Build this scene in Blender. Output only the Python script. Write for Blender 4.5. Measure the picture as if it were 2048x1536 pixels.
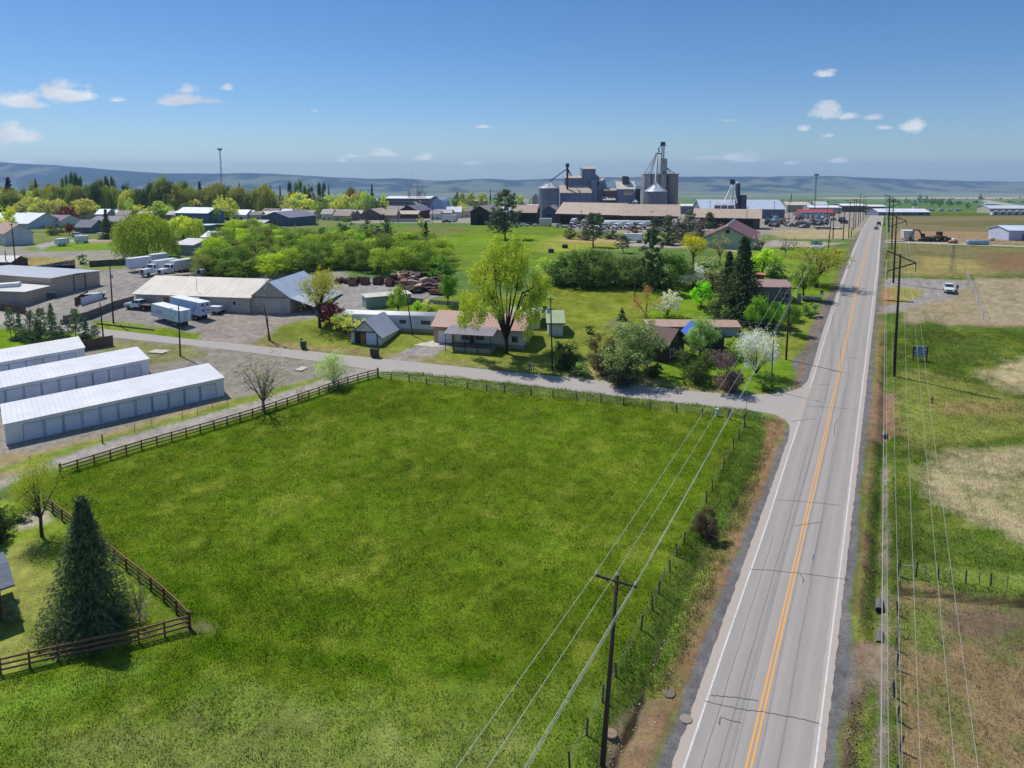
import bpy, bmesh, math, random
import numpy as np
from math import radians, sin, cos, pi, atan2, sqrt
random.seed(7)
RNG = np.random.default_rng(11)
sc = bpy.context.scene
for o in list(sc.objects):
 bpy.data.objects.remove(o)
# camera
F, CX, CY, PITCH, HC = 1400.0, 1024.0, 502.0, radians(6.4), 37.5
SP, CP = sin(PITCH), cos(PITCH)
cam = bpy.data.cameras.new("camera")
cam.sensor_width = 36.0
cam.lens = F / 2048 * 36
cam.shift_y = -(768 - CY) / 2048
cam.clip_start, cam.clip_end = 0.5, 60000
co = bpy.data.objects.new("camera", cam)
co.location = (0, 0, HC)
co.rotation_euler = (radians(90) - PITCH, 0, 0)
sc.collection.objects.link(co)
sc.camera = co
# light
SUN_EL, SUN_AZ = radians(57), atan2(-0.75, 0.66)
sun = bpy.data.lights.new("sun", 'SUN')
sun.energy, sun.angle, sun.color = 4.1, radians(0.5), (1.0, 0.965, 0.91)
so = bpy.data.objects.new("sun", sun)
so.rotation_euler = (radians(90) - SUN_EL, 0, pi - SUN_AZ)
so.location = (-60, 60, 120)
sc.collection.objects.link(so)
w = bpy.data.worlds.new("World")
sc.world = w
w.use_nodes = True
sc.view_settings.view_transform = 'Standard'
sc.view_settings.look = 'None'
sc.view_settings.exposure = 0.0
sc.view_settings.gamma = 1.0
sc.cycles.max_bounces = 6
sc.cycles.diffuse_bounces = 3
sc.cycles.glossy_bounces = 2
sc.cycles.transmission_bounces = 3
sc.cycles.volume_bounces = 1
sc.cycles.transparent_max_bounces = 6
class N:
 """small node-graph helper"""
 def __init__(s, tree):
  s.t = tree
 def n(s, typ, **kw):
  d = s.t.nodes.new(typ)
  for k, v in kw.items():
   if k.startswith('i_'):
    d.inputs[k[2:].replace('_', ' ')].default_value = v
   else:
    setattr(d, k, v)
  return d
 def l(s, a, b):
  s.t.links.new(a, b)
 def m(s, op, a, b=None, c=None, clamp=False):
  d = s.n('ShaderNodeMath', operation=op, use_clamp=clamp)
  for i, x in enumerate((a, b, c)):
   if x is None:
    continue
   if isinstance(x, (int, float)):
    d.inputs[i].default_value = x
   else:
    s.l(x, d.inputs[i])
  return d.outputs[0]
 def mix(s, f, a, b, mode='MIX'):
  d = s.n('ShaderNodeMix', data_type='RGBA', blend_type=mode)
  for sock, x in ((d.inputs[0], f), (d.inputs[6], a), (d.inputs[7], b)):
   if hasattr(x, 'is_linked') or isinstance(x, bpy.types.NodeSocket):
    s.l(x, sock)
   elif isinstance(x, (int, float)):
    sock.default_value = x
   else:
    sock.default_value = (*x[:3], 1)
  return d.outputs[2]
 def noise(s, vec, scale, detail=3, rough=0.55, dim='3D'):
  d = s.n('ShaderNodeTexNoise', noise_dimensions=dim)
  d.inputs['Scale'].default_value = scale
  d.inputs['Detail'].default_value = detail
  d.inputs['Roughness'].default_value = rough
  if vec is not None:
   s.l(vec, d.inputs['Vector'])
  return d.outputs['Fac']
 def ramp(s, x, lo, hi, a=0.0, b=1.0):
  d = s.n('ShaderNodeMapRange')
  d.clamp = True
  s.l(x, d.inputs[0])
  for i, v in enumerate((lo, hi, a, b)):
   d.inputs[i + 1].default_value = v
  return d.outputs[0]
def lin(r, g, b, k=1.0):
 f = lambda c: (c / 255 / 12.92 if c <= 10.3 else ((c / 255 + 0.055) / 1.055) ** 2.4) * k
 return (f(r), f(g), f(b))
g = N(w.node_tree)
w.node_tree.nodes.clear()
sky = g.n('ShaderNodeTexSky', sky_type='NISHITA')
sky.sun_disc = False
sky.sun_elevation = SUN_EL
sky.sun_rotation = SUN_AZ
sky.altitude = 900
sky.air_density = 1.0
sky.dust_density = 0.35
sky.ozone_density = 2.2
SKY_STRENGTH = 0.096
tc = g.n('ShaderNodeTexCoord')
sep = g.n('ShaderNodeSeparateXYZ')
g.l(tc.outputs['Generated'], sep.inputs[0])
ysafe = g.m('MAXIMUM', sep.outputs[1], 0.02)
cu = g.m('DIVIDE', sep.outputs[0], ysafe)
cv = g.m('DIVIDE', sep.outputs[2], ysafe)
comb = g.n('ShaderNodeCombineXYZ')
g.l(cu, comb.inputs[0])
g.l(g.m('MULTIPLY', cv, 1.7), comb.inputs[1])
n1 = g.noise(comb.outputs[0], 26, 7, 0.62)
n2 = g.noise(comb.outputs[0], 9, 2, 0.5)
CLOUDS = [(115, 190, 68, 22, 1), (40, 206, 80, 18, .95), (165, 196, 34, 12, .8), (20, 275, 66, 24, .9), (372, 203, 68, 12, 1), (374, 179, 27, 12, .9),
   (455, 176, 17, 8, .9), (232, 201, 26, 7, .4), (765, 308, 46, 10, .6), (710, 313, 30, 7, .5), (852, 316, 26, 10, .6), (680, 321, 16, 5, .4),
   (968, 254, 18, 5, .6), (1655, 226, 38, 16, 1), (1700, 233, 34, 9, .7), (1750, 236, 38, 7, .65), (1832, 254, 32, 14, .95), (1648, 150, 24, 8, .8),
   (1610, 259, 18, 8, .75), (1657, 271, 20, 7, .7), (1462, 316, 74, 10, .7), (1500, 321, 52, 8, .65), (1580, 327, 30, 6, .5), (1672, 322, 25, 7, .6), (1770, 256, 18, 6, .5),
   (625, 222, 16, 4, .35), (1440, 241, 26, 5, .3), (40, 325, 46, 8, .5), (375, 328, 14, 4, .4), (452, 333, 30, 6, .3), (945, 328, 30, 6, .3)]
acc = None
for (x, y, rx, ry, op) in CLOUDS:
 t = (y - CY) / F
 u0 = (x - CX) / F / (CP - t * SP)
 v0 = -(SP + t * CP) / (CP - t * SP)
 du = g.m('MULTIPLY', g.m('SUBTRACT', cu, u0), F / rx)
 dv = g.m('MULTIPLY', g.m('SUBTRACT', cv, v0), F / ry)
 dv2 = g.m('MULTIPLY', dv, g.m('ADD', 1.15, g.m('MULTIPLY', g.m('SIGN', dv), -0.35)))
 r = g.m('SQRT', g.m('ADD', g.m('MULTIPLY', du, du), g.m('MULTIPLY', dv2, dv2)))
 s = g.m('MULTIPLY', g.m('SUBTRACT', 1.0, r), 1.0)
 s = g.m('SUBTRACT', g.m('MAXIMUM', s, -1.0), (1 - op) * .45)
 acc = s if acc is None else g.m('MAXIMUM', acc, s)
dens = g.m('ADD', g.m('MULTIPLY', acc, 0.75), g.m('MULTIPLY', g.m('SUBTRACT', n1, 0.5), 2.5))
cm = g.ramp(dens, -0.06, 0.5, 0, 0.97)
front = g.m('GREATER_THAN', sep.outputs[1], 0.05)
inr = g.m('GREATER_THAN', acc, -0.6)
cm = g.m('MULTIPLY', g.m('MULTIPLY', cm, front), inr)
bg1 = g.n('ShaderNodeBackground')
bg1.inputs[1].default_value = SKY_STRENGTH
hs = g.n('ShaderNodeHueSaturation')
hs.inputs['Saturation'].default_value = 1.1
g.l(sky.outputs[0], hs.inputs['Color'])
tint = g.mix(g.ramp(sep.outputs[2], 0.0, 0.30), (0.68, 0.83, 1.05), (0.58, 0.80, 1.05))
tint = g.mix(g.ramp(sep.outputs[2], 0.34, 0.7), tint, (1.35, 1.4, 1.45))
g.l(g.mix(1.0, hs.outputs[0], tint, 'MULTIPLY'), bg1.inputs[0])
bg2 = g.n('ShaderNodeBackground')
cc = g.mix(g.ramp(n2, 0.35, 0.65), lin(206, 217, 232), lin(240, 244, 250))
g.l(cc, bg2.inputs[0])
bg2.inputs[1].default_value = 0.95
mx = g.n('ShaderNodeMixShader')
g.l(cm, mx.inputs[0])
g.l(bg1.outputs[0], mx.inputs[1])
g.l(bg2.outputs[0], mx.inputs[2])
ow = g.n('ShaderNodeOutputWorld')
g.l(mx.outputs[0], ow.inputs[0])
# terrain profile (depth below the camera along its heading)
_PY = np.array([-400, 0, 40, 51, 84, 116, 137, 165, 193, 235, 275, 340, 400, 435, 600, 1000, 2000, 5000, 9000, 16000.])
_PD = np.array([37.6, 37.6, 37.5, 37.1, 35.7, 33.4, 31.3, 28.9, 27.2, 26.2, 26.4, 28.0, 30.0, 31.4, 38, 55, 93, 182, 315, 545.])
def pchip(x, y, q):
 h = np.diff(x)
 d = np.diff(y) / h
 m = np.zeros_like(y)
 for i in range(1, len(x) - 1):
  if d[i - 1] * d[i] > 0:
   w1, w2 = 2 * h[i] + h[i - 1], h[i] + 2 * h[i - 1]
   m[i] = (w1 + w2) / (w1 / d[i - 1] + w2 / d[i])
 m[0], m[-1] = d[0], d[-1]
 k = np.clip(np.searchsorted(x, q) - 1, 0, len(x) - 2)
 t = (q - x[k]) / h[k]
 return ((2 * t**3 - 3 * t**2 + 1) * y[k] + (t**3 - 2 * t**2 + t) * h[k] * m[k] + (-2 * t**3 + 3 * t**2) * y[k + 1] + (t**3 - t**2) * h[k] * m[k + 1])
yk = [-400, -200, -100, -50, -20, 0, 8, 15, 20, 25]
while yk[-1] < 15000:
 v = yk[-1]
 yk.append(v + max(0.3, v * (0.0075 if v < 330 else 0.012 if v < 1000 else 0.035)))
YK = np.array(yk)
ZK = HC - pchip(_PY, _PD, YK)
def gz(Y):
 return np.interp(Y, YK, ZK)
def fd(py):
 t = (py - CY) / F
 return CP - t * SP, SP + t * CP
_QY = np.concatenate([np.linspace(5, 700, 2800), np.geomspace(701, 14500, 1800)])
_QZ = gz(_QY)
def G(px, py):
 """ground point seen at source pixel (px, py)"""
 f, d = fd(py)
 k = d / f
 e = HC - k * _QY - _QZ
 i = int(np.argmax(e <= 0)) if (e <= 0).any() else len(e) - 1
 i = max(i, 1)
 a, b = e[i - 1], e[i]
 Y = _QY[i - 1] + (_QY[i] - _QY[i - 1]) * (a / (a - b) if a != b else 0)
 return ((px - CX) / F * Y / f, float(Y), float(gz(Y)))
def zat(Y, py):
 f, d = fd(py)
 return HC - Y * d / f
def mpp(Y, py=480):
 return Y / fd(py)[0] / F
def xat(px, py, Y):
 return (px - CX) / F * Y / fd(py)[0]
# object helpers
COL = sc.collection
def tag(o, label=None, cat=None, group=None, kind=None):
 for k, v in (('label', label), ('category', cat), ('group', group), ('kind', kind)):
  if v:
   o[k] = v
 return o
def thing(name, label, cat, loc=(0, 0, 0), rz=0.0, group=None):
 o = bpy.data.objects.new(name, None)
 COL.objects.link(o)
 o.empty_display_size = 0.3
 o.location = loc
 o.rotation_euler = (0, 0, rz)
 return tag(o, label, cat, group)
def copy_tree(o, parent=None):
 c = o.copy()
 COL.objects.link(c)
 if parent is not None:
  c.parent = parent
 for ch in list(o.children):
  copy_tree(ch, c)
 return c
def mesh_np(name, verts, faces_loops, sizes, m, parent=None, smooth=False, cols=None, attrs=None, mi=None):
 me = bpy.data.meshes.new(name)
 nv, nl, nf = len(verts), len(faces_loops), len(sizes)
 me.vertices.add(nv)
 me.vertices.foreach_set('co', np.asarray(verts, np.float32).ravel())
 me.loops.add(nl)
 me.loops.foreach_set('vertex_index', np.asarray(faces_loops, np.int32))
 me.polygons.add(nf)
 st = np.concatenate([[0], np.cumsum(sizes)[:-1]]).astype(np.int32)
 me.polygons.foreach_set('loop_start', st)
 if smooth:
  me.polygons.foreach_set('use_smooth', np.ones(nf, bool))
 if mi is not None:
  me.polygons.foreach_set('material_index', np.asarray(mi, np.int32))
 me.update(calc_edges=True)
 if cols is not None:
  a = me.color_attributes.new('gcol', 'FLOAT_COLOR', 'POINT')
  c4 = np.ones((nv, 4), np.float32)
  c4[:, :3] = cols
  a.data.foreach_set('color', c4.ravel())
 for k, v in (attrs or {}).items():
  a = me.attributes.new(k, 'FLOAT', 'POINT')
  a.data.foreach_set('value', np.asarray(v, np.float32))
 for x in (m if isinstance(m, (list, tuple)) else [m]):
  me.materials.append(x)
 if name is None:
  return me
 o = bpy.data.objects.new(name, me)
 COL.objects.link(o)
 if parent is not None:
  o.parent = parent
 return o
class MB:
 """collects shapes; build() links them as one mesh object"""
 def __init__(s):
  s.v, s.f = [], []
 def add(s, vs, fs):
  k = len(s.v)
  s.v += [tuple(map(float, p)) for p in vs]
  s.f += [tuple(i + k for i in f) for f in fs]
  return s
 def box(s, x0, x1, y0, y1, z0, z1):
  return s.add([(x0, y0, z0), (x1, y0, z0), (x1, y1, z0), (x0, y1, z0), (x0, y0, z1), (x1, y0, z1), (x1, y1, z1), (x0, y1, z1)],
      [(0, 3, 2, 1), (4, 5, 6, 7), (0, 1, 5, 4), (1, 2, 6, 5), (2, 3, 7, 6), (3, 0, 4, 7)])
 def prism(s, poly, axis, a, b):
  """extrude a 2D polygon between a and b; axis 'x': poly=(y,z), 'y': poly=(x,z), 'z': poly=(x,y)"""
  n = len(poly)
  f = {'x': lambda p, t: (t, p[0], p[1]), 'y': lambda p, t: (p[0], t, p[1]), 'z': lambda p, t: (p[0], p[1], t)}[axis]
  vs = [f(p, a) for p in poly] + [f(p, b) for p in poly]
  fs = [tuple(range(n))[::-1], tuple(range(n, 2 * n))] + [(i, (i + 1) % n, n + (i + 1) % n, n + i) for i in range(n)]
  return s.add(vs, fs)
 def tube(s, p0, p1, r0, r1=None, n=8, caps=True):
  r1 = r0 if r1 is None else r1
  p0, p1 = np.array(p0, float), np.array(p1, float)
  d = p1 - p0
  d /= (np.linalg.norm(d) + 1e-9)
  a = np.cross(d, (0, 0, 1) if abs(d[2]) < 0.9 else (1, 0, 0))
  a /= np.linalg.norm(a)
  b = np.cross(d, a)
  ring = lambda p, r: [tuple(p + r * (cos(2 * pi * i / n) * a + sin(2 * pi * i / n) * b)) for i in range(n)]
  fs = [(i, (i + 1) % n, n + (i + 1) % n, n + i) for i in range(n)]
  if caps:
   fs += [tuple(range(n))[::-1], tuple(range(n, 2 * n))]
  return s.add(ring(p0, r0) + ring(p1, r1), fs)
 def path(s, pts, rs, n=6):
  pts = [np.array(p, float) for p in pts]
  vs, fs = [], []
  for i, p in enumerate(pts):
   d = pts[min(i + 1, len(pts) - 1)] - pts[max(i - 1, 0)]
   d /= (np.linalg.norm(d) + 1e-9)
   a = np.cross(d, (0, 0, 1) if abs(d[2]) < 0.9 else (1, 0, 0))
   a /= np.linalg.norm(a)
   b = np.cross(d, a)
   r = rs[i] if isinstance(rs, (list, tuple)) else rs
   vs += [tuple(p + r * (cos(2 * pi * j / n) * a + sin(2 * pi * j / n) * b)) for j in range(n)]
  for i in range(len(pts) - 1):
   for j in range(n):
    fs.append((i * n + j, i * n + (j + 1) % n, (i + 1) * n + (j + 1) % n, (i + 1) * n + j))
  fs += [tuple(range(n))[::-1], tuple(range((len(pts) - 1) * n, len(pts) * n))]
  return s.add(vs, fs)
 def lathe(s, prof, n=24, c=(0, 0)):
  vs, fs = [], []
  for r, z in prof:
   vs += [(c[0] + r * cos(2 * pi * j / n), c[1] + r * sin(2 * pi * j / n), z) for j in range(n)]
  for i in range(len(prof) - 1):
   for j in range(n):
    fs.append((i * n + j, i * n + (j + 1) % n, (i + 1) * n + (j + 1) % n, (i + 1) * n + j))
  fs += [tuple(range(n))[::-1], tuple(range((len(prof) - 1) * n, len(prof) * n))]
  return s.add(vs, fs)
 def quad(s, a, b, c, d):
  return s.add([a, b, c, d], [(0, 1, 2, 3)])
 def build(s, name, m, parent=None, smooth=False, bevel=0):
  me = bpy.data.meshes.new(name)
  me.from_pydata(s.v, [], s.f)
  bm = bmesh.new()
  bm.from_mesh(me)
  bmesh.ops.recalc_face_normals(bm, faces=bm.faces)
  if bevel:
   bmesh.ops.bevel(bm, geom=[e for e in bm.edges if len(e.link_faces) == 2 and e.calc_face_angle(0) > 0.6], offset=bevel, segments=1, affect='EDGES')
  bm.to_mesh(me)
  bm.free()
  if smooth:
   for p in me.polygons:
    p.use_smooth = True
  me.materials.append(m)
  o = bpy.data.objects.new(name, me)
  COL.objects.link(o)
  if parent is not None:
   o.parent = parent
  return o
# materials
_M = {}
def principled(name):
 m = bpy.data.materials.new(name)
 m.use_nodes = True
 m.node_tree.nodes.clear()
 q = N(m.node_tree)
 b = q.n('ShaderNodeBsdfPrincipled')
 o = q.n('ShaderNodeOutputMaterial')
 q.l(b.outputs[0], o.inputs[0])
 return m, q, b
def bump(q, b, h, strength=0.3, dist=0.05):
 d = q.n('ShaderNodeBump')
 d.inputs['Strength'].default_value = strength
 d.inputs['Distance'].default_value = dist
 q.l(h, d.inputs['Height'])
 q.l(d.outputs[0], b.inputs['Normal'])
def mat(kind, col, rough=0.75, metal=0.0):
 """kind: plain ribs_x ribs_y lap board shingle metal wood concrete glass paint"""
 key = (kind, tuple(round(c, 4) for c in col), rough, metal)
 if key in _M:
  return _M[key]
 m, q, b = principled(kind)
 tcn = q.n('ShaderNodeTexCoord')
 oc = tcn.outputs['Object']
 sp = q.n('ShaderNodeSeparateXYZ')
 q.l(oc, sp.inputs[0])
 big = q.noise(oc, 0.35, 3)
 fine = q.noise(oc, 5.0, 4, 0.65)
 v = q.m('ADD', q.ramp(big, 0.3, 0.7, 0.88, 1.06), q.ramp(fine, 0.25, 0.75, -0.09, 0.07))
 vv = q.n('ShaderNodeCombineColor')
 for i in range(3):
  q.l(v, vv.inputs[i])
 base = q.mix(1.0, col, vv.outputs[0], 'MULTIPLY')
 def wave(src, period, sharp=0.5):
  f = q.m('FRACT', q.m('DIVIDE', src, period))
  return q.m('ABSOLUTE', q.m('SUBTRACT', f, 0.5))
 if kind in ('ribs_x', 'ribs_y', 'rust_x', 'rust_y'):
  src = sp.outputs[0] if kind.endswith('x') else sp.outputs[1]
  wv = wave(src, 0.62)
  seam = q.ramp(wv, 0.0, 0.07, 0.82, 1.0)
  ss = q.n('ShaderNodeCombineColor')
  for i in range(3):
   q.l(seam, ss.inputs[i])
  base = q.mix(1.0, base, ss.outputs[0], 'MULTIPLY')
  cell = q.n('ShaderNodeTexWhiteNoise', noise_dimensions='1D')
  q.l(q.m('FLOOR', q.m('DIVIDE', src, 2.4)), cell.inputs['W'])
  base = q.mix(q.ramp(cell.outputs['Value'], 0, 1, 0, 0.14), base, (col[0] * .72, col[1] * .7, col[2] * .66))
  if kind.startswith('rust'):
   st = q.n('ShaderNodeMapping')
   st.inputs['Scale'].default_value = (1.6, 0.18, 0.18) if kind.endswith('x') else (0.18, 1.6, 0.18)
   q.l(oc, st.inputs[0])
   rn = q.noise(st.outputs[0], 1.2, 5, 0.7)
   base = q.mix(q.ramp(rn, 0.5, 0.68, 0, 0.55), base, lin(150, 100, 70))
  bump(q, b, q.ramp(wv, 0.0, 0.12), 0.5, 0.03)
 elif kind == 'lap':
  wv = q.m('FRACT', q.m('DIVIDE', sp.outputs[2], 0.24))
  ln = q.ramp(wv, 0.0, 0.14, 0.6, 1.0)
  ss = q.n('ShaderNodeCombineColor')
  for i in range(3):
   q.l(ln, ss.inputs[i])
  base = q.mix(1.0, base, ss.outputs[0], 'MULTIPLY')
  bump(q, b, wv, 0.6, 0.02)
 elif kind == 'board':
  s1 = q.m('ADD', sp.outputs[0], sp.outputs[1])
  wv = wave(s1, 0.3)
  cell = q.n('ShaderNodeTexWhiteNoise', noise_dimensions='1D')
  q.l(q.m('FLOOR', q.m('DIVIDE', s1, 0.3)), cell.inputs['W'])
  base = q.mix(q.ramp(cell.outputs['Value'], 0, 1, 0, 0.4), base, (col[0] * .6, col[1] * .58, col[2] * .55))
  ln = q.ramp(wv, 0.44, 0.5, 1.0, 0.55)
  ss = q.n('ShaderNodeCombineColor')
  for i in range(3):
   q.l(ln, ss.inputs[i])
  base = q.mix(1.0, base, ss.outputs[0], 'MULTIPLY')
  mz = q.noise(oc, 0.9, 5, 0.7)
  base = q.mix(q.ramp(mz, 0.52, 0.7, 0, 0.35), base, (col[0] * .55, col[1] * .5, col[2] * .48))
 elif kind == 'shingle':
  bt = q.n('ShaderNodeTexBrick')
  bt.inputs['Scale'].default_value = 1.0
  bt.inputs['Mortar Size'].default_value = 0.012
  bt.inputs['Brick Width'].default_value = 0.5
  bt.inputs['Row Height'].default_value = 0.22
  bt.inputs['Color1'].default_value = (1, 1, 1, 1)
  bt.inputs['Color2'].default_value = (.74, .74, .76, 1)
  bt.inputs['Mortar'].default_value = (.6, .6, .6, 1)
  q.l(oc, bt.inputs['Vector'])
  base = q.mix(1.0, base, bt.outputs['Color'], 'MULTIPLY')
 elif kind == 'wood':
  st = q.n('ShaderNodeMapping')
  st.inputs['Scale'].default_value = (6, 6, 0.5)
  q.l(oc, st.inputs[0])
  rn = q.noise(st.outputs[0], 2.5, 4, 0.65)
  base = q.mix(q.ramp(rn, 0.35, 0.7, 0, 0.6), base, (col[0] * .45, col[1] * .45, col[2] * .45))
 elif kind == 'concrete':
  st = q.n('ShaderNodeMapping')
  st.inputs['Scale'].default_value = (1, 1, 0.06)
  q.l(oc, st.inputs[0])
  rn = q.noise(st.outputs[0], 0.7, 5, 0.7)
  base = q.mix(q.ramp(rn, 0.42, 0.7, 0, 0.5), base, (col[0] * .6, col[1] * .58, col[2] * .56))
  wv = q.m('FRACT', q.m('DIVIDE', sp.outputs[2], 2.4))
  ln = q.ramp(wv, 0.0, 0.06, 0.88, 1.0)
  ss = q.n('ShaderNodeCombineColor')
  for i in range(3):
   q.l(ln, ss.inputs[i])
  base = q.mix(1.0, base, ss.outputs[0], 'MULTIPLY')
 q.l(base, b.inputs['Base Color'])
 b.inputs['Roughness'].default_value = rough
 b.inputs['Metallic'].default_value = metal
 if kind == 'glass':
  b.inputs['Roughness'].default_value = 0.12
  b.inputs['Specular IOR Level'].default_value = 0.6
 if kind == 'paint':
  b.inputs['Coat Weight'].default_value = 0.25
  b.inputs['Coat Roughness'].default_value = 0.15
 _M[key] = m
 return m
GLASS = lambda: mat('glass', (0.03, 0.04, 0.05))
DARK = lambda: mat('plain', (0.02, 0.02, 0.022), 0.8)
WOODPOLE = lambda: mat('wood', lin(72, 58, 46), 0.9)
STEEL = lambda: mat('plain', lin(150, 152, 155), 0.45, 0.6)
TYRE = lambda: mat('plain', (0.015, 0.015, 0.016), 0.85)
# ground: one sheet, painted with the real colours of its fields
def h2(ix, iy, s):
 n = (ix.astype(np.int64) * 374761393 + iy.astype(np.int64) * 668265263 + s * 974634077) & 0x7fffffff
 n = (n ^ (n >> 13)) * 1274126177 & 0x7fffffff
 return ((n ^ (n >> 16)) & 0xffff) / 65535.0
def vnoise(x, y, s=0):
 ix, iy = np.floor(x), np.floor(y)
 fx, fy = x - ix, y - iy
 fx, fy = fx * fx * (3 - 2 * fx), fy * fy * (3 - 2 * fy)
 a, b = h2(ix, iy, s), h2(ix + 1, iy, s)
 c, d = h2(ix, iy + 1, s), h2(ix + 1, iy + 1, s)
 return (a + (b - a) * fx) * (1 - fy) + (c + (d - c) * fx) * fy
def fbm(x, y, s=0, o=4):
 t, a, n = 0, 0.5, 0
 for i in range(o):
  t = t + a * vnoise(x * 2**i, y * 2**i, s + i)
  n += a
  a *= 0.55
 return t / n
def poly_sd(P, X, Y):
 """signed distance (positive inside) to polygon P (n,2)"""
 ins = np.zeros(X.shape, bool)
 dist = np.full(X.shape, 1e9)
 n = len(P)
 for i in range(n):
  x0, y0 = P[i]
  x1, y1 = P[(i + 1) % n]
  c = ((y0 > Y) != (y1 > Y))
  with np.errstate(divide='ignore', invalid='ignore'):
   xi = (x1 - x0) * (Y - y0) / (y1 - y0 + 1e-12) + x0
  ins ^= c & (X < xi)
  L2 = (x1 - x0)**2 + (y1 - y0)**2 + 1e-12
  t = np.clip(((X - x0) * (x1 - x0) + (Y - y0) * (y1 - y0)) / L2, 0, 1)
  dist = np.minimum(dist, np.hypot(X - x0 - t * (x1 - x0), Y - y0 - t * (y1 - y0)))
 return np.where(ins, dist, -dist)
def W(pts):
 return np.array([G(*p)[:2] for p in pts])
RL = [(1342.5, 1536), (1425.5, 1300), (1495, 1105), (1561.7, 920), (1622.6, 740), (1646, 660), (1668, 600), (1690.4, 540), (1714, 480), (1726, 455), (1741, 432), (1749, 421)]
RR = [(1647, 1536), (1673.6, 1300), (1697, 1100), (1717, 920), (1736.3, 740), (1745.5, 660), (1752, 600), (1758, 540), (1761.6, 480), (1764, 455), (1767, 432), (1766, 421)]
WL, WR = W(RL), W(RR)
def ext(Wp):
 d = (Wp[3] - Wp[0])
 d = d / d[1]
 return np.vstack([[Wp[0] + d * (-60 - Wp[0][1])], Wp])
WL, WR = ext(WL), ext(WR)
ROADL = lambda Y: np.interp(Y, WL[:, 1], WL[:, 0])
ROADR = lambda Y: np.interp(Y, WR[:, 1], WR[:, 0])
SIDE_U = [(-60, 612), (0, 626), (100, 643), (225, 660), (375, 677.5), (512, 691.5), (637, 704), (762, 717.5), (887, 730), (1024, 744.5), (1149, 755.5), (1274, 770), (1399, 784), (1500, 789), (1561, 787), (1590, 781), (1607, 772), (1616, 760), (1626, 741)]
SIDE_L = [(-60, 636), (0, 649), (100, 660), (225, 675), (375, 690), (512, 706.5), (637, 723), (762, 742.5), (887, 753.5), (1024, 767.5), (1274, 797.5), (1399, 811), (1499, 821), (1536, 825.5), (1553, 830), (1568, 837), (1578, 846), (1580, 858), (1574, 890)]
SU, SL = W(SIDE_U), W(SIDE_L)
g_grass, g_rough, g_lawn, g_dry = lin(92, 114, 26), lin(98, 120, 42), lin(120, 130, 56), lin(150, 140, 100)
gravel, dirt, straw, rust = lin(146, 144, 140), lin(128, 112, 94), lin(172, 158, 124), lin(146, 112, 84)
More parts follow.
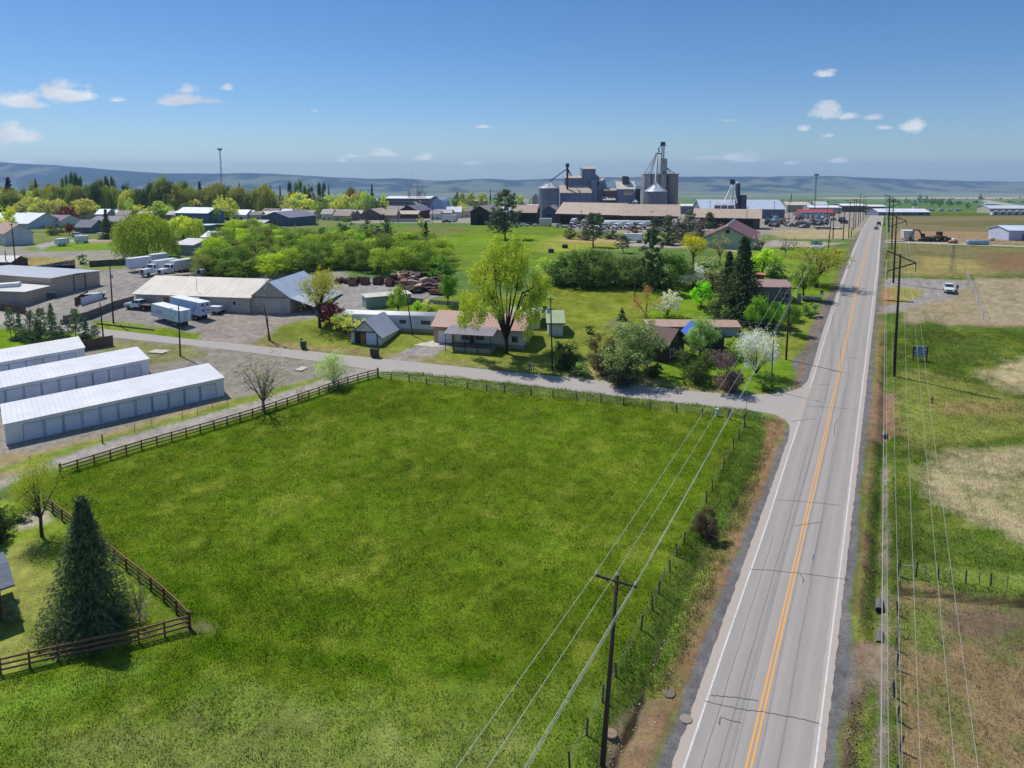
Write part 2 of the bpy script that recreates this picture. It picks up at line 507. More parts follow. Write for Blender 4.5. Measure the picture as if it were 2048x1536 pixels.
REG = [
 ([(-900, 420), (-900, 372), (500, 372), (900, 400), (3000, 400), (3000, 430)], lin(96, 118, 66), 60, 60, 0),
 ([(1370, 415), (1370, 404), (2900, 404), (2900, 420)], lin(84, 116, 62), 25, 20, 0),
 ([(1340, 404), (1340, 399), (2900, 399), (2900, 404)], lin(98, 118, 84), 60, 60, 0),
 ([(1370, 393.2), (1370, 391.6), (1570, 392.2), (1570, 393.6)], lin(190, 180, 140), 40, 30, .5),
 ([(1650, 398), (1650, 395), (2900, 392), (2900, 397)], lin(178, 168, 128), 60, 60, .5),
 ([(1800, 420), (1800, 408), (2048, 408), (2400, 425)], lin(86, 112, 56), 10, 10, 0),
 ([(1960, 401), (2048, 415), (2090, 415), (1975, 400)], lin(170, 165, 150), 5, 3, 1),
 ([(700, 398), (700, 391), (1060, 391), (1060, 398)], lin(92, 122, 66), 30, 30, 0),
 ([(640, 384), (740, 400), (700, 402), (620, 388)], lin(150, 150, 110), 5, 8, .3),
 ([(-300, 375), (-300, 362), (260, 366), (420, 378), (260, 380)], lin(104, 126, 72), 50, 50, 0),
 ([(-400, 520), (-400, 392), (700, 404), (860, 440), (560, 460), (420, 500)], lin(118, 128, 76), 5, 6, .25),
 ([(690, 446), (700, 412), (1130, 412), (1130, 448), (900, 446)], lin(150, 145, 132), 3, 3, 1),
 ([(1110, 462), (1110, 430), (1740, 424), (1740, 462), (1560, 470)], lin(146, 138, 130), 3, 3, 1),
 ([(1560, 478), (1540, 462), (1720, 455), (1708, 478)], lin(168, 152, 122), 3, 3, .7),
 ([(1500, 498), (1545, 480), (1690, 486), (1640, 494)], lin(160, 152, 142), 1, 1, 1),
 ([(560, 520), (520, 462), (880, 452), (1130, 452), (1190, 480), (1170, 530), (900, 545)], lin(102, 126, 46), 2, 4, 0),
 ([(780, 470), (820, 452), (960, 455), (900, 470), (790, 480)], lin(112, 120, 70), 3, 4, .2),
 ([(900, 520), (880, 480), (960, 468), (1090, 470), (1100, 500), (1010, 510)], lin(112, 140, 46), 3, 4, 0),
 ([(1070, 505), (1080, 478), (1150, 466), (1240, 480), (1240, 500)], lin(140, 146, 66), 3, 4, 0),
 ([(1120, 484), (1130, 478), (1250, 476), (1250, 486)], lin(176, 152, 112), 2, 3, .6),
 ([(1240, 492), (1260, 480), (1420, 484), (1400, 498)], lin(160, 156, 150), 1, 2, 1),
 ([(1500, 560), (1430, 510), (1540, 494), (1700, 496), (1668, 590), (1560, 640)], lin(112, 136, 50), 2, 3, 0),
 ([(-300, 660), (-300, 520), (240, 505), (380, 545), (690, 540), (690, 655), (600, 640), (470, 700), (330, 690), (220, 660)], lin(146, 142, 136), 1, 2, 1),
 ([(-300, 540), (-300, 500), (60, 492), (250, 500), (210, 522), (60, 530)], lin(150, 146, 134), 1, 2, .9),
 ([(40, 500), (130, 478), (245, 478), (250, 500), (100, 503)], lin(112, 140, 54), 1, 2, 0),
 ([(170, 480), (250, 477), (250, 484), (180, 487)], lin(170, 134, 104), 1, 2, .5),
 ([(40, 535), (60, 514), (150, 518), (160, 526), (90, 540)], lin(158, 142, 92), 1, 2, .4),
 ([(150, 540), (180, 523), (270, 516), (270, 532), (200, 542)], lin(120, 136, 66), 1, 2, 0),
 ([(-200, 520), (-200, 497), (235, 508), (225, 513), (60, 511)], lin(150, 145, 138), 1, 1, 1),
 ([(70, 490), (120, 480), (300, 476), (300, 481), (130, 484), (80, 500)], lin(158, 156, 154), 1, 1, 1),
 ([(620, 640), (660, 560), (900, 552), (900, 590), (780, 622), (700, 640)], lin(148, 144, 140), 1, 1.5, 1),
 ([(400, 625), (470, 620), (620, 640), (520, 690), (380, 690)], lin(148, 138, 130), 1, 2, 1),
 ([(185, 656), (190, 640), (300, 652), (400, 668), (400, 684), (300, 672)], lin(116, 138, 44), .6, .8, 0),
 ([(512, 690), (560, 652), (640, 632), (760, 640), (880, 600), (1300, 566), (1460, 600), (1640, 620), (1600, 760), (1500, 786), (1149, 754), (887, 729), (637, 703)], g_lawn, 1, 1, 0),
 ([(1080, 650), (1090, 572), (1270, 570), (1290, 586), (1210, 650)], lin(122, 132, 50), 1.5, 1, 0),
 ([(1290, 640), (1290, 575), (1420, 560), (1640, 580), (1600, 640)], lin(104, 132, 36), 1, 2, 0),
 ([(700, 650), (760, 612), (930, 590), (990, 620), (880, 650)], lin(116, 136, 46), 1, 1, 0),
 ([(640, 704), (700, 690), (860, 700), (1130, 720), (1200, 752), (1024, 742), (887, 728)], lin(132, 140, 64), 1, 2, .2),
 ([(1130, 740), (1180, 735), (1300, 756), (1420, 776), (1520, 786), (1399, 783), (1149, 755)], lin(150, 138, 92), .8, 1, .4),
 ([(1300, 700), (1340, 680), (1480, 720), (1600, 720), (1590, 770), (1500, 785), (1330, 765)], lin(98, 128, 34), 1, 1.5, 0),
 ([(766, 720), (840, 688), (905, 690), (850, 722), (820, 728)], lin(150, 144, 140), .4, .5, 1),
 ([(520, 680), (512, 694), (620, 700), (780, 712), (900, 728), (1010, 740), (1010, 735), (900, 722), (640, 690)], lin(150, 132, 96), .7, 1, .5),
 ([(-300, 960), (-300, 690), (60, 690), (215, 672), (300, 680), (512, 705), (690, 728), (755, 742), (560, 790), (300, 855), (100, 925)], lin(142, 137, 126), .6, .8, 1),
 ([(-60, 712), (-60, 650), (60, 662), (215, 676), (130, 692), (20, 706)], lin(106, 140, 34), .5, .5, 0),
 ([(225, 690), (230, 678), (380, 694), (420, 712), (300, 730), (180, 712)], lin(134, 134, 92), .8, 1, .3),
 ([(-300, 1010), (-300, 935), (60, 905), (190, 872), (460, 795), (470, 804), (200, 888), (90, 925), (20, 960)], lin(158, 140, 106), .5, .8, .5),
 ([(-60, 960), (60, 915), (200, 878), (470, 800), (690, 740), (700, 745), (480, 812), (250, 876), (90, 925)], lin(122, 136, 58), .4, .5, 0),
 ([(-60, 985), (75, 928), (250, 872), (512, 802), (640, 760), (700, 733), (762, 742), (640, 780), (512, 822), (250, 893), (110, 936), (-60, 1000)], lin(158, 152, 144), .35, .35, 1),
 ([(90, 960), (120, 940), (512, 826), (757, 752), (900, 756), (1149, 784), (1274, 800), (1470, 824), (1505, 835), (1470, 930), (1380, 1120), (1290, 1310), (1170, 1540), (1000, 1900), (-900, 1900), (-900, 1420), (10, 1350), (380, 1255), (240, 1130), (90, 1020)], g_grass, .4, .6, 0),
 ([(757, 752), (790, 742), (1024, 768), (1274, 798), (1500, 822), (1490, 835), (1274, 812), (1024, 784)], lin(114, 130, 60), .5, .7, .1),
 ([(-900, 1900), (-900, 1440), (100, 1420), (420, 1365), (800, 1375), (1180, 1360), (1230, 1400), (1150, 1600), (1000, 1900)], lin(108, 130, 44), 1.5, 2.5, .08),
 ([(-200, 1700), (0, 1520), (300, 1450), (520, 1420), (760, 1440), (1000, 1480), (900, 1700)], lin(122, 134, 68), 2.5, 4, .12),
 ([(-900, 1440), (-100, 1390), (60, 1370), (300, 1305), (300, 1345), (60, 1420)], lin(108, 136, 44), .8, 1, 0),
 ([(380, 1262), (400, 1240), (440, 1250), (430, 1275)], lin(118, 104, 88), .7, 1.2, .8),
 ([(-500, 1330), (-300, 1000), (60, 1000), (100, 1020), (250, 1140), (375, 1252), (200, 1290), (10, 1343)], lin(118, 138, 48), .3, .4, 0),
 ([(-60, 1330), (-60, 1120), (60, 1080), (110, 1180), (90, 1280), (10, 1335)], lin(146, 150, 78), 1, 1.5, .1),
 ([(30, 1030), (90, 1010), (110, 1040), (40, 1060)], lin(165, 158, 140), .5, .5, .8),
 ([(1505, 835), (1560, 850), (1560, 880), (1480, 1080), (1420, 1200), (1320, 1420), (1260, 1600), (1120, 1620), (1200, 1420), (1300, 1230), (1390, 1060), (1470, 910)], lin(98, 122, 46), .4, .6, 0),
 ([(1530, 840), (1572, 850), (1570, 890), (1500, 1085), (1440, 1215), (1360, 1410), (1310, 1410), (1380, 1270), (1470, 1060), (1530, 920)], lin(140, 118, 84), .5, .7, .4),
 ([(1548, 900), (1556, 900), (1500, 1090), (1420, 1290), (1352, 1420), (1335, 1420), (1400, 1270), (1480, 1080)], lin(134, 104, 80), .4, .5, .6),
 ([(1180, 1640), (1230, 1460), (1290, 1385), (1330, 1390), (1330, 1450), (1260, 1640)], lin(134, 118, 92), .5, .8, .7),
 ([(1690, 1900), (1705, 1200), (1735, 860), (1765, 560), (1775, 470), (1800, 425), (3200, 425), (3200, 1900)], lin(86, 104, 42), .5, .8, 0),
 ([(1776, 470), (1785, 433), (2900, 430), (2900, 480)], lin(124, 112, 86), 2, 4, .4),
 ([(1790, 446), (2000, 440), (2500, 440), (2500, 452), (1960, 456)], lin(108, 104, 76), 2, 6, .3),
 ([(1776, 480), (1800, 462), (2500, 468), (2500, 498), (1780, 484)], lin(150, 126, 100), 1, 2, .7),
 ([(1765, 482), (1780, 480), (2048, 491), (2500, 500), (2500, 505), (2048, 494), (1765, 485)], lin(166, 160, 150), .4, .5, 1),
 ([(1775, 552), (1790, 488), (2048, 496), (2600, 520), (2600, 556), (1960, 552)], lin(118, 112, 80), 1, 3, .25),
 ([(1800, 545), (1840, 512), (1960, 520), (2000, 545), (1880, 552)], lin(150, 138, 88), 3, 4, .4),
 ([(1960, 540), (1980, 505), (2600, 520), (2600, 556)], lin(128, 104, 80), 3, 4, .6),
 ([(1762, 600), (1770, 556), (1830, 556), (1920, 560), (1945, 560), (1960, 600), (1850, 612), (1800, 625), (1752, 626), (1752, 612), (1800, 606), (1810, 588), (1795, 572)], lin(146, 140, 134), .5, .8, 1),
 ([(1764, 605), (1770, 574), (1815, 574), (1850, 582), (1830, 600), (1790, 610)], lin(142, 134, 82), .5, .8, .3),
 ([(1760, 603), (1764, 580), (1785, 578), (1785, 606)], lin(166, 122, 88), .5, .8, .6),
 ([(1805, 650), (1810, 618), (1905, 598), (1955, 556), (2600, 558), (2600, 700), (2048, 652), (1900, 652), (1850, 640)], lin(152, 138, 112), 1, 1.5, .7),
 ([(1962, 640), (1942, 560), (2600, 570), (2600, 690), (2048, 650)], lin(160, 146, 122), .6, 1, .7),
 ([(2000, 736), (1960, 742), (1980, 765), (2048, 790), (2600, 830), (2600, 700), (2048, 715)], lin(168, 156, 120), 1.4, 2.2, .5),
 ([(1735, 862), (1745, 740), (1752, 640), (1764, 640), (1768, 740), (1765, 860)], lin(136, 122, 76), .6, 1, .4),
 ([(1736, 880), (1742, 778), (1795, 784), (1800, 850), (1830, 870), (1768, 880)], lin(138, 114, 92), .6, 1, .6),
 ([(1800, 900), (1800, 745), (1850, 740), (2048, 800), (2600, 860), (2600, 900), (2048, 870), (1900, 895)], lin(126, 132, 66), 1, 1.5, .1),
 ([(1860, 815), (1930, 800), (2048, 805), (2048, 830), (1900, 830)], lin(142, 130, 82), 1.5, 1.5, .4),
 ([(1835, 960), (1870, 915), (1960, 895), (2100, 880), (2700, 900), (2700, 1200), (2048, 1090), (1930, 1040), (1860, 1000)], lin(168, 156, 122), 1.3, 2.2, .5),
 ([(2000, 990), (2048, 940), (2300, 960), (2300, 1060), (2048, 1030)], lin(150, 146, 104), 1.5, 2, .3),
 ([(1790, 1130), (1800, 1118), (2048, 1150), (2700, 1240), (2700, 1290), (2048, 1190), (1800, 1165)], lin(112, 130, 56), .4, .6, .1),
 ([(1796, 1900), (1798, 1160), (2048, 1200), (2700, 1300), (2700, 1900)], lin(138, 120, 88), .5, .8, .6),
 ([(1850, 1215), (2048, 1205), (2400, 1240), (2400, 1330), (2048, 1290), (1900, 1290)], lin(112, 98, 80), 1.5, 2, .8),
 ([(1800, 1270), (1810, 1215), (1880, 1215), (1890, 1300), (1830, 1310)], lin(112, 122, 62), .8, 1.2, .2),
 ([(1792, 1178), (1800, 1186), (2048, 1212), (2400, 1252), (2400, 1244), (2048, 1200), (1810, 1176)], lin(60, 54, 44), .3, .3, .8),
 ([(1752, 1540), (1758, 1400), (1768, 900), (1776, 900), (1776, 1100), (1778, 1540), (1770, 1900), (1740, 1900)], lin(132, 122, 106), .3, .5, .9),
 ([(1700, 1420), (1712, 1290), (1735, 1280), (1790, 1300), (1780, 1360), (1740, 1370)], lin(140, 124, 106), .6, .8, .8),
 ([(1680, 1440), (1697, 1310), (1712, 1296), (1716, 1380), (1690, 1440)], lin(118, 116, 114), .3, .4, 1),
]
REGW = []
for P, c, so_, wd, kd in REG:
 Pw = W(P)
 REGW.append((Pw, c, so_, wd, kd, Pw.min(0) - wd - so_ - 2, Pw.max(0) + wd + so_ + 2))
def shoulder(X, Y):
 """lateral distance outside the pavement edge (m), negative on the road"""
 return np.maximum(ROADL(Y) - X, X - ROADR(Y))
def paint(X, Y):
 n = len(X)
 col = np.tile(np.array(lin(104, 122, 62)), (n, 1))
 kd = np.zeros(n)
 wn = fbm(X * 0.45, Y * 0.45, 3, 4) - 0.5
 wn2 = fbm(X * 0.02, Y * 0.02, 9, 4) - 0.5
 for Pw, c, s_, wd, k, lo, hi in REGW:
  b = (X > lo[0]) & (X < hi[0]) & (Y > lo[1]) & (Y < hi[1])
  if not b.any():
   continue
  i = np.nonzero(b)[0]
  sd = poly_sd(Pw, X[i], Y[i]) + (wn[i] if wd < 8 else wn2[i]) * 2.4 * wd
  a = np.clip(0.5 + sd / (2 * s_ + 1e-6), 0, 1)[:, None]
  col[i] = col[i] * (1 - a) + np.array(c) * a
  kd[i] = kd[i] * (1 - a[:, 0]) + k * a[:, 0]
 m = (Y < 320)
 sh = shoulder(X, Y) + wn * 0.7
 left = X < ROADL(Y)
 wdt = np.where(left, 1.15, 1.0) + (fbm(X * 0.08, Y * 0.08, 5, 2) - 0.5) * 0.9
 a = np.clip((wdt - sh) / 0.35, 0, 1) * m
 wide = (Y > 110) & (Y < 165) & left
 a = np.maximum(a, np.where(wide, np.clip((3.2 + 2.5 * (fbm(X * .1, Y * .1, 8, 2) - .5) - sh) / 0.8, 0, 1), 0))
 a = np.where((Y > 97) & (Y < 107) & left, a * 0.6, a)
 gc = np.array(lin(112, 110, 110))
 col = col * (1 - a[:, None]) + gc * a[:, None]
 kd = kd * (1 - a) + a
 lw = np.where(left & (Y < 105), 1.0, 0.0)
 b = np.clip(1.25 - np.abs(sh - wdt - 0.6 - .5 * lw) / (0.7 + .6 * lw), 0, 1) * (0.35 + .2 * lw + 1.1 * (fbm(X * 0.12, Y * 0.12, 21, 3) - .3)).clip(0, 1) * m
 col = col * (1 - b[:, None]) + np.array(lin(136, 110, 86)) * b[:, None]
 i = np.nonzero((Y > 20) & (Y < 125) & (X > 0) & (X < 60))[0]
 if len(i):
  d = seg_dist(DITCH[0], X[i], Y[i]) + (fbm(X[i] * .5, Y[i] * .5, 77, 3) - .5) * .7
  a = np.clip(1.4 - np.abs(d) / .3, 0, 1) * np.clip((vnoise(X[i] * .16, Y[i] * .16, 19) - .3) * 5, 0, 1)
  col[i] = col[i] * (1 - a[:, None]) + np.array(lin(58, 50, 40)) * a[:, None]
  kd[i] = kd[i] * (1 - a) + .95 * a
 return col, kd
def seg_dist(P, X, Y):
 d = np.full(X.shape, 1e9)
 for i in range(len(P) - 1):
  (x0, y0), (x1, y1) = P[i], P[i + 1]
  L2 = (x1 - x0)**2 + (y1 - y0)**2
  t = np.clip(((X - x0) * (x1 - x0) + (Y - y0) * (y1 - y0)) / L2, 0, 1)
  d = np.minimum(d, np.hypot(X - x0 - t * (x1 - x0), Y - y0 - t * (y1 - y0)))
 return d
TRAILS = [(W(p), w_, s_) for p, w_, s_ in (([(960, 1180), (1080, 1110), (1180, 1010), (1240, 950)], .5, .3), ([(985, 1195), (1105, 1122), (1200, 1022), (1262, 958)], .5, .3), ([(640, 1180), (760, 1140), (930, 1140), (1090, 1190), (1200, 1290)], .35, .22), ([(420, 1120), (640, 1000), (880, 930), (1160, 905)], .4, .2), ([(1290, 880), (1240, 1000), (1150, 1130), (1080, 1300)], .35, .2),
 ([(790, 790), (700, 850), (520, 930), (330, 1010)], .5, .25), ([(860, 1330), (900, 1250), (985, 1170)], .4, .25))]
BANDS = [(W(p), w_, s_) for p, w_, s_ in (([(430, 1285), (640, 1320), (860, 1345), (1060, 1330), (1215, 1335)], 1.1, .8), ([(150, 970), (330, 905), (520, 850), (740, 770)], .8, .5), ([(330, 1150), (420, 1230), (430, 1330)], 1.2, .5), ([(700, 1010), (760, 960), (900, 930)], 1.4, .35), ([(560, 1190), (700, 1230), (820, 1240)], 1.6, .4))]
def paint_var(X, Y, col, kd):
 i = np.nonzero((Y > 30) & (Y < 125) & (X > -80) & (X < 40))[0]
 if len(i):
  x, y = X[i], Y[i]
  wob = (fbm(x * .4, y * .4, 121, 3) - .5)
  for P, w_, s_ in TRAILS:
   a = (np.clip(1 - np.abs(seg_dist(P, x, y) + wob * 1.0) / w_, 0, 1) * s_ * (1 - kd[i]))[:, None]
   col[i] = col[i] * (1 - a) + np.array(lin(138, 150, 54)) * a
  for P, w_, s_ in BANDS:
   a = (np.clip(1.3 - (seg_dist(P, x, y) + wob * 3) / w_, 0, 1) * s_ * (1 - kd[i]))[:, None]
   col[i] = col[i] * (1 - a) + np.array(lin(68, 100, 10)) * a
 """real colour variation of the sward: lusher, yellower and bare patches"""
 near = np.clip(1.3 - Y / 500.0, 0.25, 1)
 a = fbm(X * 0.11, Y * 0.11, 31, 4) - 0.5
 b = fbm(X * 0.6, Y * 0.6, 37, 4) - 0.5
 c = fbm(X * 1.9, Y * 1.9, 41, 3) - 0.5
 gr = np.clip(1 - kd * 1.6, 0, 1)
 v = 1 + near * (a * 0.75 + b * 0.55 + c * 0.3) * gr + near * (1 - gr) * (a * 0.3 + b * 0.35 + c * 0.45)
 col = col * np.clip(v, 0.4, 1.8)[:, None]
 dry = np.clip((fbm(X * 0.35, Y * 0.35, 51, 4) - 0.56) * 5, 0, 1) * gr * near * 0.45
 col = col * (1 - dry[:, None]) + np.array(lin(140, 148, 58)) * dry[:, None]
 lush = np.clip((fbm(X * 0.28, Y * 0.28, 61, 4) - 0.58) * 6, 0, 1) * gr * near * 0.5
 col = col * (1 - lush[:, None]) + np.array(lin(72, 106, 12)) * lush[:, None]
 wd = np.clip((fbm(X * 0.5, Y * 0.5, 71, 4) - 0.55) * 6, 0, 1) * np.clip(kd * 2, 0, 1) * (1 - np.clip((kd - .85) * 7, 0, 1)) * 0.45
 col = col * (1 - wd[:, None]) + np.array(lin(96, 116, 48)) * wd[:, None]
 return col
DITCH = [W([(1535, 860), (1510, 935), (1480, 985), (1440, 1060), (1412, 1090), (1390, 1150), (1365, 1195), (1335, 1260), (1310, 1310), (1290, 1370), (1265, 1440), (1225, 1520), (1180, 1640)]),
   W([(1776, 700), (1768, 900), (1762, 1000), (1757, 1090), (1752, 1200), (1748, 1270)]), W([(1728, 1400), (1718, 1460), (1712, 1536), (1690, 1700)]),
   W([(1800, 1182), (1900, 1195), (2048, 1210)])]
def relief(X, Y):
 """ditches cut below the even slope"""
 h = np.zeros(len(X))
 i = np.nonzero((Y < 140) & (Y > 0))[0]
 x, y = X[i], Y[i]
 wob = (fbm(x * 0.5, y * 0.5, 77, 3) - .5) * 1.2
 for k, D in enumerate(DITCH):
  d = np.abs(seg_dist(D, x, y) + wob * (0.6 if k != 3 else .2))
  wid, dep = ((1.5, .55), (1.1, .6), (1.1, .6), (.7, .45))[k]
  h[i] -= dep * np.clip(1 - d / wid, 0, 1)**1.3 * (0.6 + 0.8 * vnoise(x * .3, y * .3, 5))
 sh = np.clip((shoulder(X, Y) - 0.6) / 1.0, 0, 1)
 return h * sh - 0.004
us = np.concatenate([[-6, -3.5, -2.2, -1.6, -1.3], np.arange(-1.1, 1.1001, 0.0034), [1.3, 1.6, 2.2, 3.5, 6]])
yrow = YK[(YK > 14)]
yrow = np.concatenate([[-400, -100, -40, 0, 8, ], yrow])
yrow = yrow[yrow < 15000]
U, V = np.meshgrid(us, yrow)
XS = U * np.maximum(V, 24.0)
XS = np.where(V < 14, U * 60, XS)
gx, gy = XS.ravel(), V.ravel()
col, kd = paint(gx, gy)
col = paint_var(gx, gy, col, kd)
gzv = gz(gy) + relief(gx, gy)
nr, nc = len(yrow), len(us)
idx = np.arange(nr * nc).reshape(nr, nc)
quads = np.stack([idx[:-1, :-1], idx[:-1, 1:], idx[1:, 1:], idx[1:, :-1]], -1).reshape(-1, 4)
mg, q, b = principled('ground')
at = q.n('ShaderNodeAttribute', attribute_name='gcol')
ak = q.n('ShaderNodeAttribute', attribute_name='grit')
geo = q.n('ShaderNodeNewGeometry')
pos = geo.outputs['Position']
f1 = q.noise(pos, 0.9, 5, 0.6)
f2 = q.noise(pos, 5.0, 5, 0.7)
f3 = q.noise(pos, 16.0, 3, 0.7)
v1 = q.ramp(f1, 0.28, 0.72, 0.78, 1.22)
v2 = q.ramp(f2, 0.28, 0.72, 0.68, 1.34)
v3 = q.ramp(f3, 0.3, 0.7, 0.8, 1.2)
vv = q.m('MULTIPLY', q.m('MULTIPLY', v1, v2), v3)
cmb = q.n('ShaderNodeCombineColor')
for i_ in range(3):
 q.l(vv, cmb.inputs[i_])
cbase = q.mix(1.0, at.outputs['Color'], cmb.outputs[0], 'MULTIPLY')
yel = q.noise(pos, 1.7, 4, 0.6)
cy = q.mix(1.0, cbase, (1.14, 1.05, 0.9), 'MULTIPLY')
cbase = q.mix(q.ramp(yel, 0.4, 0.68), cbase, cy)
q.l(cbase, b.inputs['Base Color'])
b.inputs['Roughness'].default_value = 0.95
b.inputs['Specular IOR Level'].default_value = 0.0
bump(q, b, q.m('ADD', q.m('MULTIPLY', f2, 0.7), q.m('MULTIPLY', f3, 0.4)), 0.55, 0.16)
ground = mesh_np('ground', np.stack([gx, gy, gzv], 1), quads.ravel(), np.full(len(quads), 4), mg, cols=col, attrs={'grit': kd}, smooth=True)
tag(ground, kind='structure')
# roads and markings: sheets that follow the same slope
def strip(name, fl, fr, y0, y1, m, lift, dash=None):
 ys = np.unique(np.concatenate([[y0, y1], YK[(YK > y0) & (YK < y1)]]))
 vs, fs, uv = [], [], []
 for y in ys:
  for k, f in ((0, fl), (1, fr)):
   vs.append((float(f(y)), y, float(gz(y)) + lift))
   uv.append((k, y * 1.13))
 for i in range(len(ys) - 1):
  fs.append((2 * i, 2 * i + 1, 2 * i + 3, 2 * i + 2))
 me = bpy.data.meshes.new(name)
 me.from_pydata(vs, [], fs)
 ul = me.uv_layers.new(name='UVMap')
 for lp in me.loops:
  ul.data[lp.index].uv = uv[lp.vertex_index]
 me.materials.append(m)
 o = bpy.data.objects.new(name, me)
 COL.objects.link(o)
 return tag(o, kind='structure')
def sheet(name, cells, m, lift):
 """cells: world quads/polygons; cut along the slope's breaks so that they lie on it"""
 bm = bmesh.new()
 for P in cells:
  bm.faces.new([bm.verts.new((p[0], p[1], 0)) for p in P])
 bmesh.ops.remove_doubles(bm, verts=bm.verts, dist=0.001)
 ylo = min(v.co.y for v in bm.verts)
 yhi = max(v.co.y for v in bm.verts)
 for y in YK[(YK > ylo) & (YK < yhi)]:
  bmesh.ops.bisect_plane(bm, geom=bm.verts[:] + bm.edges[:] + bm.faces[:], plane_co=(0, y, 0), plane_no=(0, 1, 0))
 for v in bm.verts:
  v.co.z = float(gz(v.co.y)) + lift
 bmesh.ops.recalc_face_normals(bm, faces=bm.faces)
 me = bpy.data.meshes.new(name)
 bm.to_mesh(me)
 bm.free()
 if sum(p.normal.z for p in me.polygons) < 0:
  me.flip_normals()
 me.materials.append(m)
 o = bpy.data.objects.new(name, me)
 COL.objects.link(o)
 return tag(o, kind='structure')
def asphalt(name, lane, shd=None):
 m, q, b = principled(name)
 geo = q.n('ShaderNodeNewGeometry')
 pos = geo.outputs['Position']
 f = q.noise(pos, 14, 4, 0.7)
 g2 = q.noise(pos, 0.5, 4, 0.6)
 base = q.mix(q.ramp(f, 0.3, 0.7), tuple(c * .86 for c in lane), tuple(c * 1.12 for c in lane))
 base = q.mix(q.ramp(g2, 0.3, 0.7, 0, .25), base, tuple(c * .78 for c in lane))
 if shd:
  uvn = q.n('ShaderNodeUVMap')
  sp = q.n('ShaderNodeSeparateXYZ')
  q.l(uvn.outputs[0], sp.inputs[0])
  u = sp.outputs[0]
  st = q.n('ShaderNodeMapping')
  st.inputs['Scale'].default_value = (14, 0.05, 1)
  q.l(uvn.outputs[0], st.inputs[0])
  sn = q.noise(st.outputs[0], 2.0, 3, 0.6)
  base = q.mix(q.ramp(sn, 0.35, 0.7, 0, .35), base, tuple(c * .74 for c in lane))
  for c0 in (0.21, 0.41, 0.59, 0.8):
   d = q.m('ABSOLUTE', q.m('SUBTRACT', u, c0))
   base = q.mix(q.ramp(d, 0.0, 0.045, 0.3, 0.0), base, tuple(c * 1.22 for c in lane))
  for c0 in (0.31, 0.7):
   d = q.m('ABSOLUTE', q.m('SUBTRACT', u, c0))
   base = q.mix(q.ramp(d, 0.0, 0.05, 0.28, 0.0), base, tuple(c * .72 for c in lane))
  jag = q.m('MULTIPLY', q.m('SUBTRACT', q.noise(pos, 2.2, 3), 0.5), 0.02)
  e = q.m('ADD', q.m('ABSOLUTE', q.m('SUBTRACT', u, 0.5)), jag)
  base = q.mix(q.ramp(e, 0.405, 0.412), base, q.mix(q.ramp(f, 0.3, 0.7), tuple(c * .85 for c in shd), tuple(c * 1.15 for c in shd)))
 q.l(base, b.inputs['Base Color'])
 b.inputs['Roughness'].default_value = 0.9
 b.inputs['Specular IOR Level'].default_value = 0.25
 bump(q, b, f, 0.35, 0.02)
 return m
A_MAIN = asphalt('asphalt_main', lin(163, 155, 146), lin(176, 163, 150))
A_SIDE = asphalt('asphalt_side', lin(172, 164, 154))
_jag = lambda y, s: 0.16 * (float(vnoise(np.array([y * 2.1]), np.array([s * 7.0]), 3)[0]) - .5) * (1 if y < 120 else 0)
YEND = min(WL[-1][1], WR[-1][1])
road = strip('road', lambda y: ROADL(y) + _jag(y, 1), lambda y: ROADR(y) + _jag(y, 2), -60, YEND, A_MAIN, 0.02)
cells = []
SLx, SUx = SL[:, 0], SU[:, 0]
for i in range(len(SL) - 1):
 pass
def resample(P, n):
 s = np.concatenate([[0], np.cumsum(np.hypot(*np.diff(P, axis=0).T))])
 t = np.linspace(0, s[-1], n)
 return np.stack([np.interp(t, s, P[:, 0]), np.interp(t, s, P[:, 1])], 1)
n_ = 80
a_, b_ = resample(SU, n_), resample(SL, n_)
side = sheet('side_road', [[a_[i], a_[i + 1], b_[i + 1], b_[i]] for i in range(n_ - 1)], A_SIDE, 0.012)
mouth = W([(1626, 741), (1616, 760), (1580, 840), (1574, 890), (1640, 890), (1690, 741)])
PW = mat('plain', lin(222, 220, 214), 0.7)
def paint_mat(name, c):
 m, q, b = principled(name)
 geo = q.n('ShaderNodeNewGeometry')
 f = q.noise(geo.outputs['Position'], 6, 4, 0.7)
 f0 = q.noise(geo.outputs['Position'], 0.4, 3)
 q.l(q.mix(q.ramp(q.m('ADD', f, q.m('MULTIPLY', f0, .3)), 0.6, 0.85, 0, .75), c, lin(160, 155, 148)), b.inputs['Base Color'])
 b.inputs['Roughness'].default_value = 0.75
 return m
PWH, PYL = paint_mat('white_road_paint', lin(214, 210, 204)), paint_mat('yellow_road_paint', lin(230, 164, 72))
def fit(pts):
 P = W(pts)
 P = P[np.argsort(P[:, 1])]
 d = (P[2] - P[0]) / (P[2][1] - P[0][1])
 P = np.vstack([[P[0] + d * (-60 - P[0][1])], P])
 return lambda y: float(np.interp(y, P[:, 1], P[:, 0]))
wl = fit([(1367.4, 1536), (1447.1, 1300), (1536, 1041), (1573.4, 920), (1631.4, 740), (1655.2, 660), (1693.9, 540), (1697.6, 530), (1717.9, 480)])
wr = fit([(1629.7, 1536), (1659.6, 1300), (1687, 1085), (1706.4, 920), (1728.9, 740), (1738.2, 660), (1753.4, 540), (1755.2, 530), (1760, 480)])
yl = fit([(1496.9, 1536), (1552.2, 1300), (1604, 1075), (1639.6, 920), (1678.9, 740), (1696.6, 660), (1723, 540), (1726.1, 530), (1737.4, 480), (1743, 464)])
YI0, YI1 = G(1598, 842)[1], G(1618, 776)[1]
YW = G(1720, 475)[1]
LM = 0.028
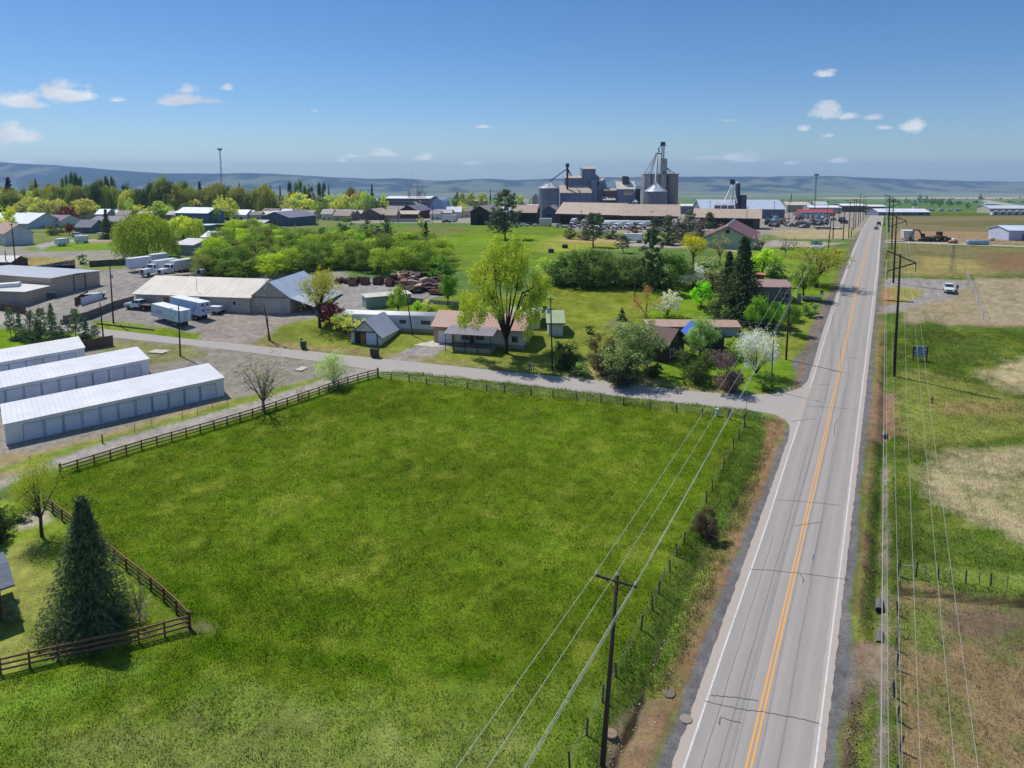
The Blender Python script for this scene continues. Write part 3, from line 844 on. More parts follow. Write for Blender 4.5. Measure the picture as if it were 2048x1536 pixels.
for (f_, o_, wd_, y0, y1, m_) in ((wl, 0, .12, -60, YI0, PWH), (wl, 0, .12, YI1, YW, PWH), (wr, 0, .12, -60, YW, PWH), (yl, -.165, .125, -60, YW + 25, PYL), (yl, .165, .125, -60, YW + 25, PYL)):
 strip('road_marking', lambda y: f_(y) + o_ - wd_ * .62, lambda y: f_(y) + o_ + wd_ * .62, y0, y1, m_, LM)
TAR = mat('plain', lin(92, 90, 92), 0.7)
def crack(pts, wpx=0.034):
 P = W(pts)
 R = resample(P, max(6, int(len(P) * 5)))
 R = R + (RNG.random(R.shape) - .5) * 0.10
 cl = []
 for i in range(len(R) - 1):
  d = R[i + 1] - R[i]
  nrm = np.array([-d[1], d[0]]) / (np.hypot(*d) + 1e-9) * wpx
  cl.append([R[i] - nrm, R[i + 1] - nrm, R[i + 1] + nrm, R[i] + nrm])
 sheet('tar_seam', cl, TAR, 0.034)
for c_ in ([(1423, 1391), (1475, 1396), (1515, 1402)], [(1410, 1403), (1450, 1412), (1480, 1419), (1520, 1423), (1570, 1432), (1640, 1447)], [(1443, 1434), (1438, 1444), (1439, 1451)], [(1447, 1436), (1465, 1443), (1482, 1446)],
   [(1500, 1139), (1540, 1141), (1590, 1146), (1640, 1152), (1700, 1161)], [(1600, 1148), (1607, 1158), (1606, 1167)], [(1552, 1000), (1590, 1002), (1680, 1011)], [(1582, 843), (1607, 840), (1632, 838)],
   [(1610, 812), (1650, 814), (1715, 820)], [(1675, 838), (1670, 850), (1668, 870)], [(1638, 769), (1660, 769)], [(1640, 1045), (1588, 1052)], [(1627, 1110), (1625, 1122)], [(1690, 715), (1720, 716)], [(1652, 668), (1690, 669)]):
 crack(c_)
for off, y0, y1 in ((1.1, 30, 70), (2.2, 30, 90), (5.6, 60, 110)):
 ys = np.arange(y0, y1, 2.0)
 R = np.array([[wl(y) + off + 0.03 * sin(y), y] for y in ys])
 cl = [[R[i] - (.018, 0), R[i + 1] - (.018, 0), R[i + 1] + (.018, 0), R[i] + (.018, 0)] for i in range(len(R) - 1)]
 sheet('tar_seam', [c[::-1] for c in cl], mat('plain', lin(112, 110, 112), .8), 0.031)
sheet('driveway', [W([(826, 690), (868, 681), (905, 692), (866, 694)])], mat('concrete', lin(205, 192, 178)), 0.03)
# far hills
def hills():
 sk = np.array([(-1200, 300), (-400, 316), (0, 326), (100, 331), (180, 336), (240, 341), (330, 347), (440, 347), (500, 346), (540, 347), (620, 352), (680, 355), (740, 357), (800, 356), (830, 358), (870, 361), (930, 359), (980, 357), (1030, 360), (1100, 357), (1200, 355), (1320, 353), (1440, 353.5), (1540, 353), (1640, 352), (1665, 351.5), (1700, 354), (1800, 358), (1900, 361), (2048, 363.5), (2500, 366), (3400, 372)])
 us = np.linspace(-1.75, 1.75, 520)
 px = CX + us * F
 ysk = np.interp(px, sk[:, 0], sk[:, 1])
 rows = np.linspace(0, 1, 46)
 Y0, Y1 = 7600.0, 11800.0
 vs, cs = [], []
 for r in rows:
  Y = Y0 + (Y1 - Y0) * r + 3000 * max(0, r - .9)
  ztop = zat(Y1, ysk)
  zb = float(gz(Y0)) - 20
  X = us * Y
  n = fbm(X / 900 + 50, np.full_like(X, Y / 1500), 5, 5) - .5
  gul = np.abs(fbm(X / 420 + 9, np.full_like(X, Y / 2600), 15, 4) - .5) * 2
  s = min(1, r / .82)
  prof = 0.22 * s + 0.78 * np.clip((s - .34 + n * .28) / .55, 0, 1)**1.25
  z = zb + (ztop - zb) * np.clip(prof, 0, 1)
  amp = (ztop - zb) * 0.17 * np.clip(prof * (1 - prof) * 4, 0, 1)
  z = z - amp * (1 - gul) + amp * .5
  if s >= 1:
   z = ztop + (vnoise(X / 160, X * 0, 3) - .5) * 9 + (fbm(X / 40, X * 0, 8, 2) - .5) * 7
  z = z - 300 * max(0, r - .9) * 10 * (1 if r > .95 else 0)
  left = np.clip((-us - .1) * 2.2, 0, 1)
  forest = np.clip((fbm(X / 260, np.full_like(X, Y / 420), 25, 5) - .47 + .15 * left + (.12 if s > .85 else -.02)) * 7, 0, 1)[:, None]
  c = np.array(lin(112, 114, 84)) * (1 - forest) + np.array(lin(34, 48, 44)) * forest
  low = np.clip((0.3 - prof) * 6, 0, 1)[:, None]
  patch = (vnoise(X / 700, np.full_like(X, Y / 220), 4)[:, None] > .52)
  c = c * (1 - low) + np.where(patch, np.array(lin(96, 118, 66)), np.array(lin(132, 128, 92))) * low
  vs.append(np.stack([X, np.full_like(X, Y), z], 1))
  cs.append(c)
 nr, nc = len(rows), len(us)
 idx = np.arange(nr * nc).reshape(nr, nc)
 qd = np.stack([idx[:-1, :-1], idx[:-1, 1:], idx[1:, 1:], idx[1:, :-1]], -1).reshape(-1, 4)
 m, q, b = principled('hills')
 a = q.n('ShaderNodeAttribute', attribute_name='gcol')
 q.l(a.outputs['Color'], b.inputs['Base Color'])
 b.inputs['Roughness'].default_value = 1
 b.inputs['Specular IOR Level'].default_value = 0
 return tag(mesh_np('hills', np.vstack(vs), qd.ravel(), np.full(len(qd), 4), m, cols=np.vstack(cs), smooth=True), kind='structure')
hills()
# haze: the air between here and the hills
mh = bpy.data.materials.new('haze')
mh.use_nodes = True
mh.node_tree.nodes.clear()
q = N(mh.node_tree)
pv = q.n('ShaderNodeVolumePrincipled')
pv.inputs['Color'].default_value = (0.40, 0.60, 1.0, 1)
pv.inputs['Density'].default_value = HAZE = 0.00006
pv.inputs['Anisotropy'].default_value = 0.1
oo = q.n('ShaderNodeOutputMaterial')
q.l(pv.outputs[0], oo.inputs['Volume'])
hz = MB().box(-90000, 90000, -420, 15800, float(gz(15000)) - 600, 225).build('haze', mh)
tag(hz, kind='stuff')
# vegetation
def leaf_mat(name, trans=0.35, var=0.5):
 m, q, b = principled(name)
 oi = q.n('ShaderNodeObjectInfo')
 at = q.n('ShaderNodeAttribute', attribute_name='gcol')
 c = q.mix(1.0, oi.outputs['Color'], at.outputs['Color'], 'MULTIPLY')
 q.l(c, b.inputs['Base Color'])
 b.inputs['Roughness'].default_value = 0.7
 b.inputs['Specular IOR Level'].default_value = 0.15
 t = q.n('ShaderNodeBsdfTranslucent')
 c2 = q.mix(1.0, c, (1.05, 1.12, 0.6), 'MULTIPLY')
 q.l(c2, t.inputs[0])
 mx = q.n('ShaderNodeMixShader')
 mx.inputs[0].default_value = trans
 q.l(b.outputs[0], mx.inputs[1])
 q.l(t.outputs[0], mx.inputs[2])
 out = [x for x in q.t.nodes if x.type == 'OUTPUT_MATERIAL'][0]
 q.l(mx.outputs[0], out.inputs[0])
 return m
LEAF = leaf_mat('leaves', .34)
NEEDLE = leaf_mat('needles', 0.12)
BARK = mat('wood', lin(84, 72, 60), 0.95)
BARKD = mat('wood', lin(58, 48, 40), 0.95)
BARKP = mat('wood', lin(128, 118, 106), 0.95)
def leaf_mesh(name, c, nrm, along, size, asp, m, tint, up=None):
 """c centres (n,3); one quad leaf (rhombus) per centre"""
 n = len(c)
 nrm = nrm / (np.linalg.norm(nrm, axis=1, keepdims=True) + 1e-9)
 a = along - (along * nrm).sum(1, keepdims=True) * nrm
 a = a / (np.linalg.norm(a, axis=1, keepdims=True) + 1e-9)
 b = np.cross(nrm, a)
 sz = size[:, None]
 vs = np.stack([c - a * sz, c + b * sz * asp - a * sz * .1, c + a * sz, c - b * sz * asp + a * sz * .1], 1).reshape(-1, 3)
 col = np.repeat(tint, 4, 0)
 me = bpy.data.meshes.new(name)
 me.vertices.add(4 * n)
 me.vertices.foreach_set('co', vs.astype(np.float32).ravel())
 me.loops.add(4 * n)
 me.loops.foreach_set('vertex_index', np.arange(4 * n, dtype=np.int32))
 me.polygons.add(n)
 me.polygons.foreach_set('loop_start', np.arange(0, 4 * n, 4, dtype=np.int32))
 me.update(calc_edges=True)
 at = me.color_attributes.new('gcol', 'FLOAT_COLOR', 'POINT')
 c4 = np.ones((4 * n, 4), np.float32)
 c4[:, :3] = col
 at.data.foreach_set('color', c4.ravel())
 me.materials.append(m)
 return me
def rnd_unit(n, r):
 v = r.normal(size=(n, 3))
 return v / np.linalg.norm(v, axis=1, keepdims=True)
def tint_of(r, n, clump, var=0.35, hue=0.18):
 t = np.ones((n, 3))
 k = 1 + (clump - .5) * var + (r.random(n) - .5) * 0.35
 t *= k[:, None]
 hh = (r.random(n) - .5) * hue + (clump - .5) * hue
 t[:, 0] *= 1 + hh
 t[:, 2] *= 1 - hh
 return np.clip(t, .3, 1.9)
def crown_round(seed, n, lobes=16, z0=0.22, sparse=False, top=1.0, leaf=0.02, flat=0.0):
 r = np.random.default_rng(seed)
 cs, rs = [], []
 for i in range(lobes):
  while True:
   p = r.uniform(-1, 1, 3)
   if np.dot(p, p) < 1:
    break
  p = p / (np.linalg.norm(p) + 1e-6) * (np.linalg.norm(p)**.55)
  zz = .5 + .5 * p[2]
  wz = 1.0 - .35 * max(0, zz - .55) * 2 - .25 * max(0, .3 - zz) * 3
  cs.append((p[0] * .36 * wz, p[1] * .36 * wz, z0 + (top - z0) * (.13 + .74 * zz)))
  rs.append(r.uniform(.11, .2))
 cs, rs = np.array(cs), np.array(rs)
 cl = r.random(lobes)
 w_ = rs**2
 which = r.choice(lobes, n, p=w_ / w_.sum())
 d = rnd_unit(n, r)
 rad = r.random(n)**(.45 if not sparse else .7)
 ntw = max(8, n // 14)
 tw = r.integers(0, ntw, n)
 twd = rnd_unit(ntw, r)
 twl = r.choice(lobes, ntw, p=w_ / w_.sum())
 twr = r.random(ntw)**.4
 c0 = cs[twl] + twd * (twr * rs[twl] * (1.25 if sparse else 1.1))[:, None] * np.array([1, 1, .95])
 c = c0[tw] + r.normal(size=(n, 3)) * (.024 if not sparse else .03)
 nr = twd[tw] + rnd_unit(n, r) * 1.1 + np.array([0, 0, .35])
 size = leaf * r.uniform(.6, 1.35, n)
 cv = (cl[twl] * .5 + r.random(ntw) * .5)[tw]
 hi = np.clip((c[:, 2] - z0) / (1 - z0), 0, 1)
 return c, nr, rnd_unit(n, r), size, .55, tint_of(r, n, cv), list(zip(cs, rs))
MSTEM = [(-.34, .05, .70), (-.19, -.1, .88), (-.05, .12, .95), (.09, -.08, .93), (.23, .06, .86), (.13, .22, .72), (-.2, .22, .72), (.36, -.05, .66), (-.4, -.08, .52), (.3, -.22, .56), (-.28, -.2, .6), (.42, .1, .5), (-.1, -.26, .74), (.02, .28, .82), (-.44, .1, .4), (.16, -.3, .42)]
def crown_multi(seed, n, leaf=.01):
 r = np.random.default_rng(seed)
 cs, rs = [], []
 for (x, y, z) in MSTEM:
  cs.append((x, y, z - .05))
  rs.append(r.uniform(.08, .13))
  for j in range(2):
   cs.append((x * r.uniform(.75, 1.12) + r.normal() * .06, y + r.normal() * .07, z - r.uniform(.06, .24)))
   rs.append(r.uniform(.055, .1))
 cs, rs = np.array(cs), np.array(rs)
 L = len(cs)
 ntw = n // 16
 lo = r.choice(L, ntw, p=rs**2 / (rs**2).sum())
 d = rnd_unit(ntw, r)
 d[:, 2] += .25
 c0 = cs[lo] + d * (r.random(ntw)**.45 * rs[lo])[:, None]
 c0[:, 2] = np.minimum(c0[:, 2], .985)
 tw = r.integers(0, ntw, n)
 c = c0[tw] + r.normal(size=(n, 3)) * np.array([.013, .013, .018])
 cl = r.random(L)
 cv = (.55 * cl[lo] + .45 * r.random(ntw))[tw]
 return c, d[tw] + rnd_unit(n, r), rnd_unit(n, r), leaf * r.uniform(.6, 1.3, n), .55, tint_of(r, n, cv, .5), []
def crown_willow(seed, n, leaf=0.02):
 r = np.random.default_rng(seed)
 ns = max(30, n // 22)
 th = r.uniform(0, 2 * pi, ns)
 rr = np.sqrt(r.random(ns)) * .5
 lob = 1 - .13 * np.cos(th * 5 + seed) ** 2
 ztop = .98 - 1.9 * (rr ** 2) * (.8 + .4 * np.cos(th * 3 + seed)) + r.normal(size=ns) * .03
 ln = r.uniform(.4, .85, ns) * (0.5 + rr / .5 * .5)
 zbot = np.maximum(ztop - ln, .02 + r.random(ns) * .12)
 k = r.integers(0, ns, n)
 t = r.random(n)
 out = .06 * np.sin(t * pi / 2)
 z = ztop[k] + (zbot[k] - ztop[k]) * t
 R = (rr * lob)[k] + out * (rr[k] > .2)
 c = np.stack([R * np.cos(th[k]), R * np.sin(th[k]), z], 1) + r.normal(size=(n, 3)) * .009
 nr = np.stack([np.cos(th[k]), np.sin(th[k]), np.full(n, .3)], 1) + rnd_unit(n, r) * .7
 al = np.tile(np.array([[0, 0, -1.]]), (n, 1)) + rnd_unit(n, r) * .25
 cv = (.6 * r.random(ns) + .4 * (1 - rr * 1.6))[k] * .8 + .2
 return c, nr, al, leaf * r.uniform(.8, 1.8, n), .35, tint_of(r, n, cv, .55), []
def crown_conifer(seed, n, leaf=0.02, droop=.18, slim=1.0, gap=.12, z0=.05, power=.85):
 r = np.random.default_rng(seed)
 nb = max(30, n // 28)
 zb = z0 + (1 - z0 - .03) * r.random(nb)**1.8
 nw = 9
 zb = np.round(zb * 34) / 34 + r.normal(size=nb) * .007
 th = r.uniform(0, 2 * pi, nb)
 L = .53 * slim * np.clip((1 - zb) / (1 - z0), .02, 1)**power * (1.05 - gap * 2.4 * r.random(nb)**2.2) + .012
 k = r.integers(0, nb, n)
 t = r.random(n)**.6
 side = r.normal(size=n) * .035 * (1.15 - t) * 1.5
 x = L[k] * t
 z = zb[k] - droop * L[k] * t + .10 * L[k] * t**3 - np.abs(r.normal(size=n)) * .012
 c = np.stack([x * np.cos(th[k]) - side * np.sin(th[k]), x * np.sin(th[k]) + side * np.cos(th[k]), z], 1)
 nr = np.tile(np.array([[0, 0, 1.]]), (n, 1)) + rnd_unit(n, r) * .75 + np.stack([np.cos(th[k]), np.sin(th[k]), 0 * th[k]], 1) * .4
 al = np.stack([np.cos(th[k]), np.sin(th[k]), np.full(n, -.25)], 1) + rnd_unit(n, r) * .5
 cv = r.random(nb)[k] * .6 + t * .4
 return c, nr, al, leaf * r.uniform(.7, 1.5, n), .42, tint_of(r, n, cv, .5, .1), []
def crown_pine(seed, n, leaf=0.02):
 r = np.random.default_rng(seed)
 nb = 60
 zb = .22 + .76 * np.sort(r.random(nb))
 th = np.arange(nb) * 2.4 + r.normal(size=nb) * .4
 env = np.clip(np.interp(zb, [.2, .35, .6, .85, 1], [.3, .5, .42, .24, .05]), .02, 1)
 L = env * r.uniform(.5, 1.05, nb)
 npf = 5
 pc, pr, pv = [], [], []
 for i in range(nb):
  for j in range(npf):
   t = r.uniform(.35, 1.0)
   pc.append((L[i] * t * cos(th[i]) + r.normal() * .03, L[i] * t * sin(th[i]) + r.normal() * .03, zb[i] + .10 * L[i] * t + r.normal() * .012))
   pr.append(r.uniform(.03, .062))
   pv.append(r.random())
 pc, pr, pv = np.array(pc), np.array(pr), np.array(pv)
 k = r.integers(0, len(pc), n)
 d = rnd_unit(n, r)
 c = pc[k] + d * pr[k][:, None] * (r.random(n)**.4)[:, None] * np.array([1.1, 1.1, .7])
 return c, d + np.array([0, 0, .4]), rnd_unit(n, r) + d, leaf * r.uniform(.6, 1.3, n), .3, tint_of(r, n, pv[k], .55, .1), []
def crown_poplar(seed, n, leaf=0.02):
 r = np.random.default_rng(seed)
 ns = 26
 zc = r.uniform(.1, .92, ns)
 rad = .5 * np.interp(zc, [0, .15, .4, .75, 1], [.3, .75, 1, .75, .15])
 th = r.uniform(0, 2 * pi, ns)
 cx = np.stack([rad * .6 * np.cos(th), rad * .6 * np.sin(th), zc], 1)
 k = r.integers(0, ns, n)
 d = rnd_unit(n, r)
 c = cx[k] + d * (r.random(n)**.4)[:, None] * np.array([.2, .2, .12])
 c[:, 2] = np.clip(c[:, 2], .04, 1)
 return c, d + rnd_unit(n, r) * .6 + np.array([0, 0, .3]), rnd_unit(n, r), leaf * r.uniform(.7, 1.3, n), .55, tint_of(r, n, r.random(ns)[k], .5), []
def limbs(seed, kind, lobes=(), thick=.03):
 """trunk with tapering limbs in unit space"""
 r = np.random.default_rng(seed)
 mb = MB()
 if kind in ('conifer', 'pine'):
  mb.path([(0, 0, -.02), (0.004, 0, .3), (0, .004, .65), (0, 0, .97)], [thick * .8, thick * .62, thick * .36, .003], 6)
  if kind == 'pine':
   for i in range(16):
    z = .25 + .6 * r.random()
    a = r.uniform(0, 2 * pi)
    l = .34 * (1 - z) + .12
    mb.path([(0, 0, z), (l * .5 * cos(a), l * .5 * sin(a), z + .02), (l * cos(a), l * sin(a), z + .05)], [.008, .006, .003], 4)
  return mb
 if kind == 'poplar':
  mb.path([(0, 0, -.02), (0, 0, .4), (0, 0, .9)], [thick, thick * .7, .005], 6)
  return mb
 if kind == 'multi':
  mb.path([(0, 0, -.02), (.005, 0, .06), (0, 0, .13)], [thick * 1.5, thick * 1.15, thick * 1.1], 9)
  st = MSTEM[:12]
  for (x, y, z) in st:
   p1 = (x * .22, y * .22, .28)
   p2 = (x * .55 + r.normal() * .012, y * .55 + r.normal() * .012, .5)
   p3 = (x * .85, y * .85, z * .82)
   mb.path([(0, 0, .11), p1, p2, p3, (x, y, z)], [thick * .72, thick * .55, thick * .4, thick * .22, .003], 7)
   for j in range(5):
    a, b = r.uniform(.3, .95), r.uniform(-.14, .14, 3)
    q0 = np.array(p2) + (np.array(p3) - np.array(p2)) * a
    mb.path([q0, q0 + b * .5 + (0, 0, .04), q0 + b + (0, 0, .11)], [thick * .18, thick * .11, .002], 5)
  return mb
 zf = .16 + .1 * r.random()
 if kind == 'bush':
  zf = .04
 else:
  mb.path([(0, 0, -.02), (r.normal() * .008, r.normal() * .008, zf * .5), (0, 0, zf)], [thick * 1.25, thick, thick * .9], 8)
 nl = 7 if kind != 'bush' else 9
 tg = [np.array(l[0]) for l in lobes] or [np.array([r.uniform(-.33, .33), r.uniform(-.33, .33), r.uniform(.5, .95)]) for _ in range(12)]
 r.shuffle(tg)
 for t in tg[:12]:
  m1 = np.array([t[0] * .35, t[1] * .35, zf + (t[2] - zf) * .45]) + r.normal(size=3) * .015
  mb.path([(0, 0, zf * .9), m1, (m1 + t) / 2 + r.normal(size=3) * .015, t], [thick * .55, thick * .38, thick * .24, .003], 5)
  if kind in ('bare', 'round', 'bush'):
   for j in range(7 if kind == 'bare' else 3):
    s0 = m1 + (t - m1) * r.random()
    b = r.normal(size=3) * .08 + np.array([t[0] * .2, t[1] * .2, .06])
    mb.path([s0, s0 + b * .6 + r.normal(size=3) * .012, s0 + b * 1.25], [thick * .16, thick * .1, .0015], 4)
    if kind == 'bare':
     for k in range(3):
      s1 = s0 + b * r.uniform(.4, 1.1)
      b2 = r.normal(size=3) * .05 + (0, 0, .03)
      mb.path([s1, s1 + b2], [thick * .07, .0012], 3)
 return mb
_T = {}
LODN = {0: (20000, .0105), 1: (8000, .0175), 2: (2400, .034), 3: (800, .06)}
def tree_mesh(kind, lod, var):
 key = (kind, lod, var)
 if key in _T:
  return _T[key]
 n, lf = LODN[lod]
 s = var * 17 + 3 + len(kind)
 th = .028
 lk = 'round'
 m = LEAF
 if kind == 'round':
  a = crown_round(s, n, 18, .2 if lod < 2 else .04, leaf=lf)
 elif kind == 'sparse':
  a = crown_round(s, int(n * .6), 22, .24 if lod < 2 else .08, True, leaf=lf * .85)
 elif kind == 'bush':
  a = crown_round(s, n, 16, -.12, leaf=lf * 1.0)
  lk, th = 'bush', .014
 elif kind == 'blossom':
  a = crown_round(s, int(n * .8), 20, .12, True, leaf=lf * .85)
  lk = 'bush'
  th = .02
 elif kind == 'bare':
  a = crown_round(s, max(60, int(n * .13)), 20, .22, True, leaf=lf * .7)
  lk, th = 'bare', .022
 elif kind == 'twig':
  a = crown_round(s, int(n * .3), 14, .0, True, leaf=lf * .7)
  lk, th = 'bush', .012
 elif kind == 'multi':
  a = crown_multi(s, int(n * 1.35), lf * .95)
  lk, th = 'multi', .019
 elif kind == 'willow':
  a = crown_willow(s, int(n * 2.6), leaf=lf * .95)
  th = .035
 elif kind == 'conifer':
  a = crown_conifer(s, int(n * (2.2 if lod == 0 else 1.5)), leaf=lf * (1.15 if lod == 0 else 1.1), gap=.27, power=.95)
  m, lk = NEEDLE, 'conifer'
 elif kind == 'cedar':
  a = crown_conifer(s, n, leaf=lf * 1.1, droop=-.35, gap=.2, z0=.0, power=.55)
  m, lk = NEEDLE, 'conifer'
 elif kind == 'pine':
  a = crown_pine(s, int(n * 1.2), leaf=lf * 1.1)
  m, lk = NEEDLE, 'pine'
 elif kind == 'poplar':
  a = crown_poplar(s, n, leaf=lf)
  lk = 'poplar'
 c, nr, al, sz, asp, ti, lob = a
 me = leaf_mesh('crown', c, nr, al, sz, asp, m, ti)
 if lod == 3:
  tm = MB().path([(0, 0, -.02), (0, 0, .3), (0, 0, .6)], [.025, .02, .008], 5)
 else:
  tm = limbs(s + 1, lk, lob, th)
 bark = BARKD if m is NEEDLE or kind == 'multi' else BARKP if kind in ('bare', 'twig') else BARK
 t = bpy.data.meshes.new('trunk')
 t.from_pydata(tm.v, [], tm.f)
 t.materials.append(bark)
 for p in t.polygons:
  p.use_smooth = True
 _T[key] = (me, t)
 return _T[key]
TREES = 0
def tree(name, kind, px, pyb, pyt, wpx, c, label, group=None, Y=None, var=None, cat='tree', rz=None):
 """stand a plant on the ground point seen at (px, pyb); its top shows at pyt, its spread is wpx pixels"""
 global TREES
 TREES += 1
 if pyb < 432 and px < 1060:
  pyb = 431 + (pyb - 380) * .12
 if Y is None:
  X, Y, Z = G(px, pyb)
 else:
  X, Z = xat(px, pyb, Y), float(gz(Y))
 H = zat(Y, pyt) - Z
 s = mpp(Y, pyt)
 hp = H / s
 lod = 0 if hp > 150 else 1 if hp > 62 else 2 if hp > 26 else 3
 var = TREES % (2 if lod == 0 else 3) if var is None else var
 me, tm = tree_mesh(kind, lod, var)
 rz = random.uniform(0, 6.28) if rz is None else rz
 Wd = wpx * s
 r = thing(name, label, cat, (X, Y, Z - .05), rz, group)
 r.scale = (Wd, Wd, H)
 k = bpy.data.objects.new('crown' if cat == 'tree' else 'foliage', me)
 kk = 1.55 if kind in ('pine', 'cedar') else 1.25 if kind == 'conifer' else 1.4 if lod < 2 else 2.5
 k.color = (*[min(.9, x * kk) for x in c], 1)
 t = bpy.data.objects.new('trunk' if cat == 'tree' else 'stems', tm)
 for o in (k, t):
  COL.objects.link(o)
  o.parent = r
 return r
YG, OLV, GRN, DKG, BRG = lin(150, 160, 48), lin(128, 138, 60), lin(92, 122, 46), lin(66, 88, 50), lin(116, 160, 36)
SPR, BLU, PIN = lin(70, 86, 50), lin(92, 106, 66), lin(98, 110, 78)
PUR, WHT, PNK, BRN, ORG, PAL = lin(104, 50, 60), lin(222, 216, 208), lin(206, 176, 178), lin(120, 92, 76), lin(186, 128, 76), lin(168, 174, 122)
YEL = lin(196, 186, 44)
# --- foreground and paddock edge
tree('spruce_tree', 'conifer', 180, 1250, 985, 186, BLU, 'big blue-green spruce inside the corner of the brown rail fence')
tree('young_tree', 'sparse', 84, 1072, 912, 118, lin(176, 180, 66), 'young yellow-green tree on the lawn above the big blue-green spruce')
tree('spruce_tree', 'conifer', -18, 1078, 950, 90, SPR, 'dark spruce cut by the left edge beside the young yellow-green tree')
tree('sapling', 'bare', 280, 1250, 1118, 44, lin(150, 150, 80), 'thin bare sapling between the big spruce and the fence corner')
tree('garden_shrub', 'twig', 292, 1240, 1188, 60, lin(140, 130, 100), 'straw-coloured shrub under the bare sapling at the fence corner', cat='shrub')
tree('garden_shrub', 'bush', 28, 1238, 1195, 44, lin(110, 116, 92), 'grey-green shrub at the wall of the house cut by the left edge', cat='shrub')
for i, (x, y, t, wd) in enumerate([(12, 1046, 1006, 50), (46, 1040, 1012, 40), (70, 1024, 1000, 34)]):
 tree('garden_shrub', 'bush', x, y, t, wd, lin(92, 112, 56), ['low green shrub in front of the dark spruce at the left edge', 'low green shrub in the gravel bed left of the young tree trunk', 'small pale shrub in the gravel bed near the rail fence'][i], cat='shrub')
tree('bare_tree', 'bare', 527, 823, 697, 134, lin(160, 150, 96), 'grey budding tree almost bare beside the lane and rail fence')
tree('pear_tree', 'blossom', 668, 772, 700, 74, lin(186, 198, 140), 'rounded pale blossom tree at the fence by the road junction of the lane')
tree('bare_shrub', 'twig', 604, 797, 764, 30, lin(140, 128, 104), 'upright leafless shrub on the rail fence left of the pale blossom tree', cat='shrub')
tree('dead_bush', 'bush', 1412, 1076, 1003, 62, lin(96, 78, 66), 'round brown dead bush beside the ditch and wire fence', cat='shrub', var=1)
# --- houses along the side road
tree('cottonwood_tree', 'multi', 1012, 707, 466, 184, lin(172, 183, 66), 'huge yellow-green cottonwood with bare dark limbs before the red-roofed house', var=0, rz=.4)
tree('birch_tree', 'sparse', 640, 655, 533, 102, lin(172, 168, 70), 'loose yellow-green tree beside the open lean-to of the long barn')
tree('plum_tree', 'round', 660, 650, 596, 60, PUR, 'purple-leaved plum tree by the mobile home')
tree('lawn_tree', 'sparse', 692, 668, 620, 76, lin(176, 178, 78), 'small yellow-green tree behind the open white garage')
tree('lawn_tree', 'round', 797, 632, 568, 54, lin(140, 164, 62), 'light green tree before the pale green trailer')
tree('lawn_tree', 'round', 836, 626, 596, 26, lin(140, 164, 58), 'little light green tree between the leaning pole and pale green trailer')
tree('lawn_tree', 'round', 896, 612, 546, 44, lin(108, 148, 44), 'slim green tree with dark trunk at the scrap yard fence')
tree('sapling', 'sparse', 856, 618, 596, 34, lin(176, 166, 116), 'pale budding sapling on the lawn behind the mobile home')
tree('fruit_tree', 'round', 1074, 616, 568, 52, lin(128, 160, 62), 'small fruit tree behind the two green-roofed outbuildings')
tree('shrub', 'bush', 1128, 740, 676, 76, lin(66, 86, 44), 'dark green rounded shrub against the transformer pole', cat='shrub')
tree('shrub', 'bush', 1160, 752, 722, 44, lin(112, 128, 76), 'pale low shrub on the road verge right of the transformer pole', cat='shrub')
tree('shrub', 'bush', 1205, 742, 656, 86, lin(108, 96, 70), 'reddish-brown shrub left of the big grey-green shrub', cat='shrub')
tree('shrub', 'bush', 1180, 668, 648, 26, SPR, 'small dark juniper at the edge of the mown lot', cat='shrub')
tree('hawthorn_tree', 'bush', 1264, 756, 626, 158, lin(136, 150, 96), 'big grey-green shrubby tree beside the brown-roofed cottage')
tree('shrub', 'bush', 1240, 768, 698, 92, lin(80, 84, 62), 'dusky shrub at the foot of the big grey-green shrubby tree', cat='shrub')
tree('shrub', 'bush', 1300, 752, 700, 52, lin(62, 82, 42), 'dark leafy shrub at the cottage corner', cat='shrub')
tree('shrub', 'conifer', 1244, 640, 614, 26, SPR, 'little dark evergreen beside the rubble heap', cat='shrub')
tree('shrub_tree', 'twig', 1292, 634, 560, 72, lin(176, 124, 78), 'orange-brown budding shrub in front of the ivy-covered pole', cat='shrub')
tree('apple_tree', 'blossom', 1334, 634, 578, 60, lin(184, 192, 150), 'apple tree in pale blossom right of the orange-brown shrub')
tree('apple_tree', 'round', 1402, 614, 556, 56, BRG, 'bright green apple tree left of the great dark spruce')
tree('apple_tree', 'sparse', 1450, 642, 608, 36, lin(140, 170, 70), 'small thin-leaved apple tree in front of the great dark spruce')
tree('spruce_tree', 'conifer', 1484, 640, 470, 126, SPR, 'great dark spruce beside the brown-roofed house', var=0)
tree('spruce_tree', 'conifer', 1455, 632, 500, 92, lin(70, 86, 54), 'shorter dark spruce crowding the left side of the great spruce', var=1)
tree('spruce_tree', 'pine', 1302, 582, 452, 76, lin(66, 84, 56), 'tall dark ragged pine in the shrub belt')
tree('cherry_tree', 'blossom', 1386, 578, 526, 58, lin(206, 196, 190), 'greyish white cherry blossom tree at the shrub belt')
tree('garden_tree', 'round', 1512, 662, 588, 62, lin(126, 164, 52), 'light green tree in front of the dark spruces')
tree('garden_tree', 'round', 1548, 652, 596, 56, lin(130, 172, 50), 'bright green tree before the wall of the brown-roofed house')
tree('garden_tree', 'round', 1580, 668, 606, 46, lin(108, 140, 58), 'green tree hiding the crossarm pole by the drive')
tree('walnut_tree', 'round', 1400, 716, 630, 84, lin(150, 174, 100), 'pale green tree behind the blue tarpaulin roof')
tree('shrub', 'bush', 1392, 760, 682, 100, lin(88, 104, 52), 'broad dark green shrub right of the cottage', cat='shrub')
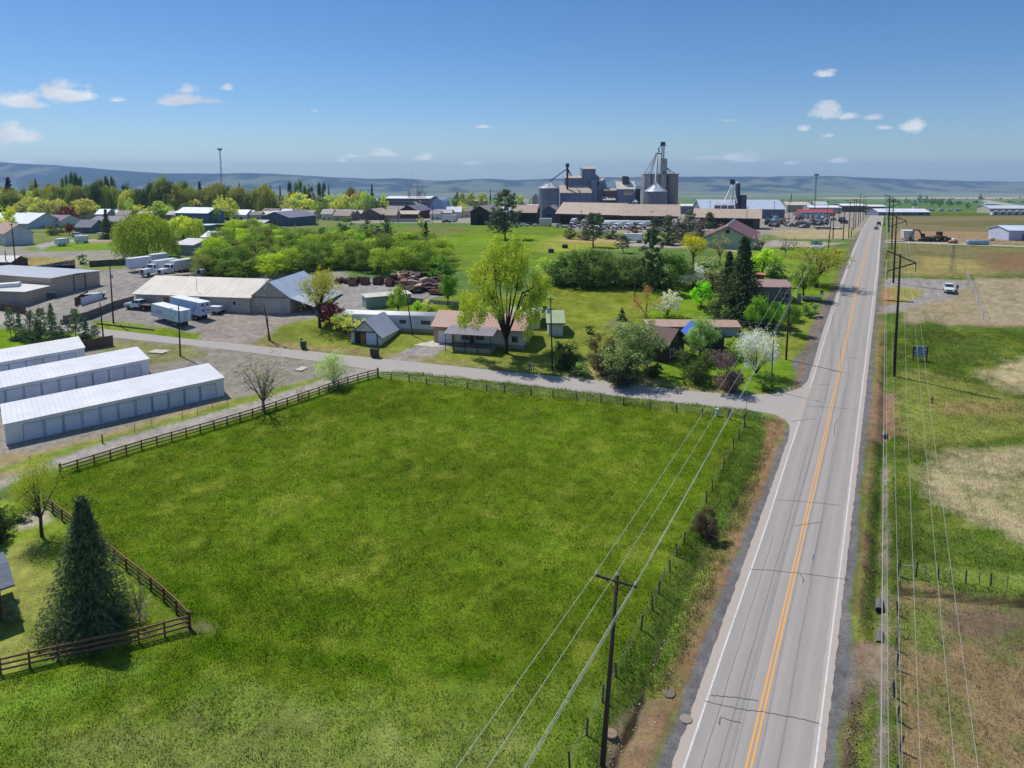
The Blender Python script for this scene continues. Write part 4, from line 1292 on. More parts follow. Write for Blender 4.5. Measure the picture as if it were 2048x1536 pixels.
tree('lilac_bush', 'bush', 1448, 780, 694, 88, lin(122, 100, 98), 'purple-brown lilac bush near the junction', cat='shrub')
tree('cherry_tree', 'blossom', 1512, 750, 655, 94, lin(214, 210, 208), 'white blossoming cherry beside the junction', var=1)
tree('shrub', 'bush', 1470, 716, 670, 50, lin(112, 136, 60), 'green shrub between blue tarpaulin roof and white cherry', cat='shrub')
tree('shrub', 'bush', 1532, 776, 738, 60, lin(88, 112, 44), 'green verge shrub by the street lamp at the junction', cat='shrub')
tree('shrub', 'bush', 1580, 640, 606, 50, lin(92, 112, 54), 'low green shrub near the drive and mail box', cat='shrub')
tree('shrub', 'bush', 1618, 632, 602, 42, lin(86, 108, 50), 'leafy shrub beside the flat parked trailer near the road', cat='shrub')
tree('ash_tree', 'sparse', 1632, 574, 492, 124, lin(154, 154, 66), 'spreading olive roadside tree with dark forked limbs', var=1)
tree('ash_tree', 'round', 1606, 598, 520, 60, lin(128, 150, 56), 'green tree leaning behind the olive roadside tree')
tree('garden_tree', 'round', 1526, 548, 488, 76, lin(142, 170, 48), 'bright yellow-green tree right of the great spruce')
tree('garden_tree', 'bush', 1550, 556, 520, 60, lin(96, 116, 62), 'dull green shrub mass behind the brown-roofed house')
tree('willow_tree', 'sparse', 1386, 530, 466, 66, YEL, 'yellow budding willow left of the sage-green hall')
tree('willow_tree', 'bare', 1440, 524, 458, 56, lin(200, 184, 60), 'thin yellow budding tree before the sage-green hall gable')
tree('bare_tree', 'bare', 1517, 503, 468, 44, lin(190, 146, 138), 'pinkish budding tree at the corner of the sage-green hall')
tree('bare_tree', 'bare', 1571, 515, 462, 26, lin(150, 140, 110), 'bare lawn tree beside the frontage signs')
tree('bare_tree', 'bare', 1588, 500, 470, 18, lin(150, 140, 110), 'smaller bare tree right of the lawn tree')
tree('hedge', 'bush', 1672, 520, 496, 30, lin(150, 120, 60), 'rust-topped clipped hedge by the roadside', cat='shrub')
for x, wd in ((1565, 14), (1582, 12), (1598, 16)):
 tree('clipped_shrub', 'bush', x, 500, 493, wd, lin(52, 62, 40), 'low dark clipped shrub along the drive of the sage-green hall', 'clipped shrubs along the drive', cat='shrub')
# --- shrub belt behind the mown lot
for (x, yb, yt, wd, c, lb) in [(1112, 566, 512, 60, lin(110, 132, 66), 'leftmost shrub of the belt behind the mown lot'), (1140, 570, 494, 66, lin(96, 118, 62), 'tall shrub near the left of the belt behind the mown lot'),
        (1172, 571, 490, 66, lin(110, 132, 70), 'pale-topped shrub left of centre in the belt behind the mown lot'), (1203, 572, 488, 62, lin(116, 136, 72), 'tallest pale shrub at the middle of the belt behind the mown lot'),
        (1232, 572, 500, 58, lin(128, 142, 82), 'yellowish shrub right of centre in the belt behind the mown lot'), (1262, 574, 506, 54, lin(104, 122, 62), 'shrub just left of the ragged pine in the belt behind the mown lot'),
        (1340, 572, 496, 76, lin(88, 122, 44), 'green shrub right of the ragged pine in the belt'), (1320, 580, 530, 50, lin(60, 80, 40), 'dark shrub under the ragged pine'), (1420, 560, 510, 60, lin(120, 130, 84), 'greyish shrub behind the cherry blossom tree'),
        (1425, 580, 536, 50, lin(120, 116, 76), 'brownish shrub at the left foot of the great spruce')]:
 tree('shrub', 'bush', x, yb, yt, wd * 1.45, c, lb, cat='shrub')
tree('shrub', 'bush', 884, 560, 508, 56, lin(82, 112, 44), 'green shrub at the left foot of the huge cottonwood', cat='shrub')
tree('shrub', 'bush', 1086, 545, 512, 40, lin(150, 160, 60), 'yellow-green shrub at the right foot of the huge cottonwood', cat='shrub')
# --- junipers and pines before the brown sheds
for (k, x, yb, yt, wd, c, lb) in [('cedar', 1140, 478, 447, 28, lin(100, 88, 70), 'small brown-green juniper at the left end of the evergreen row'), ('pine', 1186, 494, 422, 78, PIN, 'broad blue-green pine rising before the brown sheds'),
         ('pine', 1246, 506, 470, 44, PIN, 'small blue-green pine below the white box trailer'), ('cedar', 1170, 480, 452, 34, lin(112, 98, 84), 'bronze juniper left of the broad pine'),
         ('cedar', 1222, 478, 456, 40, lin(104, 108, 84), 'grey-green juniper right of the broad pine'), ('cedar', 1270, 470, 446, 34, lin(116, 98, 84), 'bronze juniper beneath the tanker trucks'),
         ('pine', 1312, 480, 434, 38, lin(80, 96, 72), 'slender pine right of the white box trailer'), ('pine', 1336, 476, 428, 42, PIN, 'pine before the right end of the middle brown shed'), ('cedar', 1358, 478, 436, 44, lin(104, 98, 80), 'bronze-green juniper beneath the grey hip roof'),
         ('pine', 1378, 470, 420, 46, PIN, 'tall blue-green pine between the brown sheds'), ('cedar', 1400, 474, 442, 34, lin(96, 94, 74), 'dull juniper left of the flagpole'), ('pine', 1418, 468, 424, 34, PIN, 'pine beside the flagpole'), ('cedar', 1442, 466, 444, 24, lin(130, 106, 90), 'bronze juniper right of the flagpole'), ('cedar', 1334, 490, 458, 54, lin(78, 84, 60), 'wide dark juniper behind the paved lot'), ('cedar', 1372, 490, 462, 44, lin(84, 80, 60), 'dark juniper left of the yellow willow')]:
 tree('juniper_tree' if k == 'cedar' else 'pine_tree', k, x, yb, yt, wd, c, lb)
tree('pine_tree', 'pine', 1010, 478, 374, 92, PIN, 'big blue-green pine standing behind the huge cottonwood', var=1)
tree('pine_tree', 'pine', 1000, 480, 420, 66, lin(84, 98, 76), 'lower spreading pine at the foot of the big blue-green pine')
# --- green behind the thicket
for (k, x, yb, yt, wd, c, lb) in [('bush', 692, 463, 431, 38, lin(84, 106, 56), 'round green bush at the left of the open green'), ('cedar', 735, 478, 438, 44, lin(88, 100, 66), 'grey-green juniper on the open green'),
         ('cedar', 775, 480, 434, 38, lin(82, 92, 60), 'dark juniper in the middle of the open green'), ('conifer', 852, 502, 443, 42, lin(84, 98, 62), 'pointed spruce at the right end of the thicket'),
         ('round', 715, 512, 459, 36, lin(118, 156, 40), 'bright green tree rising from the thicket'), ('bush', 841, 455, 429, 20, lin(140, 142, 90), 'small pale bush below the red barn'), ('bush', 644, 470, 453, 22, lin(72, 78, 50), 'round dark bush on the green below the blue gable hall'),
         ('twig', 592, 478, 446, 34, lin(110, 100, 80), 'half-bare tree right of the orange lift truck'), ('cedar', 628, 486, 463, 22, lin(84, 92, 60), 'small dark juniper right of the orange lift truck'), ('cedar', 756, 474, 452, 34, lin(96, 104, 72), 'low juniper between the two taller ones'), ('bush', 633, 452, 444, 12, lin(70, 66, 50), 'tiny dark bush by the blue gable hall')]:
 tree('juniper_tree' if k == 'cedar' else 'shrub' if k == 'bush' else 'tree', k, x, yb, yt, wd, c, lb)
# --- the thicket: one mass of head-high shrubs
TH = W([(372, 556), (430, 500), (470, 466), (520, 466), (600, 488), (690, 492), (780, 498), (850, 500), (905, 530), (900, 552), (800, 552), (690, 554), (620, 548), (560, 560), (470, 556)])
pts = []
lo, hi = TH.min(0), TH.max(0)
while len(pts) < 118:
 p = lo + RNG.random(2) * (hi - lo)
 if poly_sd(TH, p[:1], p[1:])[0] > 1.5 and all(np.hypot(*(p - q_)) > 4.4 for q_ in pts):
  pts.append(p)
 else:
  if RNG.random() < .0006:
   break
thc = [lin(128, 150, 64), lin(112, 138, 58), lin(98, 124, 56), lin(140, 160, 66), lin(84, 106, 52), lin(112, 122, 70)]
for i, p in enumerate(pts):
 Yp = float(p[1])
 Z = float(gz(Yp))
 hh = random.uniform(5.0, 8.6)
 tl = (p[0] / Yp * F + CX)
 lod = 1
 me, tm = tree_mesh('bush', lod, i % 3)
 r = thing('thicket_shrub', 'leafy head-high shrub in the thicket behind the long barn', 'shrub', (float(p[0]), Yp, Z - .05), random.uniform(0, 6), 'shrubs of the thicket behind the long barn')
 r.scale = (random.uniform(9, 13), random.uniform(9, 13), hh)
 for nm, d in (('foliage', me), ('stems', tm)):
  o = bpy.data.objects.new(nm, d)
  o.color = (*[x * y_ for y_, x in zip((1.95, 1.8, 1.4), thc[i % 6] if tl > 560 or i % 3 else lin(150, 172, 56))], 1)
  COL.objects.link(o)
  o.parent = r
# --- pines behind the board fence on the left
for i, (x, yb, yt, wd) in enumerate([(22, 674, 612, 26), (40, 678, 622, 28), (62, 682, 620, 34), (84, 684, 612, 32), (106, 688, 604, 40), (128, 686, 638, 26), (152, 680, 614, 36), (172, 676, 634, 28), (74, 690, 640, 36), (190, 678, 648, 24)]):
 tree('young_pine', ['pine', 'conifer', 'cedar'][i % 3], x, yb, yt, wd * 1.15, [lin(118, 132, 92), lin(120, 138, 92), lin(84, 102, 64)][i % 3],
   'young pine in the row behind the weathered board fence', 'row of young pines behind the board fence')
# --- willows and town trees
tree('willow_tree', 'willow', 292, 518, 424, 116, lin(158, 170, 62), 'huge weeping willow beside the white parked trailers', var=0)
tree('willow_tree', 'willow', 366, 477, 432, 76, lin(152, 158, 62), 'weeping willow behind the huge one')
tree('willow_tree', 'willow', 340, 436, 374, 68, lin(150, 160, 66), 'tall weeping willow above the mint-green roof')
tree('willow_tree', 'willow', 104, 436, 374, 54, lin(156, 158, 56), 'left willow of the pair behind the purple-roofed house')
tree('willow_tree', 'willow', 145, 436, 368, 42, lin(150, 158, 58), 'right willow of the pair behind the purple-roofed house')
tree('spruce_tree', 'conifer', 214, 478, 418, 34, BLU, 'blue spruce in front of the grey-blue two-storey house')
tree('maple_tree', 'round', 133, 449, 408, 54, lin(96, 50, 48), 'dark red maple beside the purple-roofed house')
tree('maple_tree', 'round', 138, 470, 442, 28, lin(92, 56, 50), 'small dark red tree below the dark red maple')
tree('shrub', 'bush', 110, 470, 443, 44, lin(84, 96, 56), 'dark green shrub before the purple-roofed house', cat='shrub')
tree('shrub', 'bush', 166, 528, 506, 26, lin(88, 110, 54), 'lone shrub on the corrugated fence line of the yard', cat='shrub')
tree('fir_tree', 'conifer', 22, 428, 352, 52, lin(54, 68, 56), 'dark tall fir pair at the far left', var=0)
tree('fir_tree', 'conifer', 6, 428, 372, 40, lin(50, 66, 52), 'dark fir at the far left edge of town')
tree('fir_tree', 'conifer', 402, 413, 361, 32, lin(52, 66, 50), 'dark fir behind the long white-roofed blue building')
town = [  # kind, x, base, top, width, colour, label
 ('bush', 22, 462, 412, 36, YEL, 'yellow shrub above the light blue shed roof'), ('bush', 4, 458, 420, 30, lin(170, 170, 60), 'yellow-green shrub at the left edge above the blue shed roof'), ('round', 66, 440, 408, 40, lin(120, 120, 88), 'greyish tree left of the dark red maple'), ('round', 90, 440, 400, 30, lin(130, 120, 104), 'bare greyish tree behind the purple-roofed house'),
 ('poplar', 137, 404, 347, 14, lin(96, 116, 60), 'left poplar of the tall clump at the upper left'), ('poplar', 147, 405, 343, 15, lin(88, 110, 56), 'tallest poplar of the clump at the upper left'), ('poplar', 157, 405, 345, 14, lin(92, 114, 58), 'third poplar of the clump at the upper left'), ('poplar', 128, 402, 353, 14, lin(104, 124, 62), 'shorter poplar left in the clump at the upper left'), ('poplar', 165, 404, 352, 12, lin(100, 120, 60), 'right poplar of the clump at the upper left'),
 ('round', 75, 402, 358, 36, lin(150, 146, 78), 'yellowish tree between the fir pair and the poplar clump'), ('round', 105, 402, 360, 34, lin(160, 146, 92), 'tan budding tree left of the poplar clump'), ('conifer', 76, 410, 356, 20, lin(60, 74, 52), 'dark conifer right of the fir pair'), ('round', 50, 410, 372, 34, lin(128, 140, 70), 'olive tree behind the fir pair'),
 ('round', 180, 408, 362, 34, lin(140, 150, 68), 'yellow-olive tree right of the poplar clump'), ('round', 205, 400, 354, 28, lin(104, 122, 58), 'green tree behind the red-roofed town house'), ('poplar', 218, 405, 352, 16, lin(84, 104, 54), 'dark poplar left of the far metal barn'), ('poplar', 230, 405, 350, 16, lin(92, 110, 56), 'dark poplar right of its twin, below the far metal barn'),
 ('willow', 230, 424, 374, 44, lin(150, 156, 64), 'round pale willow above the tan-roofed house'), ('round', 252, 400, 362, 26, lin(78, 92, 58), 'dusky tree under the far metal barn'), ('round', 262, 412, 376, 30, lin(130, 132, 76), 'olive tree left of the poplar-like crown'), ('round', 298, 412, 384, 26, lin(70, 86, 52), 'dark rounded tree left of the tall weeping willow'),
 ('round', 330, 392, 347, 44, lin(124, 148, 58), 'tall bright cottonwood above the tall weeping willow'), ('round', 318, 396, 360, 26, lin(116, 140, 56), 'green tree at the left flank of the bright cottonwood'), ('round', 370, 396, 358, 36, lin(110, 132, 58), 'green tree right of the bright cottonwood'), ('round', 386, 402, 366, 24, lin(160, 166, 66), 'yellow-green tree left of the dark fir'),
 ('round', 425, 410, 368, 34, lin(140, 132, 88), 'tan budding tree right of the dark fir'), ('round', 452, 408, 366, 44, lin(100, 118, 58), 'broad green tree beneath the floodlight mast'), ('conifer', 481, 392, 363, 12, lin(50, 64, 48), 'slim dark fir right of the floodlight mast'), ('round', 496, 402, 372, 26, lin(112, 124, 60), 'olive tree right of the slim dark fir'),
 ('sparse', 471, 440, 401, 22, lin(160, 164, 78), 'loose yellow tree before the long white-roofed building end'), ('sparse', 432, 446, 408, 22, lin(128, 142, 80), 'thin tree at the end wall of the blue building'), ('round', 520, 410, 380, 26, lin(150, 160, 74), 'pale tree left of the dark fir pair in mid town'), ('conifer', 533, 408, 366, 16, lin(56, 70, 50), 'left fir of the dark mid-town pair'), ('conifer', 543, 410, 368, 18, lin(60, 74, 52), 'right fir of the dark mid-town pair'),
 ('conifer', 562, 398, 368, 12, lin(64, 78, 66), 'small blue fir right of the mid-town pair'), ('poplar', 581, 400, 363, 14, lin(62, 80, 48), 'dark poplar left of the bright mid-town poplars'), ('round', 560, 412, 384, 26, lin(120, 118, 100), 'grey budding tree below the small blue fir'), ('poplar', 594, 398, 362, 15, lin(124, 146, 62), 'left bright poplar in mid town'), ('poplar', 603, 398, 360, 16, lin(112, 136, 56), 'right bright poplar in mid town'), ('poplar', 612, 398, 370, 14, lin(116, 138, 58), 'short bright poplar in mid town'),
 ('round', 597, 424, 386, 32, lin(104, 128, 76), 'blue-green tree left of the white gabled house'), ('bush', 575, 424, 409, 26, lin(136, 160, 50), 'bright bush right of the white A-frame'), ('poplar', 640, 400, 364, 12, lin(80, 98, 54), 'left dark poplar above the rounded green tree'), ('poplar', 649, 400, 363, 12, lin(74, 92, 50), 'right dark poplar above the rounded green tree'), ('conifer', 659, 396, 368, 9, lin(66, 82, 50), 'narrow fir right of the dark poplars'), ('round', 624, 396, 366, 20, lin(84, 104, 66), 'distant rounded tree behind the poplars'),
 ('round', 651, 426, 390, 32, lin(128, 152, 56), 'rounded green tree beside the dark-gabled cottage'), ('bush', 628, 428, 404, 24, lin(150, 168, 66), 'yellow-green bush left of the rounded green tree'), ('sparse', 683, 424, 396, 30, lin(176, 168, 78), 'yellow tree above the dark-gabled cottage'), ('round', 704, 402, 368, 34, lin(138, 122, 68), 'tan-topped tree left of the dark town fir'), ('round', 722, 400, 374, 20, lin(92, 110, 56), 'green tree right of the tan-topped one'), ('conifer', 745, 398, 366, 18, lin(46, 60, 52), 'dark town fir above the grey warehouse'), ('round', 766, 405, 382, 26, lin(168, 172, 66), 'yellow-green tree at the left end of the grey warehouse'),
 ('bare', 820, 398, 364, 18, lin(100, 90, 80), 'left bare tree behind the grey warehouse'), ('bare', 834, 398, 358, 18, lin(100, 90, 80), 'middle bare tree behind the grey warehouse'), ('bare', 845, 398, 358, 20, lin(100, 90, 80), 'right bare tree behind the grey warehouse'), ('sparse', 834, 412, 399, 28, lin(170, 176, 110), 'pale tree before the grey warehouse'),
 ('round', 925, 402, 378, 24, lin(116, 126, 66), 'left tree of the grove behind the white plant'), ('round', 945, 402, 376, 30, lin(132, 136, 70), 'middle tree of the grove behind the white plant'), ('round', 967, 402, 380, 26, lin(136, 140, 66), 'right tree of the grove behind the white plant'), ('conifer', 981, 398, 376, 9, lin(58, 72, 54), 'thin fir at the right end of the grove'), ('round', 912, 398, 376, 18, lin(90, 108, 66), 'darker tree at the left end of the grove'), ('sparse', 924, 420, 398, 22, lin(168, 176, 62), 'yellow-green tree beside the white plant'), ('round', 1038, 400, 384, 30, lin(136, 146, 76), 'olive tree left of the galvanised bin'),
 ('sparse', 258, 428, 408, 22, lin(130, 150, 84), 'grey-green tree before the tan-roofed house'), ('sparse', 176, 430, 402, 20, lin(170, 160, 72), 'yellow tree left of the light blue roof'), ('bush', 514, 430, 418, 20, lin(128, 152, 56), 'green bush behind the pale shed roof'), ('sparse', 535, 424, 404, 20, lin(150, 150, 80), 'olive tree left of the white A-frame'), ('bush', 698, 436, 424, 14, lin(150, 160, 70), 'pale bush beside the tan-roofed bungalow'),
 ('round', 1396, 418, 400, 18, lin(120, 124, 72), 'olive scrub left of the long blue-grey shed'),
 ('conifer', 1582, 408, 386, 8, lin(56, 64, 48), 'dark clipped conifer right of the long blue-grey shed'), ('bush', 1736, 430, 412, 20, lin(52, 60, 44), 'dark tree where the road drops from view'),
 ('round', 1852, 410, 390, 16, lin(96, 116, 62), 'left tree of the grove on the far right'), ('round', 1866, 412, 393, 18, lin(88, 108, 56), 'second tree of the grove on the far right'), ('round', 1880, 414, 396, 20, lin(96, 112, 58), 'third tree of the grove on the far right'), ('round', 1900, 414, 396, 18, lin(84, 102, 58), 'fourth tree of the grove on the far right'), ('round', 1917, 412, 398, 14, lin(88, 104, 62), 'right tree of the grove on the far right'), ('round', 1838, 404, 389, 12, lin(78, 98, 64), 'small distant tree above the grove'), ('round', 1961, 402, 387, 11, lin(70, 92, 66), 'lone distant tree above the long pale building'), ('round', 1960, 421, 408, 13, lin(92, 104, 88), 'grey round tree left of the long pale building'), ('round', 1935, 418, 404, 14, lin(84, 106, 58), 'low tree between the grove and long pale building'), ('round', 1812, 408, 396, 18, lin(84, 108, 62), 'tree at the left of the far right scrub'), ('round', 1828, 412, 402, 18, lin(92, 120, 56), 'scrub tree left of the far right grove'),
 ('sparse', 1668, 430, 420, 18, lin(110, 120, 60), 'roadside scrub under the pole row'),
]
for (k, x, yb, yt, wd, c, lb) in town:
 tree({'willow': 'willow_tree', 'conifer': 'fir_tree', 'poplar': 'poplar_tree', 'bush': 'bush', 'bare': 'bare_tree'}.get(k, 'town_tree'), k, x, yb, yt, wd, c, lb, cat='shrub' if k == 'bush' else 'tree')
far_groups = [('olive-green', [lin(140, 152, 72), lin(124, 142, 64)]), ('yellowish', [lin(168, 168, 72), lin(158, 158, 78)]), ('dark green', [lin(86, 104, 58), lin(76, 94, 54)]), ('tan budding', [lin(160, 158, 90), lin(150, 146, 84)])]
k = 0
for i in range(116):
 nm, cs = far_groups[i % 4]
 if i < 54:
  x, yb = RNG.uniform(-40, 560), RNG.uniform(430, 432)
  yt = RNG.uniform(358, 384)
 elif i < 88:
  x, yb = RNG.uniform(-40, 520), RNG.uniform(434, 441)
  yt = RNG.uniform(384, 410)
 else:
  x, yb = RNG.uniform(550, 760), RNG.uniform(430, 436)
  yt = RNG.uniform(380, 408)
 side = 'left of the tall weeping willow' if x < 340 else 'right of the tall weeping willow'
 tree('town_tree', ['round', 'sparse', 'round', 'willow'][int(RNG.integers(0, 4))] if nm != 'dark green' else 'round', x, yb, yt, RNG.uniform(32, 58), cs[i % 2], f'{nm} tree among the crowded town trees, {side}', f'{nm} trees crowding the town {side}')
def wood(name, spec, c):
 vs, nr, al, sz, ti = [], [], [], [], []
 for (x0, y0, x1, y1, n, hpx) in spec:
  for i in range(n):
   t = RNG.random()
   px, py = x0 + (x1 - x0) * t, y0 + (y1 - y0) * t + RNG.normal() * .6
   X, Y, Z = G(px, py)
   s = mpp(Y)
   h = hpx * s * RNG.uniform(.5, 1.1)
   m_ = 26
   d = rnd_unit(m_, RNG)
   vs.append(np.array([X, Y, Z + h * .5]) + d * np.array([h * .55, h * .55, h * .5]) * RNG.random((m_, 1))**.4)
   nr.append(d + np.array([0, 0, .4]))
   al.append(rnd_unit(m_, RNG))
   sz.append(np.full(m_, h * .26))
   ti.append(np.ones((m_, 3)) * RNG.uniform(.7, 1.25, (m_, 1)))
 vs, nr, al, sz, ti = map(np.concatenate, (vs, nr, al, sz, ti))
 o = bpy.data.objects.new(name, leaf_mesh(name, vs, nr, al, sz, .8, LEAF, ti))
 o.color = (*c, 1)
 COL.objects.link(o)
 return tag(o, 'scattered dark scrub and hedges far out below the hills', 'wood', None, 'stuff')
wood('far_wood', [(0, 369, 60, 368, 30, 5), (60, 370, 230, 376, 60, 5), (240, 374, 330, 378, 20, 4), (470, 380, 560, 384, 26, 4), (1370, 401, 1700, 402, 60, 2.5), (860, 398, 1060, 399, 20, 3), (1760, 400, 2048, 398, 40, 3), (1760, 404, 1960, 406, 50, 4), (1990, 404, 2060, 406, 14, 3)], lin(70, 90, 60))
# grass: blades over the near ground, coloured like the sward they grow from
def blades(name, n, sampler, hlo, hhi, wid, label, klim=.45):
 X, Y = sampler(n)
 c, k_ = paint(X, Y)
 c = paint_var(X, Y, c, k_)
 sh = shoulder(X, Y)
 keep = (k_ < klim) & (sh > 1.5) & (RNG.random(len(X)) > k_ * (1.6 if klim < .5 else .4)) & ((klim < .5) | (k_ > .3))
 X, Y, c = X[keep], Y[keep], c[keep]
 n = len(X)
 Z = gz(Y) + relief(X, Y)
 clump = fbm(X * .8, Y * .8, 91, 3)
 h = (hlo + (hhi - hlo) * RNG.random(n)) * (0.25 + 1.5 * clump**1.5)
 a = RNG.uniform(0, 2 * pi, n)
 wd = wid * RNG.uniform(.6, 1.4, n)
 lean = RNG.normal(size=(n, 2)) * (h * .45)[:, None]
 P = np.stack([X, Y, Z], 1)
 dx = np.stack([np.cos(a) * wd, np.sin(a) * wd, 0 * a], 1)
 tip = P + np.stack([lean[:, 0], lean[:, 1], h], 1)
 vs = np.stack([P - dx, P + dx, tip], 1).reshape(-1, 3)
 cc = c * RNG.uniform(1.0, 1.5, (n, 1))
 yl_ = RNG.random(n) < .05
 cc[yl_] = cc[yl_] * .4 + np.array(lin(158, 156, 92)) * .6
 o = mesh_np(name, vs, np.arange(3 * n), np.full(n, 3), GRASSM, cols=np.repeat(cc, 3, 0))
 return tag(o, label, 'grass', None, 'stuff')
m_, q, b = principled('grass')
at = q.n('ShaderNodeAttribute', attribute_name='gcol')
q.l(at.outputs['Color'], b.inputs['Base Color'])
b.inputs['Roughness'].default_value = 0.8
b.inputs['Specular IOR Level'].default_value = 0.0
t_ = q.n('ShaderNodeBsdfTranslucent')
q.l(at.outputs['Color'], t_.inputs[0])
mx_ = q.n('ShaderNodeMixShader')
mx_.inputs[0].default_value = .42
q.l(b.outputs[0], mx_.inputs[1])
q.l(t_.outputs[0], mx_.inputs[2])
q.l(mx_.outputs[0], [x for x in q.t.nodes if x.type == 'OUTPUT_MATERIAL'][0].inputs[0])
GRASSM = m_
FIELD = W([(90, 965), (130, 945), (512, 830), (757, 752), (1024, 772), (1274, 802), (1505, 830), (1560, 845), (1560, 880), (1420, 1200), (1330, 1400), (1240, 1640), (1100, 1900), (-300, 1900), (-300, 1430), (10, 1352), (385, 1258), (90, 1025)])
def s_field(n):
 lo, hi = FIELD.min(0), FIELD.max(0)
 y = 24 + (hi[1] - 24) * RNG.random(n)**1.35
 x = RNG.uniform(lo[0], hi[0], n)
 ok = poly_sd(FIELD, x, y) > 0
 return x[ok], y[ok]
def s_box(x0, x1, y0, y1):
 return lambda n: (RNG.uniform(x0, x1, n), RNG.uniform(y0, y1, n))
VERGE = W([(1500, 822), (1572, 845), (1566, 890), (1430, 1215), (1345, 1410), (1290, 1640), (1130, 1640), (1215, 1400), (1310, 1180), (1410, 1000), (1480, 870)])
def s_verge(n):
 lo, hi = VERGE.min(0), VERGE.max(0)
 x, y = RNG.uniform(lo[0], hi[0], n), RNG.uniform(max(20, lo[1]), hi[1], n)
 ok = poly_sd(VERGE, x, y) > 0
 return x[ok], y[ok]
NORTHV = W([(757, 750), (790, 741), (1024, 766), (1274, 796), (1500, 820), (1490, 838), (1274, 814), (1024, 786)])
def s_north(n):
 lo, hi = NORTHV.min(0), NORTHV.max(0)
 x, y = RNG.uniform(lo[0], hi[0], n), RNG.uniform(lo[1], hi[1], n)
 ok = poly_sd(NORTHV, x, y) > 0
 return x[ok], y[ok]
blades('pasture_grass', 560000, s_field, .07, .22, .034, 'long green grass of the pasture')
blades('verge_grass', 90000, s_verge, .22, .55, .028, 'tall rank grass along the ditch and wire fence')
blades('verge_grass', 60000, s_north, .25, .5, .035, 'tall grass along the fence beside the side road')
blades('verge_grass', 150000, lambda n: (lambda y: (ROADR(y) + RNG.uniform(.8, 30, len(y)), y))(26 + 110 * RNG.random(n)**1.3), .10, .32, .03, 'grass on the slope east of the highway')
blades('dry_grass', 150000, lambda n: (lambda y: (ROADR(y) + RNG.uniform(2, 34, len(y)), y))(26 + 85 * RNG.random(n)**1.2), .08, .3, .025, 'bleached dry grass on the eastern slope and pens', .78)
blades('garden_grass', 50000, s_box(-44, -14, 40, 68), .05, .12, .022, 'short grass of the garden lawn')
x_, y_ = s_field(5200)
k_ = vnoise(x_ * .25, y_ * .25, 7) > .55
x_, y_ = x_[k_], y_[k_]
z_ = gz(y_) + RNG.uniform(.08, .25, len(x_))
P_ = np.stack([x_, y_, z_], 1)
o = bpy.data.objects.new('meadow_flowers', leaf_mesh('meadow_flowers', P_, np.tile((0, -.3, 1.), (len(P_), 1)) + rnd_unit(len(P_), RNG) * .5, rnd_unit(len(P_), RNG), RNG.uniform(.018, .04, len(P_)), 1.0, LEAF, np.tile(RNG.uniform(.8, 1.1, (len(P_), 1)), (1, 3))))
o.color = (*lin(206, 208, 190), 1)
COL.objects.link(o)
tag(o, 'pale seed heads and small flowers speckling the pasture', 'flowers', None, 'stuff')
# buildings
def face_panel(face, L, D, u0, u1, z0, z1, t, off=.0):
 """a box lying on a wall: face f front, r right, l left, b back"""
 if face == 'f':
  return (u0, u1, -t - off, -off, z0, z1)
 if face == 'r':
  return (L + off, L + off + t, u0, u1, z0, z1)
 if face == 'l':
  return (-t - off, -off, u0, u1, z0, z1)
 return (u0, u1, D + off, D + off + t, z0, z1)
def window(root, face, L, D, u0, u1, z0, z1, fc=lin(215, 214, 210)):
 b = MB()
 w_ = .09
 for (a, c, e, f) in ((u0 - w_, u1 + w_, z0 - w_, z0), (u0 - w_, u1 + w_, z1, z1 + w_), (u0 - w_, u0, z0, z1), (u1, u1 + w_, z0, z1)):
  b.box(*face_panel(face, L, D, a, c, e, f, .07))
 o = b.build('window', mat('plain', fc), root)
 MB().box(*face_panel(face, L, D, u0, u1, z0, z1, .03)).build('pane', GLASS(), o)
 return o
def door(root, face, L, D, u0, u1, z1, c, kind='plain', name='door', z0=.0, handle=True):
 o = MB().box(*face_panel(face, L, D, u0, u1, z0, z1, .06)).build(name, mat(kind, c), root)
 if handle:
  MB().box(*face_panel(face, L, D, u1 - .18, u1 - .1, z0 + .95, z0 + 1.08, .05, .06)).build('handle', STEEL(), o)
 return o
